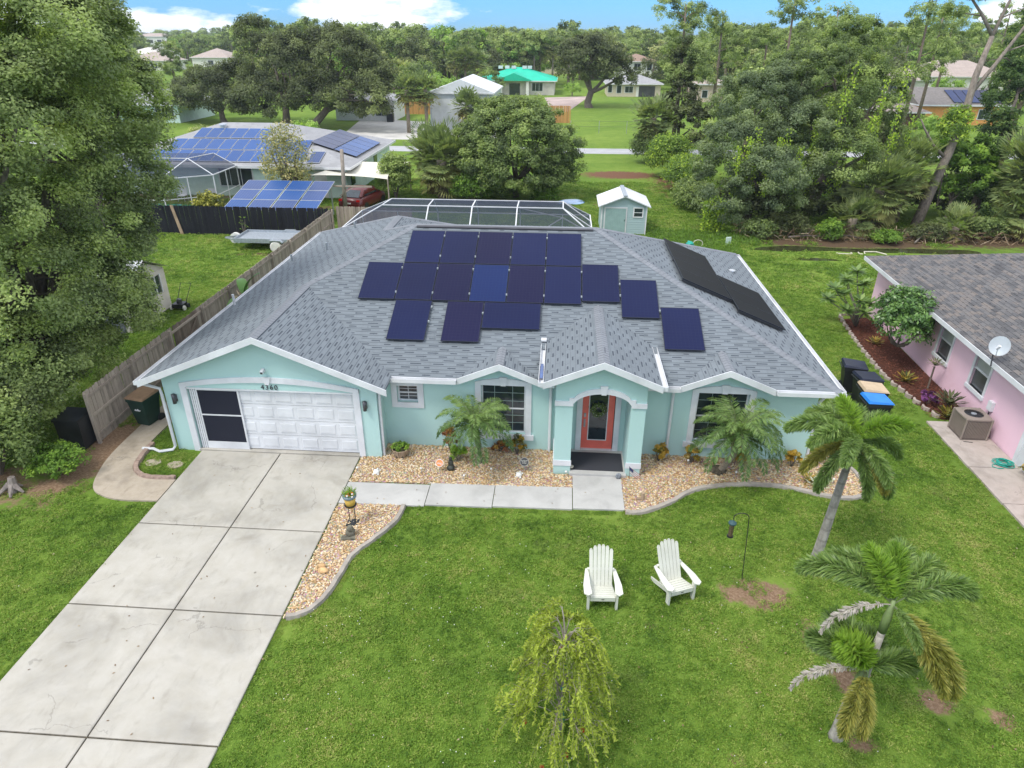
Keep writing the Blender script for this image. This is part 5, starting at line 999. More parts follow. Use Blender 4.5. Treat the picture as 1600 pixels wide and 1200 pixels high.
# shingles of the visible slope: the largest as pieces, the others joined
rest = M(); k = 0; CO2 = .145/1.06
for r in range(0, 50):
    x0 = rx+r*CO2; x1 = x0+CO2
    for c in range(-8, 18):
        ya = c*.9+(r*.37 % 1)*.9; yb = ya+.89; p = clip([(x0, ya), (x1, ya), (x1, yb), (x0, yb)], [(rx, e0), (rx+hw, e0+hw), (rx+hw, e1-hw), (rx, e1)][::1])
        if len(p) < 3: continue
        ar = sum(p[i][0]*p[(i+1) % len(p)][1]-p[(i+1) % len(p)][0]*p[i][1] for i in range(len(p)))
        if ar < 0: p = p[::-1]
        n = len(p); V = [(x, y, zz(x)+.016-.012*min(1, (x-x0)/CO2)) for x, y in p]+[(x, y, zz(x)-.004) for x, y in p]; F = [tuple(range(n))]+[(i, n+i, n+(i+1) % n, (i+1) % n) for i in range(n)]
        if n == 4 and ya > -.5 and r < 24 and k < 295: PB('shingle', M().add(V, F), mulr, prf); k += 1
        else: rest.add(V, F)
o = PB('shingles', rest, mulr, prf); o['kind'] = 'stuff'
PB('fascia', M().box(rx-.03, rx, e0, e1, 2.34, 2.5), white); PB('fascia', M().box(rx-.03, rx+rw, e1, e1+.03, 2.34, 2.5), white); PB('soffit', M().box(rx, 0, e0, e1, 2.36, 2.39), white)
greyp = flat('blind_grey', (.36, .38, .37), .35, .05)
for h in hs:
    y0, y1, z0, z1 = h; f = M(); f.box(-.03, .04, y0-.10, y0, z0, z1+.1); f.box(-.03, .04, y1, y1+.10, z0, z1+.1); f.box(-.03, .04, y0, y1, z1, z1+.1); f.box(-.06, .06, y0-.12, y1+.12, z0-.12, z0); f.box(.02, .06, y0, y1, (z0+z1)/2-.03, (z0+z1)/2+.02)
    wn_ = PB('window', f, trimw); PB('pane', M().box(.06, .07, y0, y1, z0, (z0+z1)/2-.03), glass('screen_glass', (.045, .05, .055), .2) if h is hs[0] else bpy.data.materials['screen_glass'], wn_); PB('pane', M().box(.05, .06, y0, y1, (z0+z1)/2+.02, z1), greyp, wn_)
dd_ = M(); dd_.box(-.05, .0, 1.7, 1.85, 0, 2.1); dd_.box(-.05, 0, .75, .9, 0, 2.1); dd_.box(-.05, 0, .9, 1.7, 2.0, 2.1); fr2 = PB('door_frame', dd_, trimw); PB('door', M().box(-.02, -.005, .9, 1.7, .05, 2.0), white)
PB('meter_box', M().ob((-.05, 3.6, .95), (.1, .22, .3)), white); PB('conduit', M().tube([(-.04, 3.6, .8), (-.04, 3.6, .3), (-.1, 3.3, .15), (-.3, 3.2, .1)], .018, 6), dark)
dish = thing('satellite_dish', 'grey satellite dish clamped to the pink house roof edge', 'satellite dish', (13.05, 19.3, 2.5))
dm = flat('dish_grey', (.50, .54, .58), .45, .06)
b = M(); q = Vector((-.55, -.75, .30)).to_track_quat('Z', 'Y').to_matrix(); cc = Vector((13.15, 19.35, 3.05)); P = []; rings = (0, .10, .19, .27)
for r in rings:
    for j in range(20): a = 2*pi*j/20; P.append(cc+q@Vector((r*cos(a)*1.0, r*sin(a)*1.1, (r*r)*.7)))
b.add(P, [(i*20+j, i*20+(j+1) % 20, (i+1)*20+(j+1) % 20, (i+1)*20+j) for i in range(3) for j in range(20)]); b.build('reflector', dm, dish, True)
M().tube([(13.0, 19.2, 2.45), (13.05, 19.35, 2.75), cc-q@Vector((0, 0, -.02))], .02, 6).build('mast', dark, dish); M().tube([cc+q@Vector((.0, -.3, .05)), cc+q@Vector((.0, -.25, .35)), cc+q@Vector((0, -.05, .45))], .014, 6).build('feed_arm', dm, dish); M().ob(tuple(cc+q@Vector((0, -.03, .45))), (.07, .07, .12), (.5, .3, 0)).build('receiver', white, dish)
# side pad, steps of concrete
pd_ = thing('side_path', 'pinkish concrete side path of slabs beside the pink house', 'path', (12.8, 17, 0)); pd_['kind'] = 'structure'
padm = concrete('pad_concrete', (.48, .42, .38), .8, 2.)
for (y0, y1) in ((17.35, 19.98), (15.6, 17.33), (14.0, 15.58), (12.0, 13.98)): M().prism([(12.14, y0), (13.62, y0), (13.6, y1), (12.16, y1)], -.02, .06).build('slab', padm, pd_)
ac = thing('air_conditioner', 'tan boxy air conditioner unit on the side path by the pink wall', 'air conditioner', (13.05, 19.2, .06))
tan = flat('tan_metal', (.27, .225, .19), .5, .08); b = M(); b.box(12.66, 13.44, 18.86, 19.64, .07, .12); b.box(12.70, 13.40, 18.90, 19.60, .12, .74); b.build('casing', flat('tan_dark', (.13, .105, .09), .6), ac)
b = M()
for i in range(17):
    u = 12.70+i*.0435
    b.box(u, u+.02, 18.865, 18.90, .12, .74); b.box(u, u+.02, 19.60, 19.635, .12, .74); v = 18.90+i*.0435; b.box(12.665, 12.70, v, v+.02, .12, .74); b.box(13.40, 13.435, v, v+.02, .12, .74)
o = b.build('louvres', tan, ac); o['kind'] = 'stuff'
for (x, y) in ((12.67, 18.87), (13.43, 18.87), (12.67, 19.63), (13.43, 19.63)): M().tube([(x, y, .07), (x, y, .78)], .035, 8).build('corner_post', tan, ac)
b = M(); n = 24; P = []
for r, z in ((0.27, .80), (.27, .76)): P += [(13.05+r*cos(2*pi*j/n), 19.25+r*sin(2*pi*j/n), z) for j in range(n)]
def sq(j, s_=.41): a = 2*pi*j/n; k = 1/max(abs(cos(a)), abs(sin(a))); k = min(k, 1.3); return (13.05+s_*k*cos(a), 19.25+s_*k*sin(a))
P += [(*sq(j), .785) for j in range(n)]+[(*sq(j), .74) for j in range(n)]
b.add(P, [(j, (j+1) % n, n+(j+1) % n, n+j)[::-1] for j in range(n)]+[(j, (j+1) % n, 2*n+(j+1) % n, 2*n+j)[::-1] for j in range(n)]+[(2*n+j, 2*n+(j+1) % n, 3*n+(j+1) % n, 3*n+j)[::-1] for j in range(n)]); b.build('top_cover', tan, ac)
M().lathe([(.27, 0), (.27, .002)], (13.05, 19.25, .75), 20).build('fan_well', dark, ac)
b = M()
for r in (.07, .12, .17, .22, .26): b.tube([(13.05+r*cos(a), 19.25+r*sin(a), .79) for a in np.linspace(0, 2*pi, 17)], .004, 3, 0, False)
for j in range(8): a = j*pi/4; b.tube([(13.05+.03*cos(a), 19.25+.03*sin(a), .79), (13.05+.27*cos(a), 19.25+.27*sin(a), .785)], .005, 3)
b.build('fan_grill', gunm, ac)['kind'] = 'stuff'
M().lathe([(.08, 0), (.08, .03)], (13.05, 19.25, .77), 10).build('motor', steel, ac)
hm = flat('teal_hose', (.01, .36, .28), .4, .08); b = M(); pts = []
rnd = random.Random(3)
for i in range(150): a = i*.33; r = .17+.05*sin(i*.21)+rnd.uniform(-.01, .01); pts.append((13.22+r*1.15*cos(a)+.04*sin(i*.07), 17.55+r*sin(a)+.03*cos(i*.09), .075+.0006*i+.01*sin(i*.5)))
pts += [(12.9, 17.5, .075), (12.82, 17.38, .075), (12.95, 17.28, .075), (13.1, 17.3, .075)]
tag(b.tube(pts, .012, 5).build('garden_hose', hm), 'coiled teal garden hose on the side path by the pink house', 'hose')
M().tube([(12.7, 18.75, .07), (12.95, 18.7, .07)], .01, 4).build('short_pipe', dark) and tag(bpy.context.scene.objects['short_pipe'], 'short black pipe lying by the air conditioner', 'pipe')
# mulch bed with scalloped edging stones
mulch = N('red_mulch'); mulch.pr(mulch.ramp(mulch.noise(22, 6, .8), [(.3, (.03, .015, .010)), (.5, (.11, .045, .03)), (.7, (.20, .095, .065))]), .95, 0, mulch.bump(mulch.noise(30, 4, .8), 1., .05), .1); mulch = mulch.mat
sheet('mulch_bed', smoothpoly([(12.75, 29.0), (12.42, 26.9), (12.30, 25.2), (12.25, 23.5), (12.35, 22.3), (12.5, 21.2), (12.75, 20.2)], k=3)+[(13.72, 20.2), (13.95, 29.3)], .04, mulch, 'red brown mulch bed along the pink house wall', 'mulch bed')
n_ = 2600; xx = RS.uniform(12.35, 13.8, n_); yy = RS.uniform(20.3, 29, n_); o = link('mulch_chips', leafmesh('mulch_chips', np.c_[xx, yy, .045+RS.rand(n_)*.03], unit(n_)*.5+np.array([0, 0, 1.]), .09, .03, leafmat('mulch_chip', (.04, .015, .01), (.16, .05, .03), (.28, .11, .07), .0, .9, K=1.), RS.normal(.5, .25, n_))); tag(o, 'loose red mulch chips in the pink house bed', 'mulch', kind='stuff')
es = thing('scalloped_edging', 'pale scalloped edging stones along the red mulch bed', 'garden edging', (12.3, 25, 0)); esm = concrete('edging_stone', (.46, .38, .34), .8, 4.)
ep = smoothpoly([(13.6, 29.6), (12.80, 29.5), (12.62, 29.1), (12.35, 26.9), (12.22, 25.2), (12.15, 23.5), (12.25, 22.3), (12.42, 21.2), (12.68, 20.2)], k=10); acc = 0
for i in range(1, len(ep)):
    a, c = Vector(ep[i-1]), Vector(ep[i]); acc += (c-a).length
    if acc > .36:
        acc = 0; d = (c-a).normalized(); nn = Vector((-d.y, d.x)); q = M(); A_b = [(-.17, -.02), (-.1, .05), (0, .08), (.1, .05), (.17, -.02), (.16, -.07), (0, .0), (-.16, -.07)]
        q.prism([tuple(c+d*u+nn*v*-1) for u, v in A_b], .0, .13+random.uniform(-.02, .02)); q.build('edging_stone', esm, es)
bush('schefflera_bush', 'big rounded glossy green shrub with pale tips against the pink wall', 'shrub', 13.0, 24.6, .98, 1.35, 2.15, 9000, .13, leafmat('schefflera_leaves', (.02, .05, .012), (.055, .12, .022), (.13, .22, .05), .2, .35, 2., spec=.6, K=1.6), .5, .22, z0=.75, stems=7)
cdp = smoothpoly([(0, 0), (1, 1)])
def frangipani(name, label, x, y, tips, mat):
    t = thing(name, label, 'tree', (x, y, 0)); b = M(); P = []; D = []; NR = []
    for (dx, dy, z) in tips:
        b.tube([(x, y, 0), (x+dx*.25, y+dy*.25, z*.45), (x+dx*.8, y+dy*.8, z*.8), (x+dx, y+dy, z)], [.045, .03, .022, .016], 6)
        for j in range(26):
            a = j*2.4; e = R(random.uniform(-20, 55)); d = np.array([cos(a)*cos(e), sin(a)*cos(e), sin(e)]); L = random.uniform(.26, .38); P.append(np.array([x+dx, y+dy, z])+d*L*.6); D.append(d+np.array([0, 0, -.2])); NR.append([-d[0]*sin(e), -d[1]*sin(e), cos(e)])
    b.build('trunk', bark('frangipani_bark', (.30, .27, .23)), t, True); link('leaves', leafmesh('leaves', np.array(P), np.array(NR), .46, .17, mat, RS.normal(.5, .25, len(P)), np.array(D)), t)
frl = leafmat('frangipani_leaves', (.05, .09, .025), (.11, .18, .05), (.22, .30, .10), .35, .4, K=1.4)
frangipani('frangipani_tree', 'sparse frangipani tree with bare stems at the far end of the mulch bed', 12.95, 28.2, [(-.9, -.1, 1.5), (-.6, .5, 1.95), (-.3, -.5, 1.35), (-1.25, .5, 1.1), (.0, .2, 1.9), (-.45, 1.0, 1.75), (-.8, -.6, .95), (.25, -.3, 1.2), (-.2, -.9, 1.0), (-1.3, -.1, 1.75), (-.15, .8, 2.25)], frl)
rosette('bromeliad', 'yellow green bromeliad in mulch under the big rounded shrub', 12.75, 22.9, 26, .5, .07, crot, tb=.5); rosette('bromeliad', 'yellow bromeliad between the rounded shrub and the frangipani', 13.0, 26.3, 24, .42, .07, crot, tb=.6)
rosette('cordyline', 'thin stemmed dark cordyline by the pink wall under the first window', 13.3, 22.4, 22, .38, .05, leafmat('cordyline_leaves', (.03, .035, .015), (.09, .10, .04), (.22, .22, .10), .15, K=1.3), h=.9)
rosette('cordyline', 'dark green striped cordyline in mulch next to the purple plant', 13.15, 20.75, 34, .62, .09, bpy.data.materials['cordyline_leaves'], tb=.4, h=.25); rosette('cordyline', 'low striped cordyline just behind the air conditioner', 12.95, 20.3, 26, .5, .08, crot, tb=.3)
bush('purple_plant', 'small purple leaved shrub at the near end of the mulch bed', 'plant', 12.75, 21.2, .3, .3, .5, 600, .08, leafmat('purple_leaves', (.05, .01, .05), (.16, .04, .17), (.35, .12, .35), .15, K=1.), .5, .1)
bush('croton_bush', 'colourful croton bush beside the hose at the right edge', 'shrub', 13.75, 16.6, .5, .6, .7, 1200, .14, leafmat('mixed_croton', (.05, .08, .02), (.12, .19, .03), (.5, .35, .12), .2, .4, 2., K=1.), .5, .14)
# ================================================================ rear yard: shed, ditch, oddments
shed = thing('garden_shed', 'mint green metal garden shed with a white gable roof', 'shed', (3.9, 43.5, 0)); mint = stucco('mint_siding', (.38, .50, .51)); mintd = flat('mint_door', (.31, .45, .44), .6, .06)
x0, x1, y0, y1, H = 2.55, 5.35, 42.7, 45.6, 1.82
b = M(); b.box(x0, x1, y0+.02, y1, 0, H); b.prism([(x0, H), (x1, H), ((x0+x1)/2, H+.52)], y0+.02, y1, 'y'); b.build('wall', mint, shed)
for i in range(12):
    z = .05+i*.15
    if z > 1.75: continue
    for (xa, xb) in ((4.15, 5.28),): M().prism([(y0-.01, z), (y0+.02, z), (y0+.02, z+.14), (y0+.008, z+.14)], xa, xb, 'x').build('siding_board', mint, shed)
for i in range(12):
    xa = 2.80+i*.105; M().box(xa, xa+.095, y0-.02, y0+.02, .05, 1.62).build('door_board', mintd, shed)
for q in ((2.72, 2.79, .0, 1.70), (4.07, 4.14, 0, 1.70), (2.79, 4.07, 1.63, 1.70), (x0-.02, x0+.06, 0, H), (x1-.06, x1+.02, 0, H)): M().box(q[0], q[1], y0-.03, y0+.02, q[2], q[3]).build('trim_board', white, shed)
M().ob((4.0, y0-.03, .9), (.03, .03, .12)).build('handle', dark, shed)
wf = M(); [wf.box(*q) for q in ((4.5, 4.57, y0-.04, y0, 1.08, 1.72), (5.07, 5.14, y0-.04, y0, 1.08, 1.72), (4.57, 5.07, y0-.04, y0, 1.08, 1.15), (4.57, 5.07, y0-.04, y0, 1.65, 1.72), (4.57, 5.07, y0-.04, y0, 1.38, 1.41))]; wfo = wf.build('window', white, shed)
for z in (1.15, 1.41): M().box(4.57, 5.07, y0-.025, y0-.015, z, z+.23).build('pane', gls, wfo)
b = M(); xm = (x0+x1)/2
for s_ in (-1, 1): P = [(xm, y0-.2, H+.60), (xm, y1+.2, H+.60), (xm+s_*1.62, y1+.2, H-.04), (xm+s_*1.62, y0-.2, H-.04)]; b.add(P+[(p[0], p[1], p[2]-.06) for p in P], [(0,1,2,3) if s_ < 0 else (3,2,1,0), (4,5,6,7)[::1 if s_ > 0 else -1], (0,3,7,4), (1,2,6,5), (2,3,7,6)])
b.build('roof', white, shed); M().box(xm-.12, xm+.12, y0-.21, y1+.2, H+.57, H+.64).build('ridge_vent', steel, shed); M().prism([(x0, H), (x1, H), (x1+.22, H-.1), (xm, H+.54), (x0-.22, H-.1)], y0-.2, y0-.17, 'y').build('gable_trim', white, shed) if 0 else None
def wetmat():
    n = N('ditch_water'); n.pr(n.ramp(n.noise(2.5, 5), [(.35, (.02, .018, .010)), (.6, (.05, .06, .022))]), .12, 0, None, .6); return n.mat
wet = wetmat()
sheet('ditch_water', smoothpoly([(11.2, 40.0), (12.6, 40.7), (14.5, 40.9), (17, 40.6), (20, 40.8), (24, 40.8), (24, 39.9), (20, 39.9), (17.4, 39.8), (15.8, 40.0), (14, 39.6), (12.5, 39.7)], True, 4), .010, wet, 'shallow dark water standing in the ditch by the woods', 'water')
sheet('ditch_water', smoothpoly([(13.1, 38.2), (14.3, 38.5), (15.6, 38.3), (15.8, 38.05), (14.4, 37.95), (13.2, 38.0)], True, 4), .008, wet, 'small dark puddle in the grass before the ditch', 'water')
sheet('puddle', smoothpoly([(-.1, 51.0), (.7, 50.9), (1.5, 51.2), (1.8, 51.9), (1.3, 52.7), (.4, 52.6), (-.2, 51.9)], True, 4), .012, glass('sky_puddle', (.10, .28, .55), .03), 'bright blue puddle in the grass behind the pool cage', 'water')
bn = flat('bone_pvc', (.62, .58, .48), .6, .1)
for pts, lb in (([(16.0, 39.45, .05), (16.05, 39.3, .06), (16.7, 39.25, .06), (16.85, 39.4, .05), (16.85, 39.6, .05)], 'short bent pale pipe lying at the ditch edge'), ([(17.3, 39.7, .05), (17.25, 39.35, .05), (17.4, 39.3, .06)], 'small pale pipe stub between the two bent pipes'), ([(17.55, 39.35, .06), (17.6, 39.65, .1), (18.3, 39.7, .1), (18.75, 39.3, .06)], 'longer bowed pale pipe lying in the ditch nearer the pink house')): tag(M().tube(pts, .035, 6).build('bent_pipe', bn), lb, 'pipe')
tag(M().ob((10.05, 40.6, .28), (.28, .12, .5), (0, 0, .2)).build('utility_box', flat('pale_green_box', (.55, .68, .60))), 'small pale green utility box standing in weeds behind the roof', 'utility box')
tag(M().ell((7.6, 39.5, .35), (.25, .2, .2), 8, 5, 0, .3).build('teal_tarp', hm), 'crumpled teal plastic in weeds beyond the roof edge', 'tarp'); tag(M().tube([(8.1+.28*cos(a), 39.7, .35+.22*sin(a)) for a in np.linspace(0, 2*pi, 12)], .02, 5).build('hoop', bn), 'small tan hoop in the weeds beside the teal plastic', 'hoop')
tag(M().ob((8.0, 38.6, .15), (1.1, .3, .12), (0, 0, .1)).build('blue_tarp', flat('blue_plastic', (.03, .15, .42))), 'flat blue plastic sheet in weeds just beyond the roof', 'tarp')
# ================================================================ left yard: trailer, shed, mower, banana plant
trl = thing('flatbed_trailer', 'galvanised flatbed utility trailer with white wheel covers parked on grass', 'trailer', (-16.5, 38, 0)); T = lambda nm, b, m, s=False: b.build(nm, m, trl, s)
x0, x1, y0, y1 = -18.7, -14.6, 37.2, 39.1
T('deck', M().prism([(x0, y0), (x1, y0), (x1, y1), (x0, y1)], .58, .63), steel)
for (xa, xb, ya, yb) in ((x0, x1, y0-.05, y0), (x0, x1, y1, y1+.05), (x0-.05, x0, y0-.05, y1+.05), (x1, x1+.05, y0-.05, y1+.05)): T('side_rail', M().box(xa, xb, ya, yb, .5, .75), steel)
T('tongue', M().bar((x0, y0+.3, .55), (x0-1.0, (y0+y1)/2, .5), .07, .07), steel); T('tongue', M().bar((x0, y1-.3, .55), (x0-1.0, (y0+y1)/2, .5), .07, .07), steel)
wc = flat('white_vinyl', (.72, .71, .66), .6, .06)
for y in (y0-.2, y1+.2): T('wheel_cover', M().tube([(-16.2, y-.11, .34), (-16.2, y-.10, .34), (-16.2, y+.10, .34), (-16.2, y+.11, .34)], [.25, .33, .33, .25], 18), wc, True); T('mudguard', M().prism([(-16.65, .62), (-16.5, .74), (-15.9, .74), (-15.75, .62), (-15.8, .59), (-15.95, .69), (-16.45, .69), (-16.6, .59)], y-.13, y+.13, 'y'), steel)
sp = thing('spare_wheel', 'spare wheel with white rim leaning upright at the front of the trailer', 'wheel', (-19.3, 38.6, 0)); M().tube([(-19.3, 38.55, .34), (-19.3, 38.75, .34)], .34, 20).build('tyre', wc, sp); M().tube([(-19.3, 38.52, .34), (-19.3, 38.55, .34)], .17, 14).build('hub', steel, sp)
bush('yucca_sapling', 'skinny leafless sapling against the black fence', 'plant', -19.4, 40.0, .35, .2, 1.5, 60, .1, lime, .7, .1, stems=4)
ls = thing('storage_shed', 'pale siding storage shed with a white roof half hidden by the oak', 'shed', (-18.6, 26.8, 0)); sid = flat('pale_siding', (.62, .58, .50), .7, .06)
b = M(); b.box(-20.6, -17.75, 25.0, 28.2, 0, 1.9); b.prism([(25.0, 1.9), (28.2, 1.9), (26.6, 2.6)], -20.6, -17.75, 'x'); b.build('wall', sid, ls)
for i in range(13): M().prism([(-17.75, .05+i*.14), (-17.72, .05+i*.14), (-17.738, .19+i*.14), (-17.75, .19+i*.14)], 25.02, 28.18, 'y').build('siding_board', sid, ls)
for s_ in (-1, 1): M().add([(-20.8, 26.6, 2.68), (-17.55, 26.6, 2.68), (-17.55, 26.6+s_*1.85, 1.86), (-20.8, 26.6+s_*1.85, 1.86)], [(0, 1, 2, 3)[::s_ if s_ < 0 else 1]]).build('roof_slope', white, ls)
M().box(-17.72, -17.69, 26.9, 27.6, .95, 1.7).build('window', gls, ls); M().box(-20.4, -18.0, 24.96, 25.0, .0, 1.8).build('door', flat('shed_door_grey', (.16, .17, .19)), ls)
for y in (26.8, 27.25, 27.68): M().box(-17.70, -17.66, y-.04, y+.04, .9, 1.75).build('window_frame', white, ls)
mw = thing('push_mower', 'small black push mower on the grass beside the storage shed', 'mower', (-17.2, 27.9, 0)); M().box(-17.45, -16.95, 27.7, 28.15, .12, .3).build('deck', dark, mw); M().lathe([(.12, 0), (.12, .16), (.05, .2)], (-17.2, 27.95, .3), 10).build('engine', gunm, mw)
for x in (-17.5, -16.9):
    for y in (27.75, 28.1): M().tube([(x-.03, y, .12), (x+.03, y, .12)], .12, 10).build('wheel', dark if y > 28 else wc, mw)
M().tube([(-17.4, 28.15, .3), (-17.45, 28.8, .95), (-16.95, 28.8, .95), (-17.0, 28.15, .3)], .015, 5).build('handle', dark, mw)
bp = thing('banana_plant', 'broad leaved banana like plant by the weathered fence beyond the roof edge', 'plant', (-13.0, 26.0, 0)); bm = leafmat('banana_leaf', (.02, .055, .014), (.05, .115, .022), (.12, .2, .05), .25, .35)
M().tube([(-13.0, 26.0, 0), (-13.05, 26.0, 1.5)], [.12, .08], 8).build('stem', palmb, bp)
def bigleaf(L, w_, e, dr):
    P = []; F = []; p = Vector((0, 0, 0)); 
    for i in range(9):
        s_ = i/8; ww_ = w_*sin(pi*min(.98, .12+s_*.86))**.6; P += [tuple(p+Vector((0, -ww_/2, .04*ww_*8/3*1))), tuple(p), tuple(p+Vector((0, ww_/2, .04*ww_*8/3)))]; p = p+Vector((cos(e), 0, sin(e)))*L/8; e -= dr/8
    for i in range(8): F += [(i*3, i*3+3, i*3+4, i*3+1), (i*3+1, i*3+4, i*3+5, i*3+2)]
    b = M().add(P, F); me = b.mesh('leaf', bm, True); a = me.attributes.new('tint', 'FLOAT', 'POINT'); a.data.foreach_set('value', [.5]*len(P)); return me
bls = [bigleaf(1.2, .42, R(70), R(50)), bigleaf(1.15, .4, R(50), R(60)), bigleaf(1.0, .36, R(25), R(70))]
for i in range(11): link('leaf', bls[i % 3], bp, False, Vector((-.05, 0, 1.35+.12*(2-i % 3))), (0, 0, i*2.1), 1)
n_ = 60; d = unit(n_); link('dead_leaf', leafmesh('dead_leaf', np.array([-13.0, 25.6, 1.3])+d*RS.uniform(.1, .5, (n_, 1)), unit(n_), .45, .08, brown, RS.normal(.6, .3, n_), d+np.array([0, 0, -.8])), bp)
# ================================================================ neighbour with solar roof
def hip_house(name, label, x0, x1, y0, y1, hw_, s, wm_, rm_, wins=(), doors=(), rz=0, ov=.5, gable=False, zt=None, cat='house'):
    cx, cy = (x0+x1)/2, (y0+y1)/2; t = thing(name, label, cat, (cx, cy, 0), None, rz); w_, d_ = (x1-x0)/2, (y1-y0)/2
    t_ = lambda nm, b, m, p=None: b.build(nm, m, p or t, world=False)
    t_('wall', M().box(-w_, w_, -d_, d_, 0, hw_), wm_)
    W, D = w_+ov, d_+ov; b = M(); e = hw_+.02
    if W >= D: rl = W-D if not gable else W; z = e+s*D; b.add([(-W, -D, e), (W, -D, e), (W, D, e), (-W, D, e), (-rl, 0, z), (rl, 0, z)], [(0, 1, 5, 4), (1, 2, 5), (2, 3, 4, 5), (3, 0, 4), (3, 2, 1, 0)])
    else: rl = D-W if not gable else D; z = e+s*W; b.add([(-W, -D, e), (W, -D, e), (W, D, e), (-W, D, e), (0, -rl, z), (0, rl, z)], [(0, 1, 4), (1, 2, 5, 4), (2, 3, 5), (3, 0, 4, 5), (3, 2, 1, 0)])
    t_('roof', b, rm_)
    for q in ((-W-.03, W+.03, -D-.04, -D), (-W-.03, W+.03, D, D+.04), (-W-.04, -W, -D, D), (W, W+.04, -D, D)): t_('fascia', M().box(*q, e-.16, e+.02), white)
    for (wx, wz, ww_, wh) in wins:   # on the front
        wo_ = t_('window', M().box(wx-ww_/2-.08, wx+ww_/2+.08, -d_-.05, -d_, wz-.08, wz+wh+.08), white); nn = max(1, int(ww_/.7))
        for k in range(nn): t_('pane', M().box(wx-ww_/2+k*ww_/nn+.03, wx-ww_/2+(k+1)*ww_/nn-.03, -d_-.07, -d_-.05, wz, wz+wh), gls, wo_)
    for (wx, ww_, wh, m_) in doors: t_('door', M().box(wx-ww_/2, wx+ww_/2, -d_-.06, -d_, .02, wh), m_)
    return t, t_
gr_roof = shingle_mat('light_grey_shingle', (.36, .36, .37), (.25, .25, .27), .3, 1.2, .12, .1); tanr = shingle_mat('tan_shingle', (.46, .38, .34), (.33, .27, .24), .35, 1.5, .1, .1); palew = flat('pale_mint_wall', (.62, .76, .70), .8, .05); whw = flat('white_wall', (.76, .75, .72), .8, .05); beige = flat('beige_wall', (.62, .54, .42), .8, .06)
sh, T2 = hip_house('neighbour_house', 'pale mint house with grey hip roof covered in blue solar panels', -35.4, -16.2, 51.5, 65.4, 2.35, .30, palew, gr_roof, [(1.0, .85, 2.6, 1.3), (5.6, .85, 1.4, 1.2)], [(7.6, .9, 2.0, whw)])
cx, cy = -25.8, 58.45
for y in (53.0, 56.5, 60.0): w_ = M().box(-16.2-cx, -16.14-cx, y-.5-cy, y+.5-cy, .8, 1.9).build('window', gls, sh, world=False)
b = M(); b.lathe([(.25, 0), (.25, .3), (.32, .32), (.3, .4)], (-2.2, -1.0, 4.2), 10); b.build('roof_vent', alu, sh, world=False)
bp1 = pvmat('poly_blue_panel', (.012, .055, .20), (.022, .095, .32), (.12, .19, .32), 5.7, 5.7, lw=.09, rough=.25); bp2 = pvmat('poly_grey_blue_panel', (.035, .06, .16), (.03, .08, .26), (.18, .22, .30), 5.7, 5.7, lw=.09, rough=.25)
sa = thing('solar_array', 'rows of blue solar panels on the front roof slope of the pale mint house', 'solar panels', (-26, 53, 3)); zs = lambda y: 2.37+.30*(y-51.0)+.10; wfm = alu
for r, (y0, y1, xa, n) in enumerate(((51.5, 53.3, -31.7, 12), (53.42, 55.2, -30.9, 11), (55.4, 57.15, -29.7, 6))):
    for i in range(n): xx = xa+i*1.02; panel_on(sa, [(xx, y0, zs(y0)), (xx+.97, y0, zs(y0)), (xx+.97, y1, zs(y1)), (xx, y1, zs(y1))], bp1, fr=.02, fmat=alu)
panel_on(sa, [(-19.2, 51.5, zs(51.5)), (-18.2, 51.5, zs(51.5)), (-18.2, 53.3, zs(53.3)), (-19.2, 53.3, zs(53.3))], bp2, fr=.02, fmat=alu)
sb_ = thing('solar_array', 'dark and bright blue solar panels on the right roof slope of the pale mint house', 'solar panels', (-17.5, 56, 3.4)); zr_ = lambda x: 2.37+.30*(-15.7-x)+.15
for i in range(2):
    for j in range(5): xa = -19.7+i*1.8; ya = 54.4+j*1.55; panel_on(sb_, [(xa, ya, zr_(xa)), (xa+1.74, ya, zr_(xa+1.74)), (xa+1.74, ya+1.5, zr_(xa+1.74)), (xa, ya+1.5, zr_(xa))], pvb if i == 0 else bp1)
# ground rack
rk = thing('solar_rack', 'tilted ground rack of blue gridded solar panels behind the black fence', 'solar panels', (-18.5, 44, 0)); zk = lambda y: 1.25+(y-42)*.22
for c in range(4):
    for r in range(3):
        xa = -21.55+c*1.54; ya = 42+r*1.51; m_ = bp1 if (c in (1, 2)) ^ (r == 0) else bp2
        panel_on(rk, [(xa, ya, zk(ya)), (xa+1.44, ya, zk(ya)), (xa+1.44, ya+1.48, zk(ya+1.48)), (xa, ya+1.48, zk(ya+1.48))], m_, fr=.02, fmat=alu)
for x in (-21.3, -18.5, -15.7):
    for y in (42.4, 46.1): M().tube([(x, y, 0), (x, y, zk(y)-.05)], .05, 6).build('leg', alu, rk)
for x in (-21.3, -18.5, -15.7): M().bar((x, 42, zk(42)-.08), (x, 46.5, zk(46.5)-.08), .06, .06).build('beam', alu, rk)
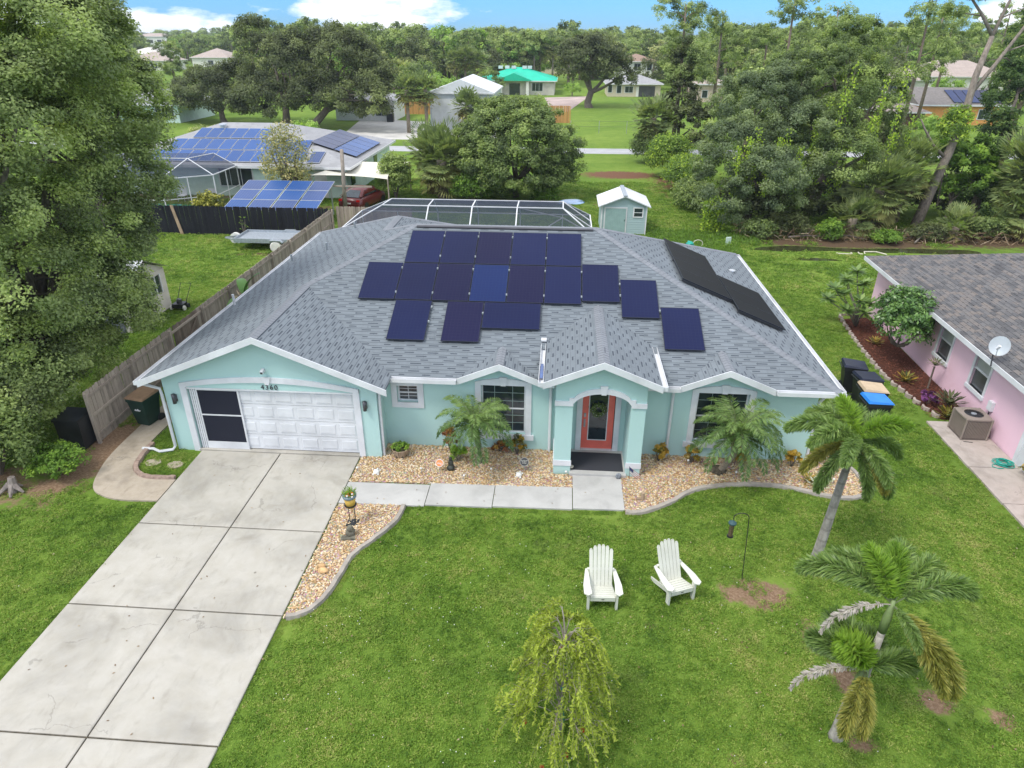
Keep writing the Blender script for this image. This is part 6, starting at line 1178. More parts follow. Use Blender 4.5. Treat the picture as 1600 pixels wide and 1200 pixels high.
# pool cage of the neighbour
nc = thing('pool_cage', 'white framed screened pool cage with chairs inside at the pale mint house', 'pool cage', (-29, 48, 0))
def nb_(a, b_, w_=.058): M().bar(a, b_, w_, w_).build('frame_bar', white, nc)
lo = [(-34, 45.3), (-27.2, 45.3), (-24.4, 47.2), (-24.4, 51.0), (-34, 51.0)]; ap = [(-33, 48.3), (-26.6, 48.3), (-25.9, 50.8)]
for i in range(4): nb_((*lo[i], 2.4), (*lo[i+1], 2.4)); nb_((*lo[i], 0), (*lo[i], 2.4)); nb_((*lo[i], 1.0), (*lo[i+1], 1.0), .05) if i < 3 else None
for a, b_ in ((lo[0], ap[0]), (lo[1], ap[1]), (lo[2], ap[1]), (lo[3], ap[2])): nb_((*a, 2.4), (*b_, 3.3))
nb_((*ap[0], 3.3), (*ap[1], 3.3)); nb_((*ap[1], 3.3), (*ap[2], 3.3)); nb_((-30.5, 45.3, 2.4), (-30.5, 48.3, 3.3)); nb_((-30.5, 45.3, 0), (-30.5, 45.3, 2.4)); nb_((-25.8, 46.25, 0), (-25.8, 46.25, 2.4)); nb_((-24.4, 49.1, 0), (-24.4, 49.1, 2.4))
def sq_(nm, pts, m_): me = bpy.data.meshes.new(nm); me.from_pydata(pts, [], [tuple(range(len(pts)))]); me.materials.append(m_); link(nm, me, nc)
sq_('roof_screen', [(*lo[0], 2.4), (*lo[1], 2.4), (*ap[1], 3.3), (*ap[0], 3.3)], scr2); sq_('roof_screen', [(*lo[1], 2.4), (*lo[2], 2.4), (*ap[1], 3.3)], scr2); sq_('roof_screen', [(*lo[2], 2.4), (*lo[3], 2.4), (*ap[2], 3.3), (*ap[1], 3.3)], scr2); sq_('roof_screen', [(*ap[0], 3.3), (*ap[1], 3.3), (*ap[2], 3.3), (-33, 51, 3.2)], scr2)
for i in range(3): sq_('wall_screen', [(*lo[i], 0), (*lo[i+1], 0), (*lo[i+1], 2.4), (*lo[i], 2.4)], scr3)
sheet('pool_deck', [(-34, 45.2), (-27.2, 45.2), (-24.3, 47.1), (-24.3, 51.4), (-34, 51.4)], .04, flat('brick_deck', (.28, .16, .12), .8, .2, 6), 'reddish deck round the pool of the pale mint house', 'deck')
sheet('pool_water', smoothpoly([(-31, 46.2), (-28, 46.0), (-26.2, 47.0), (-27.2, 48.2), (-30.5, 48.2)], True, 4), .06, glass('turquoise_pool', (.02, .28, .24), .05), 'turquoise pool water inside the screened cage of the pale mint house', 'pool', .03)
for x, y, lb in ((-28.2, 49.4, 'white patio chair left inside the neighbour pool cage'), (-25.6, 48.6, 'white patio chair inside the cage corner near the yellow shrub')):
    t = thing('patio_chair', lb, 'chair', (x, y, .04), 'patio chairs in the neighbour cage'); C_ = lambda nm, b: b.build(nm, white, t, world=False)
    C_('seat', M().box(-.28, .28, -.28, .28, .40, .44)); C_('backrest', M().ob((0, .28, .75), (.54, .04, .65), (-.15, 0, 0)))
    for a in (-.25, .25):
        for c in (-.25, .25): C_('leg', M().tube([(a, c, 0), (a, c, .4)], .02, 5))
bush('yellow_shrub', 'yellow green croton shrub between cage corner and solar rack', 'shrub', -24.3, 45.6, 1.0, .8, 1.4, 1500, .2, leafmat('yellow_shrub_leaves', (.10, .13, .02), (.30, .30, .04), (.5, .45, .08), .2, K=1.), .5, .3)
# utility pole, car, shade sail
up_ = thing('utility_pole', 'weathered grey wooden pole in front of the red car', 'pole', (-14.95, 46.4, 0)); M().tube([(-14.95, 46.4, 0), (-14.75, 46.4, 4.35)], [.15, .12], 9).build('pole', bark('pole_wood', (.36, .31, .26)), up_, True); M().bar((-15.6, 46.35, 1.95), (-12.9, 46.35, 1.95), .08, .1).build('crossbar', wood, up_); M().bar((-15.2, 46.35, 1.3), (-14.2, 46.35, 1.9), .05, .06).build('brace', wood, up_)
car = thing('parked_car', 'dark red hatchback parked under the shade sail, seen from behind', 'car', (-14.35, 49.0, 0), None, R(-12)); red = flat('car_red', (.11, .010, .010), .35, .1, spec=.7); C_ = lambda nm, b, m, s=False, p=None: b.build(nm, m, p or car, s, world=False)
def loft(secs, m=0):
    b = M(); P = []; n = len(secs[0]); [P.extend(s_) for s_ in secs]
    F = [(i*n+j, i*n+(j+1) % n, (i+1)*n+(j+1) % n, (i+1)*n+j) for i in range(len(secs)-1) for j in range(n)]+[tuple(range(n))[::-1], tuple(range((len(secs)-1)*n, len(secs)*n))]
    return b.add(P, F, m)
def sec(y, w_, zb, zt_, k=.8): return [(-w_, y, zb+.1), (-w_*.95, y, zb), (w_*.95, y, zb), (w_, y, zb+.1), (w_, y, zb+(zt_-zb)*.65), (w_*k, y, zt_), (-w_*k, y, zt_), (-w_, y, zb+(zt_-zb)*.65)]
C_('body', loft([sec(-2.1, .78, .4, .75), sec(-2.05, .86, .3, .95), sec(-1.6, .9, .25, 1.0), sec(0, .9, .25, .98), sec(1.2, .9, .25, .95), sec(1.9, .84, .3, .82), sec(2.15, .7, .4, .65)]), red, True)
C_('cabin', loft([sec(-1.75, .76, .95, 1.0, .85), sec(-1.2, .74, .95, 1.42, .82), sec(-.2, .74, .95, 1.5, .82), sec(.5, .74, .95, 1.42, .82), sec(1.2, .74, .93, .98, .85)]), red, True)
C_('rear_window', M().add([(-.60, -1.80, 1.03), (.60, -1.80, 1.03), (.53, -1.24, 1.42), (-.53, -1.24, 1.42)], [(0, 1, 2, 3)]), gls)
for s_ in (-1, 1):
    C_('side_window', M().add([(s_*.765, -1.2, 1.03), (s_*.765, .7, 1.03), (s_*.68, .3, 1.38), (s_*.68, -1.1, 1.38)], [(0, 1, 2, 3)]), gls); C_('tail_light', M().ob((s_*.68, -2.08, .85), (.25, .05, .14)), flat('tail_red', (.6, .01, .01), .2))
    for y in (-1.3, 1.35): C_('wheel', M().tube([(s_*.72, y, .32), (s_*.92, y, .32)], .32, 16), dark)
C_('bumper', M().box(-.8, .8, -2.16, -2.05, .38, .6), red); C_('number_plate', M().box(-.16, .16, -2.175, -2.16, .62, .72), wc)
sail = thing('shade_sail', 'cream fabric shade sail stretched over the red car', 'canopy', (-15, 52, 0)); canv = flat('cream_canvas', (.70, .66, .56), .8, .05)
b = M(); cs = [Vector(p) for p in ((-18.2, 49.3, 2.1), (-12.6, 49.6, 1.85), (-12.0, 54.5, 2.3), (-17.5, 54.5, 2.35))]; n = 8; P = []
for i in range(n+1):
    for j in range(n+1): u, v = i/n, j/n; uu = u+(.5-u)*.16*4*v*(1-v); vv = v+(.5-v)*.16*4*u*(1-u); p = cs[0]*(1-uu)*(1-vv)+cs[1]*uu*(1-vv)+cs[2]*uu*vv+cs[3]*(1-uu)*vv; P.append(tuple(p-Vector((0, 0, .25*sin(pi*u)*sin(pi*v)))))
b.add(P, [(i*(n+1)+j, (i+1)*(n+1)+j, (i+1)*(n+1)+j+1, i*(n+1)+j+1) for i in range(n) for j in range(n)]); b.build('canvas', canv, sail, True)
for c in cs: M().tube([(c.x, c.y, 0), (c.x, c.y, c.z)], .05, 6).build('post', wood, sail)
# ================================================================ road, distant buildings
asph = flat('pale_road', (.42, .42, .44), .85, .08, .8)  # pale grey asphalt with slight random mottling
sheet('road', [(-200, 73.6), (300, 77.5), (300, 81.2), (-200, 77.3)], .015, asph, 'pale grey road crossing behind the gardens', 'road')
sheet('driveway', [(-27, 84), (-12.3, 84), (-11, 78), (-6.5, 78), (-7.5, 93), (-17, 93), (-19, 102), (-30, 106)], .018, concrete('far_concrete', (.60, .58, .55), .3), 'pale concrete yard in front of the tall white garage building', 'driveway')
sheet('driveway', [(-4, 146), (-2, 118), (.5, 118), (5, 150)], .018, flat('dirt_pale', (.46, .36, .33), .9, .15, .3), 'pinkish bare earth beside the teal roofed house', 'bare ground')
bg_, TB = hip_house('tall_garage', 'tall white metal garage building with a big roller door', -17.3, -9.2, 93, 106, 4.55, .36, flat('pale_blue_siding', (.52, .57, .62), .7, .05), flat('white_metal_roof', (.68, .70, .72), .5, .05), [], [(-1.5, 4.6, 3.85, white)], ov=.25, gable=True)
for i in range(7): TB('door_rib', M().box(-3.8, .8, -6.57, -6.56, .5+i*.5, .53+i*.5), trimw)
for i in range(0): TB('siding_board', M().box(-4.05, 4.05, -6.53, -6.5, 3.9+i*.0, 3.93) if i == 0 else M().prism([(-4.05+(i-1)*.45, 4.0+.13*i), (4.05-(i-1)*.45, 4.0+.13*i), (4.05-(i-1)*.45, 4.04+.13*i), (-4.05+(i-1)*.45, 4.04+.13*i)], -6.53, -6.5, 'y'), palew)
th, TH = hip_house('teal_roof_house', 'unfinished white house with bright teal underlayment roof', -18.2, -2.2, 152, 166, 2.7, .30, flat('block_wall', (.62, .58, .54), .8, .12, .8), flat('teal_underlay', (.0, .50, .33), .6, .06, .5), [(-4.2, .6, 1.0, 1.6), (4.5, .8, 2.2, 1.5)], [(-.2, 2.2, 2.2, gls)])
TH('porch_roof', M().add([(-4.2, -8.4, 2.75), (3.6, -8.4, 2.75), (-.3, -8.4, 4.2), (-.3, -3, 4.3)], [(0, 1, 2), (1, 3, 2), (3, 0, 2)]), bpy.data.materials['teal_underlay'])
for x in (-3, 2.5): TH('porch_column', M().box(x-.3, x+.3, -8.1, -7.5, 0, 2.7), whw)
for i, x in enumerate((-3.6, -2.2, -.8, 1.5, 2.6)): TH('roof_bundle', M().box(x-.45, x+.45, -1.2, -.4, 4.7, 5.25), white)
wh, TW = hip_house('white_house', 'low white house with grey roof beyond the dark oak', 8.6, 19.2, 150, 160, 2.4, .32, beige, gr_roof, [(-3.0, .7, .9, 1.4), (-1.0, .8, 1.6, 1.1), (-4.8, .8, .8, 1.4)], [(2.6, 3.2, 2.0, glass('lanai_dark', (.03, .03, .035), .4)), (.7, .5, 1.8, whw)])
ts, TS = hip_house('two_storey_house', 'white two storey house showing above the grey roofed house', 13, 23, 190, 200, 5.2, .3, whw, flat('brown_roof2', (.30, .20, .15), .8), [(0, 3.2, 1.6, 1.5), (3, 3.2, 1.2, 1.5)])
br_, _ = hip_house('brown_roof_house', 'house with a dull brown roof behind the teal roofed house', -12, 2.5, 238, 250, 2.8, .3, beige, flat('brown_roof', (.27, .15, .12), .8, .1), [(3, .8, 2, 1.4)])
lg, _ = hip_house('grey_roof_house', 'grey roofed house corner glimpsed left beyond the big oak', -66, -53.6, 97.5, 108, 2.4, .35, palew, gr_roof, [(4.2, .5, 2.6, 1.7)])
hip_house('tan_roof_house', 'tan roofed house far off beyond the grey roofed house', -146, -132, 240, 252, 3.0, .4, whw, tanr, [(2, .8, 2, 1.4)]); hip_house('tan_roof_house', 'tan hip roofed house far behind the oaks at upper left', -138, -124, 268, 282, 3.2, .4, whw, tanr, [(0, .8, 2, 1.4)]); hip_house('pale_apartment', 'pale multi storey block on the far left skyline', -296, -272, 500, 515, 9, .25, whw, tanr, [(-6, 5, 3, 2), (0, 5, 3, 2), (6, 5, 3, 2)]); hip_house('white_roof_house', 'whitish flat roofed house left on the horizon', -160, -146, 262, 275, 4.5, .3, whw, flat('white_roof', (.7, .66, .62)), [])
sm, _ = hip_house('small_white_house', 'small white building with dark air conditioner beside the tall garage', -33, -24.4, 103, 110, 2.7, .3, whw, gr_roof, [(2.4, .7, 1.6, 1.3)])
M().box(-25.2, -24.3, 101.4, 102.2, 0, 1.1).build('condenser', dark) ; tag(bpy.context.scene.objects['condenser'], 'dark boxed condenser by the small white building', 'air conditioner')
hip_house('tan_roof_house', 'long pale tan hip roofed house at upper right among trees', 80, 101, 176, 190, 2.9, .42, whw, tanr, [(-5, .8, 3, 1.3)]); oh, _ = hip_house('orange_house', 'orange gabled house with dark blue roof panels behind the bare tree', 49.8, 61.6, 106, 116, 2.6, .36, flat('orange_wall', (.72, .33, .10), .8, .06), flat('dark_tile', (.20, .18, .17), .8), [(-1, .8, 1.2, 1.2), (3, .8, 1.6, 1.2)], ov=.4, gable=True)
sn = thing('solar_array', 'dark blue panels on the orange house roof', 'solar panels', (58, 107, 3)); [panel_on(sn, [(54.3+i*1.2, 106.1, 2.95), (55.4+i*1.2, 106.1, 2.95), (55.4+i*1.2, 109.9, 4.32), (54.3+i*1.2, 109.9, 4.32)], pvb if i < 3 else pv) for i in range(6)]
hip_house('brown_pavilion', 'low open pavilion with a brown hip roof left of the orange house', 42.6, 48.4, 101, 107, 2.1, .4, flat('pavilion_brown', (.13, .07, .05), .8), flat('grey_brown_roof', (.28, .23, .21), .8, .1), []); hip_house('tan_roof_house', 'pale house partly hidden behind the pines right of the clearing', 24.5, 30.5, 139, 149, 3.1, .3, flat('peach_wall', (.66, .52, .44), .8), tanr, [(-1.5, .8, 1, 1.2)]); hip_house('tan_roof_house', 'pale house with screened lanai beyond the brown pavilion', 62, 78, 166, 176, 2.6, .3, whw, tanr, [(3, .3, 5, 2.0)])
fence('pine_fence', 'new orange pine board fence left of the tall garage', (-26.5, 112.5), (-17.5, 112.5), 1.85, woodnew, .15, rails=False, post=3, seed=8); fence('pine_fence', 'new orange pine fence end right of the round oak', (-7.0, 103), (.9, 103), 2.3, woodnew, .15, rails=False, post=3, seed=9)
wl = thing('wire_fence', 'thin wire fence across the far green lot', 'fence', (5, 92, 0)); [M().tube([(x, 92, 0), (x, 92, 1.5)], .04, 5).build('post', alu, wl) for x in (.9, 4.5, 8, 11.5)]; [M().tube([(.9, 92, z), (11.5, 92, z)], .012, 3).build('wire', gunm, wl) for z in (1.45, .8)]
# ================================================================ trees
tree('oak_tree', 'huge spreading oak filling the left edge beside the fence', 'tree', (-17.6, 18.2, 0), [(-14.9, 20.0, 11.1, 2.4, 3.0, 1.9), (-15.4, 22.0, 11.1, 1.5, 2.2, 1.3), (-16.3, 21.0, 8.1, 2.9, 3.0, 2.1), (-14.0, 22.0, 9.1, 1.5, 1.8, 1.3), (-14.3, 22.0, 7.3, 1.4, 1.8, 1.7), (-15.7, 20.5, 6.1, 2.6, 2.6, 2.0), (-14.6, 21.3, 5.3, 1.0, 1.3, 1.4), (-16.2, 19.2, 4.6, 2.6, 2.5, 1.8), (-15.0, 19.4, 3.9, 1.5, 1.8, 1.4), (-16.6, 17.2, 2.8, 2.3, 1.7, 1.6), (-15.2, 17.4, 3.0, 1.1, 1.3, 1.1), (-15.6, 17.6, 7.3, 2.2, 2.6, 2.5), (-15.2, 17.2, 5.0, 1.7, 1.8, 1.6), (-18.5, 19, 6, 2.5, 3, 5), (-14.6, 18.4, 9.2, 1.9, 2.2, 1.8), (-14.3, 22.0, 9.8, 1.2, 1.6, 1.2), (-14.9, 20.6, 2.9, 1.1, 1.5, 1.4), (-15.6, 19.2, 1.9, 1.2, 1.2, 1.4), (-16.8, 16.2, 2.2, 2.3, 1.3, 1.8)], 1800, .55, 420000, .092, oakm, .34, up=.75, shell=.6, tvar=.26, tb=.55, asp=.6)
bush('understorey_shrub', 'tangled green shrub at the foot of the huge oak', 'shrub', -15.7, 14.9, 1.5, 1.1, 2.3, 12000, .10, midg, .5, .3, stems=9); bush('understorey_shrub', 'low bright weedy shrub just below the black cart', 'shrub', -14.0, 15.0, .8, .6, .9, 4200, .085, lime, .45, .2, stems=5); bush('understorey_shrub', 'taller shrub at the left edge behind the oak trunk', 'shrub', -16.9, 15.8, 1.4, 1.2, 3.0, 12000, .11, midg, .55, .3, stems=6)
b = M()
for i in range(5): a = i*1.3; b.tube([(-14.75+.05*cos(a), 14.15, .25), (-14.75+.35*cos(a), 14.1+.3*sin(a), .04)], [.09, .03], 6)
b.tube([(-14.75, 14.15, -.1), (-14.7, 14.2, .45)], [.16, .09], 8); tag(b.build('tree_stump', bark('grey_stump', (.33, .28, .25))), 'grey splayed root stump at the edge of the lawn under the oak', 'stump')
tree('round_oak', 'round dense green oak behind the pool cage', 'tree', (-3.5, 53, 0), [(-3.8, 53.0, 3.7, 4.1, 4.1, 3.4), (-5.7, 52.5, 4.0, 2.1, 2.1, 2.1), (-0.9, 53.0, 3.1, 2.4, 2.4, 2.3), (-3.9, 53.5, 5.7, 2.9, 2.9, 1.5), (-2.3, 52.0, 2.2, 2.9, 2.9, 1.3), (-5.2, 52.0, 2.0, 2.2, 2.2, 1.4), (-3.4, 50.8, 2.6, 3.0, 2.0, 2.2), (-3.0, 50.9, 4.6, 2.6, 2.0, 2.0), (-5.6, 51.2, 3.0, 1.8, 1.8, 2.2), (-1.6, 51.5, 4.6, 2.2, 2.2, 2.0)], 1100, .55, 120000, .16, midg, .22, tb=.45, up=.7, shell=.5, asp=.6, flatb=.9)
tree('oak_tree', 'smaller dark oak left of the oak group behind the solar roof', 'tree', (-48, 99, 0), [(-48.8, 99.0, 3.9, 5.1, 5.1, 3.4), (-51.6, 98.0, 3.2, 2.6, 2.6, 2.3), (-44.9, 100.0, 4.6, 3.7, 3.7, 3.4)], 160, 1.1, 30000, .29, oakd, .4, tb=.45)
tree('oak_tree', 'tall dark oak in the middle of the group behind the solar roof', 'tree', (-38, 96, 0), [(-37.8, 97.0, 6.8, 4.8, 4.8, 3.8), (-35.4, 98.0, 8.3, 3.5, 3.5, 3.2), (-39.4, 95.0, 3.4, 5.2, 5.2, 2.4), (-41.6, 99.0, 10.6, 2.6, 2.5, 2.8), (-32.3, 95.0, 4.1, 4.3, 4.3, 2.6)], 300, 1.1, 52000, .29, oakd, .5, tb=.45)
tree('oak_tree', 'broad dark oak with a visible leaning trunk beside the white building', 'tree', (-33.5, 93, 0), [(-28.8, 96.0, 7.7, 4.7, 4.7, 4.2), (-25.6, 95.0, 6.2, 3.4, 3.4, 3.5), (-30.8, 98.0, 9.9, 3.4, 3.4, 2.5), (-23.8, 90.0, 3.6, 2.0, 2.0, 2.1), (-26.8, 92.0, 3.8, 3.3, 3.3, 2.1)], 260, 1.1, 46000, .29, oakd, .5, tb=.5)
tree('dark_oak', 'wide dark crowned oak standing alone on the far green lot', 'tree', (4.2, 126, 0), [(4.3, 127.0, 8.2, 4.8, 4.8, 2.9), (1.2, 126.0, 6.0, 3.0, 3.0, 2.3), (7.7, 127.0, 6.0, 3.8, 3.8, 2.3), (9.9, 126.0, 4.8, 1.9, 1.9, 1.1), (1.6, 128.0, 8.7, 2.4, 2.4, 1.8)], 200, 1.2, 20000, .40, oakd, .6, tb=.4)
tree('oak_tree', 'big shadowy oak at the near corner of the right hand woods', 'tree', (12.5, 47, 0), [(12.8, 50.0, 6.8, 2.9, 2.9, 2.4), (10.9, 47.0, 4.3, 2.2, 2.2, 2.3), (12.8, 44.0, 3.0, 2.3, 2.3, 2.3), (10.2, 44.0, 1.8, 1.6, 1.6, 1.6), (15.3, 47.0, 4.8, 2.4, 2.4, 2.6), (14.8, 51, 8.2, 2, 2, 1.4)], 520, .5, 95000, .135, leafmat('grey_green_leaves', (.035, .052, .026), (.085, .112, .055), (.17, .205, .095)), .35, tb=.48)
tree('vine_draped_oak', 'tall oak draped in bright vines rising above the sabal palm', 'tree', (18, 50, 0), [(17.9, 51.0, 8.4, 3.3, 3.3, 2.3), (19.3, 53.0, 10.7, 2.1, 2.1, 1.7), (20.6, 50.0, 7.3, 1.8, 1.8, 2.4), (17.1, 48.0, 5.5, 2.4, 2.4, 2.3), (17.9, 46.0, 4.2, 2.2, 2.2, 1.8), (16.5, 54.0, 9.0, 2.2, 2.2, 1.6), (22.1, 49.0, 4.6, 1.2, 1.2, 1.5)], 560, .5, 95000, .135, midg, .35, tb=.42, tvar=.28)
# hanging vines on the woods
def vines(label, cols, base, n=900):
    t = thing('hanging_vine', label, 'vine', base); P = []; D = []
    for (x, y, z0, z1) in cols:
        m = n//len(cols)
        for j in range(m): u = random.random(); P.append((x+random.gauss(0, .12), y+random.gauss(0, .1)-.1, z0+(z1-z0)*u)); D.append((random.gauss(0, .5), random.gauss(0, .5), -1))
    P = np.array(P); link('foliage', leafmesh('foliage', P, unit(len(P))+np.array([0, -.7, .4]), .16, .12, vinem, RS.normal(.7, .25, len(P)), np.array(D)), t)
    b = M(); [b.tube([(x, y, z0), (x+.05, y, (z0+z1)/2), (x, y, z1)], .02, 4) for x, y, z0, z1 in cols]; b.build('stem', barkm, t)
vines('bright vine curtain at the left edge of the woods by the shed', [(9.0+i*.28, 43.1+.1*i, .2, 2.4-.15*abs(i-2)) for i in range(5)], (9.5, 43.2, 0), 1300)
vines('yellow green vines trailing over the vine draped oak', [(15.6+i*.55+random.uniform(-.3, .3), 46.2+.5*(i % 3), 1.8+.3*(i % 4), 5.8+1.0*(i % 5)) for i in range(12)], (18, 46, 0), 3600)
vines('vines trailing from the near corner oak', [(10.8+i*.6, 44.2+.4*(i % 3), 2.2, 5.2+.5*(i % 3)) for i in range(7)], (12, 44, 0), 1600)
tree('vine_covered_trunk', 'leaning vine wrapped trunk at the right edge behind the bright shrub', 'tree', (27.8, 48, 0), [(28.9, 50.0, 3.7, 1.2, 1.2, 3.4), (29.8, 52.0, 7.4, 1.1, 1.2, 2.5), (30.8, 53.0, 10.5, 1.2, 1.4, 2.7), (27.8, 48.0, 1.3, 1.2, 1.2, 1.3)], 160, .5, 22000, .17, leafmat('deep_vine', (.018, .035, .012), (.05, .085, .025), (.12, .17, .05)), .3, tb=.4)
tree('bright_leafed_tree', 'bright green leafy young tree below the bare forked pine', 'tree', (26.2, 48.2, 0), [(26.9, 49.0, 3.9, 1.6, 1.6, 1.4), (25.1, 49.0, 4.2, 1.0, 1.0, .9), (27.9, 48.0, 2.9, 1.4, 1.4, 1.2), (26.1, 48.5, 2.3, 1.0, .8, 1.0)], 90, .42, 9000, .24, lime, .12, tb=.5, shell=.4)
bt = thing('forked_pine', 'tall bare forked pine with a leaning pale trunk at upper right', 'tree', (23.9, 47, 0))
b = M(); b.tube([(23.4, 46.3, -.2), (24.1, 47, 2.0), (24.9, 47.6, 4.6), (25.4, 48, 7.0), (25.5, 48.2, 9.0), (26.0, 48.6, 11.2)], [.36, .30, .26, .22, .19, .13], 10)
for pts, r in (([(26.0, 48.6, 11.2), (25.2, 48.8, 12.3), (24.4, 49, 13.2), (24.0, 49, 14.2)], [.12, .09, .07, .04]), ([(26.0, 48.6, 11.2), (26.5, 49, 12.6), (27.0, 49, 14.5)], [.12, .09, .05]), ([(25.45, 48.1, 8.0), (26.6, 48.5, 9.6), (27.9, 49, 11.6), (28.6, 49, 13.5)], [.14, .12, .09, .05]), ([(24.7, 47.5, 4.2), (23.6, 47.2, 5.0), (22.7, 47, 6.0), (22.3, 47, 6.6)], [.11, .09, .06, .03]), ([(27.0, 48.8, 10.3), (28.8, 49, 10.9)], [.06, .02]), ([(25.2, 48.8, 12.3), (23.6, 48.8, 12.5)], [.05, .02]), ([(26.4, 48.9, 12.2), (28.0, 49, 12.9), (29.2, 49, 13.6)], [.05, .04, .02])): b.tube(pts, r, 7)
b.build('trunk', bark('pale_pine_bark', (.30, .25, .21)), bt, True)
p_, nr, ln, wd, ti, tg, _ = cloud([(24.0, 49, 13.6, 1.5, 1.2, .7), (23.2, 48.8, 12.5, .8, .8, .5), (27.2, 49, 14.2, 1.3, 1.2, .6), (25.3, 49, 13.7, .8, .8, .4), (29.2, 49, 13.6, 1., 1, .6)], 46, .4, 5200, .22, asp=.2, tb=.55, shell=.3); link('crown', leafmesh('crown', p_, nr, ln, wd, pinem, ti), bt)
bush('ivy_clump', 'ivy clump wrapping the forked pine trunk half way up', 'vine', 24.9, 47.8, 1.0, .9, 2.6, 3600, .17, vinem, .5, .35, z0=4.6, stems=2)
def pine(label, x, y, h, lobes, n=9000, leaf=.34, tb=.55, mat=pinem, r0=.25, name='pine_tree'):
    t = thing(name, label, 'tree', (x, y, 0)); b = M(); b.tube([(x, y, -.2), (x+.1, y, h*.5), (x-.1, y, h*.95)], [r0, r0*.75, r0*.25], 8)
    for l in lobes: b.tube([(x, y, l[2]-l[5]*.5), ((x+l[0])/2, (y+l[1])/2, l[2]-.2), (l[0], l[1], l[2])], [r0*.3, r0*.2, r0*.08], 5)
    b.build('trunk', pineb, t, True); p_, nr, ln, wd, ti, tg, _ = cloud(lobes, len(lobes)*26, .62, n, leaf, asp=.22, tb=tb, shell=.25, up=.5, tvar=.25); link('crown', leafmesh('crown', p_, nr, ln, wd, mat, ti), t)
pine('tall pine beside the far green lot reaching past the top edge', 11.2, 74, 14.5, [(11.0, 74.0, 10.9, 2.3, 2.3, 2.3), (9.7, 75.0, 13.3, 1.8, 1.8, 1.5), (12.7, 73.0, 8.4, 1.8, 1.8, 1.7), (10.0, 73.0, 8.0, 1.4, 1.6, 1.2), (12.4, 75, 13.2, 1.7, 1.7, 1.2)], 13000, .3)
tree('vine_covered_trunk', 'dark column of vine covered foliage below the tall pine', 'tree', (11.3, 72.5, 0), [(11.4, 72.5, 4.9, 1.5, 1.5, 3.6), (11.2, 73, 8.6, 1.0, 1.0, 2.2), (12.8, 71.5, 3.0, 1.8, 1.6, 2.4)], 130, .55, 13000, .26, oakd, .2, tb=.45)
pine('second tall pine with open crown just right of the first', 19.5, 98, 14.5, [(18.8, 98.0, 12.2, 2.4, 2.4, 2.0), (21.1, 99.0, 8.6, 2.4, 2.4, 2.0), (17.8, 97.0, 6.4, 2.0, 2.0, 1.7), (22.9, 99.0, 10.1, 1.6, 1.6, 1.5)], 9000, .4)
pine('pair topped pine farther back among the woods', 31, 120, 13.5, [(30.3, 120.0, 10.4, 2.9, 2.9, 2.5), (33.1, 120.0, 7.2, 2.4, 2.4, 2.4), (29, 119, 6.5, 2.2, 2.2, 2.0)], 7000, .5)
pine('broad pale green pine against the sky above the woods', 41.6, 140, 13.5, [(41.6, 140, 11, 3.6, 3.2, 2.5), (38.5, 139, 8, 3, 3, 2.2), (45, 141, 8.5, 3, 3, 2.4)], 7000, .55, .7); pine('rounded pale pine between the vine oak and the forked pine', 68.8, 158, 13.5, [(68.8, 158, 11, 4.5, 4, 3), (63, 157, 9.5, 3.4, 3.4, 3), (75, 159, 9.5, 3.8, 3.4, 3)], 8000, .6, .7)
pine('dark needled pine at upper left beyond the grey roof', -69.9, 128, 10.5, [(-70, 128, 8.3, 2.6, 2.6, 2), (-68.6, 127, 5.6, 2.4, 2.4, 1.7), (-71.6, 128, 5.4, 2.0, 2.0, 1.4)], 7000, .42, .4)
pine('open pine behind the brown pavilion', 50, 150, 12, [(50, 150, 9, 3, 3, 2.5), (53, 150, 6.5, 2.5, 2.5, 2)], 5000, .55, .6)
for (x, y, h, w_, lb) in ((24, 84, 15.5, 2.6, 'tall open pine just right of the second pine'), (30, 88, 14.5, 2.8, 'leaning crowned pine above the corner oak'), (38, 84, 15.0, 2.8, 'tall pine directly behind the vine draped oak'), (47, 100, 15.0, 3.2, 'tall pine left of the bare forked pine'), (60, 124, 16, 3.6, 'tall pine behind the orange house'), (78, 142, 17, 4, 'tall pine behind the long tan roof'), (38, 64, 13.5, 2.2, 'tall thin pine at the right edge behind the forked pine'), (92, 150, 17, 4.2, 'tall pine at the far right above the tan roof')):
    pine(lb, x, y, h, [(x+random.uniform(-.5, .5), y, h-w_*.8, w_, w_, w_*.75), (x-w_*.8, y+.5, h*.72, w_*.75, w_*.7, w_*.5), (x+w_*.9, y-.5, h*.66, w_*.75, w_*.7, w_*.5), (x+.3, y, h*.5, w_*.6, w_*.6, w_*.45)], 7000, .38 if y < 110 else .5, .6)
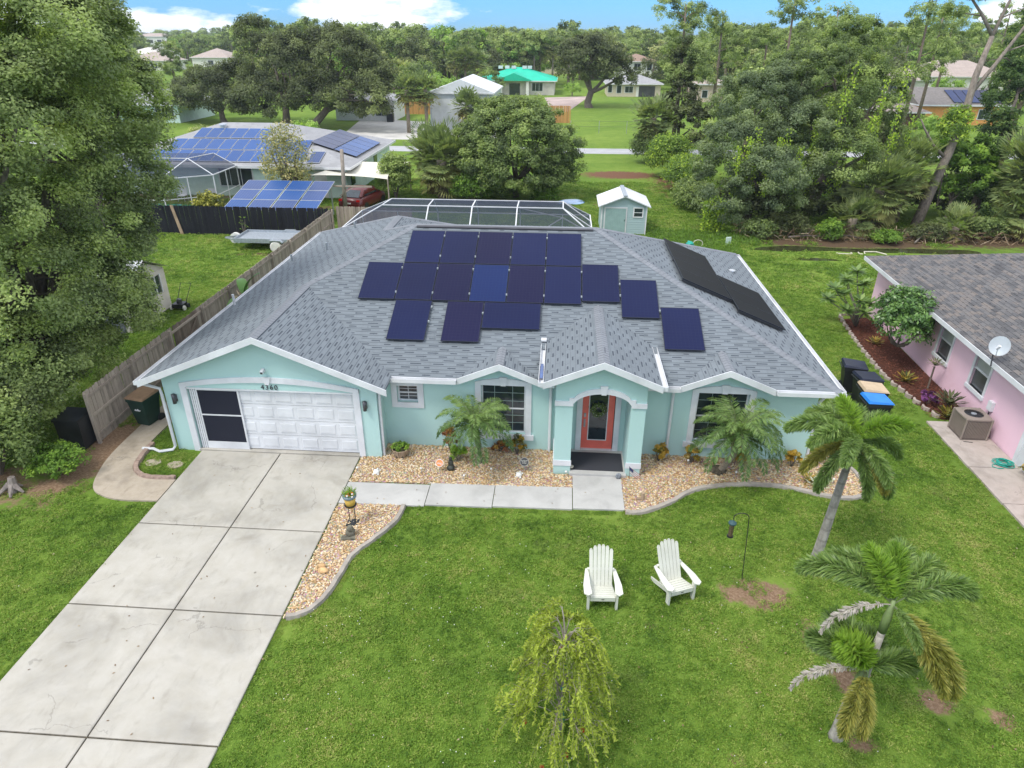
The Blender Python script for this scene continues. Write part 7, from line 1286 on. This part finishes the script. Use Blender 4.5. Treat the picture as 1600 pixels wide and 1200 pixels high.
# fan palms
def fanfrond(name, pet, R_, nseg, droop, mats, tb, seed, spread=115):
    rs = np.random.RandomState(seed); P = []; NR = []; D = []; L = []; W = []
    for i in range(nseg):
        a = R(-spread+2*spread*i/(nseg-1)); d0 = np.array([cos(a), sin(a), .12]); r1 = R_*(.62+.38*cos(a*.8))
        for q, (s0, dz) in enumerate(((.22, 0.), (.58, -.10*droop), (.92, -.42*droop))): P.append(np.array([pet, 0, 0])+d0*r1*s0+np.array([0, 0, dz*r1])); D.append(d0+np.array([0, 0, (-.02, -.35, -1.2)[q]*droop])); NR.append(np.array([-.1*cos(a), -.1*sin(a), 1.])+rs.normal(0, .15, 3)); L.append(r1*.48); W.append((.15, .125, .075)[q]*R_*(1 if nseg > 20 else 1.9))
    n = len(P); me = leafmesh(name, np.array(P), np.array(NR), np.array(L), np.array(W), [mats, rach], rs.normal(tb, .13, n), np.array(D))
    b = M(); b.tube([(0, 0, 0), (pet*.5, 0, .03), (pet, 0, 0), (pet+R_*.5, 0, -.1*R_*droop)], [.03*R_, .02*R_, .018*R_, .006], 4, 0, False); bm_ = b.mesh('t', [rach]); import bmesh
    B = bmesh.new(); B.from_mesh(me); n0 = len(B.faces); B.from_mesh(bm_); B.faces.ensure_lookup_table()
    for q in range(n0, len(B.faces)): B.faces[q].material_index = 1
    B.to_mesh(me); B.free(); return me
fanY = leafmat('fan_palm_yellow', (.12, .13, .04), (.27, .27, .09), (.42, .40, .15), .2, K=1.2)
FN = [fanfrond('frond', .75, .95, 34, .8, fanm, .65, 1), fanfrond('frond', .8, 1.0, 34, 1.1, fanm, .4, 2), fanfrond('frond', .75, .95, 32, 1.3, fanY, .5, 3), fanfrond('frond', .6, .8, 26, 1.8, brown, .5, 4)]
FF = [fanfrond('frond', .75, .95, 14, .8, fanm, .55, 5), fanfrond('frond', .8, 1.0, 14, 1.2, fanm, .4, 6), fanfrond('frond', .7, .95, 14, 1.4, fanY, .45, 7), fanfrond('frond', .6, .8, 10, 1.8, brown, .5, 8)]
def sabal(label, x, y, h, s_, n, F_, name='sabal_palm', lean=(0, 0), r=.17, group=None, dead=.16):
    rnd = random.Random(int(abs(x*31+y*7))); t = thing(name, label, 'palm', (x, y, 0), group); M().tube([(x, y, -.1), (x+lean[0]*.5, y+lean[1]*.5, h*.5), (x+lean[0], y+lean[1], h)], [r*1.2, r, r*1.1], 9).build('trunk', palmb, t, True)
    for i in range(n):
        k = i/n; m_ = F_[3] if k > 1-dead else F_[2] if k > .62 else F_[rnd.randint(0, 1)]; el = R(78-150*k**.9+rnd.uniform(-10, 10)); link('frond', m_, t, False, Vector((lean[0], lean[1], h-.15*k)), (rnd.uniform(-.3, .3), -el, i*2.399+rnd.uniform(-.2, .2)), s_*rnd.uniform(.85, 1.15))
sabal('big shaggy sabal palm between the shade sail and round oak', -9.0, 51.9, 2.9, 1.45, 40, FN, r=.35); sabal('second sabal palm crown crowding behind the shaggy one', -10.2, 53.6, 3.3, 1.2, 26, FN, r=.3); sabal('lower sabal palm tucked against the round oak', -7.3, 53.2, 2.6, 1.1, 24, FN, r=.3)
sabal('large sabal palm with drooping fans at the edge of the right woods', 20.6, 45.6, 2.6, 1.5, 38, FN, r=.3, lean=(-.4, 0)); sabal('sabal palm with pale fans behind the large one in the woods', 22.4, 47.4, 3.6, 1.35, 32, FN, r=.3); sabal('low sabal palm in the shade of the woods edge', 18.2, 43.6, 1.1, 1.05, 20, FN, r=.25)
sabal('sabal palm at the right edge of the photo above the pink house', 29.6, 45.5, 3.6, 1.7, 38, FN, r=.3); sabal('short yellowing sabal palm below the right edge palm', 28.6, 43.6, 1.5, 1.15, 22, FN, r=.25); sabal('small palmetto low in the brush near the pink house roof', 24.4, 43.4, .8, .95, 18, FN, r=.2); sabal('taller sabal top at the right edge behind the others', 31.6, 48.0, 5.2, 1.6, 30, FN, r=.3)
sabal('yellowish sabal palm next to the tall pine on the far lot', 8.6, 70.5, 4.1, 1.35, 34, FF, r=.3)
for i, (x, y, h, lb) in enumerate(((-19.6, 90, 5.0, 'slim sabal palm left of the tall garage, nearer the small white building'), (-17.3, 90.3, 5.1, 'slim sabal palm right beside the tall garage front'), (-22.2, 148, 6.6, 'distant sabal palm on the left of the trio left of the teal roof'), (-20.2, 149, 7.0, 'middle distant sabal palm behind the tall garage'), (-17.8, 150, 6.3, 'distant sabal palm closest to the teal roof'), (-12.2, 90.6, 3.2, 'sabal palm poking up in front of the tall garage right side'), (-10.4, 90.2, 2.6, 'second sabal palm before the tall garage, against the round oak'), (-3, 172, 8.6, 'tall yellow sabal palm standing behind the teal roof'), (-6, 174, 8.4, 'sabal palm behind the teal roof chimney bundles'), (63.5, 150, 7.5, 'lone palm in front of the long tan roofed house'), (66, 170, 8.5, 'orange fronded palm among the woods at upper right'))): sabal(lb, x, y, h, (1.3, 1.3, 1.5, 1.5, 1.5, 1.3, 1.3, 1.6, 1.6, 1.4, 1.6)[i], 30, FF, r=.22)
# mid-ground shrubs
bush('laurel_shrub', 'leafy green shrub below the shaggy sabal, at the pool cage corner', 'shrub', -6.6, 50.4, 1.5, .9, 2.2, 5200, .18, lime, .3, .35); bush('laurel_shrub', 'loose bright shrub right of the shade sail by the mint house', 'shrub', -12.6, 51.8, 1.2, 1.1, 3.2, 6000, .18, midg, .6, .38); bush('laurel_shrub', 'pale shrub against the side wall of the mint house', 'shrub', -13.9, 57.5, 1.2, 1.4, 2.2, 3200, .18, midg, .75, .4)
bush('laurel_shrub', 'light green shrub under the round oak right side', 'shrub', -1.2, 50.9, 1.1, .8, 1.2, 2600, .16, lime, .35, .3)
bush('brush_thicket', 'rounded bright green thicket beside the far clearing', 'shrub', 9.3, 62.5, 2.0, 2.0, 3.4, 12000, .19, vinem, .45, .45); bush('brush_thicket', 'dark green thicket under the yellowish sabal', 'shrub', 8.6, 70, 2.0, 1.7, 2.9, 9000, .2, midg, .3, .45); bush('brush_thicket', 'vine covered thicket between the clearing and the corner oak', 'shrub', 10.0, 56.5, 1.9, 2.6, 2.6, 11000, .18, vinem, .4, .42); bush('brush_thicket', 'low leafy thicket at the foot of the corner oak by the shed', 'shrub', 9.4, 50.5, 1.4, 2.2, 1.9, 8000, .16, midg, .5, .35)
bush('small_tree', 'sparse yellowish small tree in front of the solar roof', 'tree', -19.8, 49.3, 1.9, 1.2, 5.4, 5200, .16, leafmat('sparse_leaves', (.07, .08, .03), (.18, .18, .07), (.36, .30, .14), .3), .5, .38, stems=8, up=.4) 
for (x, y, rx_, h, m_, lb) in ((12.2, 42.6, 1.2, 1.0, midg, 'dark low bush at the foot of the corner oak near the weeds'), (14.4, 43.2, 1.1, 1.3, oakd, 'shadowy low bush just right of the corner oak'), (16.6, 42.6, .7, 1.1, lime, 'small leafy green bush at the ditch bank between palms'), (22.6, 42.9, 1.4, .9, oakd, 'dark brushy bush on the ditch bank before the large sabal'), (26.4, 43.6, 1.3, 1.2, midg, 'green bush on the ditch bank behind the pink house roof'), (31.5, 43.5, 1.6, 1.6, lime, 'bright bush at the far right edge above the pink roof'), (19.8, 42.2, .8, .6, lime, 'grassy green bush leaning over the ditch'), (34, 46, 2.2, 3.2, midg, 'large bush off the right edge of the woods')): bush('ditch_bush', lb, 'shrub', x, y, rx_, .9, h, 3200, .16, m_, .45, .3)
# dead fronds and fallen branches along the ditch bank
n_ = 1500; x = RS.uniform(11, 33, n_); y = 42.0+RS.rand(n_)*1.8; d = RS.normal(size=(n_, 3)); d[:, 2] *= .4
tag(link('brush_litter', leafmesh('brush_litter', np.c_[x, y, RS.rand(n_)**2*.7], unit(n_)+np.array([0, 0, .6]), RS.uniform(.3, .9, n_), .05, brown, RS.normal(.45, .3, n_), d)), 'tangle of dead fronds and twigs along the ditch bank', 'brush', kind='stuff')
for i, (x, y, rz) in enumerate(((15.2, 42.6, .2), (17.8, 42.8, 2.4), (20.6, 42.5, .6), (23.6, 42.9, 2.9), (21.8, 42.3, 1.2))):
    b = M(); b.tube([(x-1.1*cos(rz), y-.5*sin(rz), .12), (x, y, .22), (x+1.1*cos(rz), y+.5*sin(rz), .15), (x+1.6*cos(rz), y+.9*sin(rz), .4)], [.06, .05, .04, .015], 6)
    b.tube([(x, y, .22), (x+.5, y+.2, .7)], [.03, .01], 5); tag(b.build('fallen_branch', greyd), ('pale fallen branch at the near end of the ditch bank by the oak', 'fallen branch under the low sabal palm', 'fallen branch just before the large sabal palm', 'fallen branch nearest the pink house on the ditch bank', 'crossed fallen branch in the middle of the ditch bank')[i], 'branch')
# dark undergrowth inside the woods
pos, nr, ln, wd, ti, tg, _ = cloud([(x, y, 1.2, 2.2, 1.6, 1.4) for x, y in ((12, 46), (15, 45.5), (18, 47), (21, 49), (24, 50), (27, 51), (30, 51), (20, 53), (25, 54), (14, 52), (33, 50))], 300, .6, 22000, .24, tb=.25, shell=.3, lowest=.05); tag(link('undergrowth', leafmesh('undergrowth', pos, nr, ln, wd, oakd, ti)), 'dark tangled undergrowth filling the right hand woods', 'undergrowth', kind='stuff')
# weeds band behind the shed
n_ = 9000; x = RS.uniform(5.4, 12, n_); y = 38.2+RS.rand(n_)*5.5; k = ~((x > 10.6) & (y < 40.5)); x = x[k]; y = y[k]; n_ = len(x)
tag(link('weeds', leafmesh('weeds', np.c_[x, y, RS.rand(n_)*.28], unit(n_)*.8+np.array([0, -.2, .4]), RS.uniform(.15, .38, n_), .035, lime, RS.normal(.4, .22, n_), RS.normal(size=(n_, 3))*.5+np.array([0, 0, 1.]))), 'tall bright weeds between the shed and the ditch', 'weeds', kind='stuff')
# ---------------------------------------------------------------- far trees: distinct ones near, one mass beyond
def proto(name, mat, w_, h, n, leaf, kind, tb, seed):
    if kind == 'round': lb_ = [(0, 0, h*.62, w_*.5, w_*.5, h*.34), (w_*.22, .1, h*.5, w_*.33, w_*.33, h*.26), (-w_*.2, -.1, h*.48, w_*.33, w_*.3, h*.28)]
    elif kind == 'tall': lb_ = [(0, 0, h*.75, w_*.32, w_*.32, h*.22), (.5, 0, h*.5, w_*.4, w_*.4, h*.22), (-.6, 0, h*.34, w_*.4, w_*.4, h*.2)]
    else: lb_ = [(0, 0, h*.85, w_*.4, w_*.4, h*.12), (w_*.22, 0, h*.7, w_*.28, w_*.28, h*.09), (-w_*.25, 0, h*.65, w_*.26, w_*.26, h*.09), (0, 0, h*.55, w_*.2, w_*.2, h*.08)]
    p_, nr, ln, wd, ti, tg, _ = cloud(lb_, 70, w_*.12, n, leaf, tb=tb, shell=.5, asp=.5); me = leafmesh(name, p_, nr, ln, wd, [mat, pineb], ti)
    b = M(); b.tube([(0, 0, -.3), (.1, 0, h*.5), (0, 0, h*.8)], [w_*.035, w_*.025, w_*.01], 6); bm_ = b.mesh('t', [pineb]); import bmesh
    B = bmesh.new(); B.from_mesh(me); n0 = len(B.faces); B.from_mesh(bm_); B.faces.ensure_lookup_table()
    for q in range(n0, len(B.faces)): B.faces[q].material_index = 1
    B.to_mesh(me); B.free(); return me
olive = leafmat('olive_leaves', (.06, .07, .03), (.14, .16, .06), (.26, .27, .12)); fg = leafmat('fresh_green', (.05, .085, .02), (.12, .19, .04), (.24, .32, .08))
PT = [proto('far_tree', midg, 10, 9.5, 3800, .5, 'round', .5, 1), proto('far_tree', oakd, 11, 10, 3800, .5, 'round', .5, 2), proto('far_tree', fg, 9, 10, 3600, .5, 'tall', .5, 3), proto('far_tree', pinem, 8, 12, 3000, .5, 'pine', .6, 4), proto('far_tree', olive, 10, 9, 3600, .5, 'round', .55, 5), proto('far_tree', pinem, 7, 13, 3000, .45, 'pine', .45, 6), proto('far_tree', fg, 8, 6, 3000, .45, 'round', .6, 7)]
def put(k, x, y, s_, label, cat='tree', name='broadleaf_tree'):
    t = tag(link(name, PT[k], None, False, (x, y, 0), (0, 0, x*1.7), s_), label, cat); return t
for k, x, y, s_, lb, nm in ((4, -31.5, 62, .45, 'small olive tree behind the ridge of the solar roofed house', 'broadleaf_tree'), (6, -28, 76, .5, 'low bright bush tree behind the solar roofed house', 'broadleaf_tree'), (6, -62, 96, .6, 'low green tree at the grey roofed house', 'broadleaf_tree'),
    (2, -40, 132, .95, 'fresh green tree between oak group and small white building', 'broadleaf_tree'), (4, -33, 140, .8, 'olive tree behind the small white building', 'broadleaf_tree'), (0, -27, 135, .75, 'rounded green tree behind the pine fence', 'broadleaf_tree'), (6, -22, 128, .85, 'bright low tree behind the slim sabal palms', 'broadleaf_tree'), (0, -15, 140, .6, 'green tree just behind the tall garage roof', 'broadleaf_tree'),
    (2, -28, 172, 1.35, 'tall fresh green tree left of the teal roof, against the sky', 'broadleaf_tree'), (2, -22, 180, 1.3, 'tall green tree behind the distant sabal trio', 'broadleaf_tree'), (0, -14, 178, 1.0, 'green tree behind the left part of the teal roof', 'broadleaf_tree'), (4, -8, 184, 1.1, 'olive tree behind the teal roof ridge', 'broadleaf_tree'), (5, 4, 205, .95, 'pine behind the brown roofed house', 'pine_tree'), (4, 12, 215, 1.1, 'olive tree left of the two storey house', 'broadleaf_tree'),
    (1, 20, 172, .7, 'dark tree beside the white house with grey roof', 'broadleaf_tree'), (6, 1.5, 150, .45, 'yellowish bush by the teal roofed house', 'broadleaf_tree'), (3, 27, 128, 1.1, 'pine behind the corner oak woods', 'pine_tree'), (5, 35, 110, 1.1, 'tall pine behind the woods left of the vine oak', 'pine_tree'), (1, 34, 96, .8, 'dark round tree deep behind the vine oak', 'broadleaf_tree'), (0, 26, 88, .85, 'green tree behind the corner oak', 'broadleaf_tree'), (1, 20, 80, .75, 'dark tree behind the thicket and tall pine', 'broadleaf_tree'),
    (3, 16, 62, .75, 'slim pine top directly behind the corner oak', 'pine_tree'), (0, 15, 60, .7, 'green tree between corner oak and the thicket', 'broadleaf_tree'), (1, 24, 64, .85, 'dark broad tree behind the vine draped oak', 'broadleaf_tree'), (6, 45, 92, .45, 'small dark shrubby tree in front of the orange house', 'broadleaf_tree'), (1, 52, 128, .9, 'dark oak behind the brown pavilion', 'broadleaf_tree'), (6, 74, 148, .7, 'low green tree before the long tan roofed house', 'broadleaf_tree'), (4, 100, 160, .9, 'olive tree right of the long tan roofed house', 'broadleaf_tree'),
    (5, 42, 62, 1.0, 'dark pine at the far right edge behind the vine wrapped trunk', 'pine_tree'), (0, 39, 56, .7, 'green tree at the right edge behind the sabal palms', 'broadleaf_tree'), (1, -58, 118, .7, 'dark tree right of the grey roofed house', 'broadleaf_tree'), (0, -78, 120, .9, 'green tree beside the tan roofs at upper left', 'broadleaf_tree'), (3, -60, 140, 1.1, 'pine rising behind the dark oaks at upper left', 'pine_tree')):
    put(k, x, y, s_, lb, 'tree', nm)
ex = [(-146, -122, 225, 290), (-26, 6, 140, 170), (5, 24, 140, 205), (-14, 6, 225, 252), (40, 66, 96, 120), (60, 104, 160, 192), (22, 32, 136, 150), (-165, -143, 240, 280), (-300, -268, 440, 520)]
n_ = 5200; yy = 165+(RS.rand(n_)**1.9)*900; xx = RS.uniform(-.88, .82, n_)*yy
k = np.ones(n_, bool)
for a, b_, c, d in ex: k &= ~((xx > a-3) & (xx < b_+3) & (yy > c-4) & (yy < d))
# keep sight lines open to the nearer buildings
for (xa, ya, hw_) in ((-139, 246, .05), (-131, 275, .045), (-5, 245, .02), (18, 195, .03), (-284, 507, .02)): k &= ~((np.abs(xx/yy-xa/ya) < hw_) & (yy < ya))
xx, yy = xx[k], yy[k]; n_ = len(xx)
tag(scatter('far_woods', np.c_[xx, yy, np.zeros(n_)], RS.uniform(0, 6.3, n_), RS.uniform(.7, 1.15, n_)*np.where(yy > 500, 1.15, 1), RS.choice(7, n_, p=[.22, .12, .2, .14, .14, .1, .08]), PT), 'continuous mixed woods reaching to the horizon', 'woods', kind='stuff')
xx = np.concatenate([RS.uniform(-130, -55, 90), RS.uniform(38, 150, 110)]); yy = np.concatenate([RS.uniform(115, 170, 90), RS.uniform(120, 175, 110)]); k = np.ones(len(xx), bool)
for a, b_, c, d in ex: k &= ~((xx > a-6) & (xx < b_+6) & (yy > c-14) & (yy < d))
for (xa, ya, hw_) in ((-139, 246, .05), (-131, 275, .045), (90, 183, .07), (70, 170, .03)): k &= ~((np.abs(xx/yy-xa/ya) < hw_) & (yy < ya))
xx, yy = xx[k], yy[k]; n_ = len(xx)
tag(scatter('mid_woods', np.c_[xx, yy, np.zeros(n_)], RS.uniform(0, 6.3, n_), RS.uniform(.55, .95, n_), RS.randint(0, 7, n_), PT), 'scattered suburban trees between the far roofs', 'woods', kind='stuff')
# ================================================================ grass
def grassmat():
    n = N('grass_blades'); at = n.n('ShaderNodeAttribute', attribute_name='tint').outputs['Fac']
    t = n.m('ADD', n.m('ADD', n.m('MULTIPLY', n.noise(.32, 4, .62), .95), n.m('MULTIPLY', n.m('SUBTRACT', n.noise(1.4, 5, .7), .5), .95)), n.m('ADD', .20, n.m('MULTIPLY', n.m('SUBTRACT', at, .5), .6)))
    c = n.ramp(t, [(.34, (.075, .155, .018)), (.60, (.17, .305, .034)), (.84, (.29, .41, .062)), (1., (.44, .45, .14))])
    dry = n.m('MULTIPLY', n.m('SUBTRACT', n.noise(.6, 6, .72), .55), 4, clamp=True); c = n.mix(n.m('MULTIPLY', dry, .5), c, (.38, .34, .15))
    p = n.pr(c, .6, 0, None, .3); tr = n.n('ShaderNodeBsdfTranslucent'); n.lk(c, tr.inputs[0]); ms = n.n('ShaderNodeMixShader'); ms.inputs[0].default_value = .35
    n.t.links.new(p.outputs[0], ms.inputs[1]); n.t.links.new(tr.outputs[0], ms.inputs[2]); n.t.links.new(ms.outputs[0], n.out.inputs[0]); return n.mat
gmt = grassmat(); GP = []
for q in range(5):
    n_ = 420; xy = RS.uniform(-.3, .3, (n_, 2)); cl = np.repeat(RS.uniform(-.28, .28, (14, 2)), 15, 0); m_ = len(cl); xy[:m_] = cl+RS.normal(0, .035, (m_, 2))
    hgt = RS.uniform(.012, .038, n_); hgt[:m_] *= 1.35; d = RS.normal(size=(n_, 3))*.8+np.array([0, 0, .55]); ti = RS.normal(.5, .17, n_); ti[:m_] += np.repeat(RS.normal(0, .16, 14), 15)
    GP.append(leafmesh('grass_tuft', np.c_[xy, hgt], unit(n_)*.8+np.array([0, 0, .8]), RS.uniform(.035, .07, n_), RS.uniform(.010, .022, n_), gmt, ti, d))
solid = [[(11.2, 39.7), (13, 39.7), (17.4, 39.7), (24, 39.8), (24, 41), (12.4, 41)], [(13.1, 37.9), (15.8, 37.9), (15.8, 38.5), (13.1, 38.5)], [(-.3, 50.8), (1.9, 50.8), (1.9, 52.8), (-.3, 52.8)], [(-10.6, 0), (-5.65, 0), (-5.65, 16.8), (-10.6, 16.8)], [(-5.75, 14.2), (2.02, 14.4), (2.02, 17.5), (-5.75, 17.5)], bed1, bed3, pth+pin, [(-11.35, 16.6), (7.5, 16.6), (7.5, 32.3), (-11.35, 32.3)], [(12.1, 10), (13.7, 10), (14.2, 30), (12.1, 19.98)], [(12.2, 20), (14, 20), (14.2, 29.6), (12.7, 29.6), (12.1, 24)], [(-11.2, 32), (1.8, 32), (1.8, 37.4), (-11.2, 37.4)], [(13.5, 9), (30, 9), (30, 31), (13.9, 31)]]
def lawn(name, x0, x1, y0, y1, cell, label, sc0=1.):
    gx, gy = np.meshgrid(np.arange(x0, x1, cell), np.arange(y0, y1, cell)); x = gx.ravel()+RS.uniform(-.4, .4, gx.size)*cell; y = gy.ravel()+RS.uniform(-.4, .4, gx.size)*cell
    k = (np.abs(x+.07*y) < y*.98+2.6) & (y > 5.2)
    for pl in solid:
        m_ = np.zeros(len(x), bool)
        for dx, dy in ((0, 0), (.2, 0), (-.2, 0), (0, .2), (0, -.2)): m_ |= inpoly(x+dx*sc0, y+dy*sc0, pl)
        k &= ~m_
    dn = dirt_np(x, y); k &= RS.rand(len(x)) > np.clip((dn-.25)*2.2, 0, .97)
    x, y = x[k], y[k]; n = len(x)
    tag(scatter(name, np.c_[x, y, np.zeros(n)], RS.uniform(0, 6.3, n), sc0*RS.uniform(.8, 1.25, n), RS.randint(0, 5, n), GP), label, 'grass', kind='stuff'); return n
print('grass', lawn('grass', -19, 17, 5.4, 19, .34, 'dense short green grass of the front lawns', .95), lawn('grass', -28, 24, 19, 33, .42, 'green grass between the houses', 1.1), lawn('grass', -30, 24, 33, 60, .75, 'green grass of the rear gardens', 1.9))
n_ = 160; x = np.linspace(-12.1, -10.6, 8); 
gx = RS.uniform(-12.1, -10.6, 60); gy = RS.uniform(15.15, 16.4, 60); k = (gx+gy*.0 > -12.0+.25*abs(gy-15.9)) & (np.hypot((gx+11.68)/.3, (gy-15.78)/.25) > 1) & (np.hypot((gx+10.98)/.3, (gy-15.72)/.25) > 1); gx = gx[k]; gy = gy[k]
tag(scatter('grass', np.c_[gx, gy, np.zeros(len(gx))], RS.uniform(0, 6.3, len(gx)), RS.uniform(.4, .6, len(gx)), RS.randint(0, 5, len(gx)), GP), 'thick grass in the small island by the garage', 'grass', kind='stuff')
# grass tufts spilling over hard edges: driveway sides, path and curbs
P = []
for (xa, ya, xb, yb, m_) in ((-10.56, 1.5, -10.56, 14, 260), (-5.66, 1.5, -5.66, 10.2, 170), (-5.6, 14.24, 1.95, 14.47, 170), (12.1, 12, 12.1, 20, 90)):
    for i in range(m_): u = random.random(); P.append((xa+(xb-xa)*u+random.gauss(0, .05), ya+(yb-ya)*u+random.gauss(0, .03)-.02, 0))
for ed in (redge, bed1[2:-1]):
    for i in range(180): j = random.randint(0, len(ed)-2); u = random.random(); P.append((ed[j][0]+(ed[j+1][0]-ed[j][0])*u+.11*(1 if ed is not redge else 0), ed[j][1]+(ed[j+1][1]-ed[j][1])*u-.11, 0))
P = np.array(P); n_ = len(P); tag(scatter('grass', P, RS.uniform(0, 6.3, n_), RS.uniform(.18, .34, n_), RS.randint(0, 5, n_), GP), 'grass tufts spilling over the concrete and curb edges', 'grass', kind='stuff')
# clover flowers and dead leaves dotted over the lawn
n_ = 260; x = RS.normal(-1.5, 4.5, n_); y = RS.uniform(6, 13, n_); k = np.ones(n_, bool)
for pl in solid: k &= ~inpoly(x, y, pl)
x, y = x[k], y[k]; n_ = len(x); tag(link('clover_flowers', leafmesh('clover_flowers', np.c_[x, y, np.full(n_, .075)], unit(n_)*.3+np.array([0, 0, 1.]), 0.022, .02, wst, RS.rand(n_))), 'tiny white clover flowers dotted over the front lawn', 'flowers', kind='stuff')
n_ = 240; x = RS.uniform(-14, 12, n_); y = RS.uniform(6.2, 18, n_); tag(link('fallen_leaves', leafmesh('fallen_leaves', np.c_[x, y, np.full(n_, .07)], unit(n_)*.3+np.array([0, 0, 1.]), .06, .03, brown, RS.normal(.4, .3, n_))), 'brown fallen leaves scattered over lawn and driveway', 'leaves', kind='stuff')


hz = N('haze_air'); pvn = hz.n('ShaderNodeVolumePrincipled'); pvn.inputs['Color'].default_value = (.86, .93, 1, 1); pvn.inputs['Density'].default_value = .00026; pvn.inputs['Anisotropy'].default_value = .2
hz.t.links.new(pvn.outputs[0], hz.out.inputs['Volume'])
hb = M().box(-1100, 1100, -50, 1500, -1, 19).build('haze', hz.mat); tag(hb, 'thin pale haze over the whole neighbourhood', 'haze', kind='stuff')
if False: pass
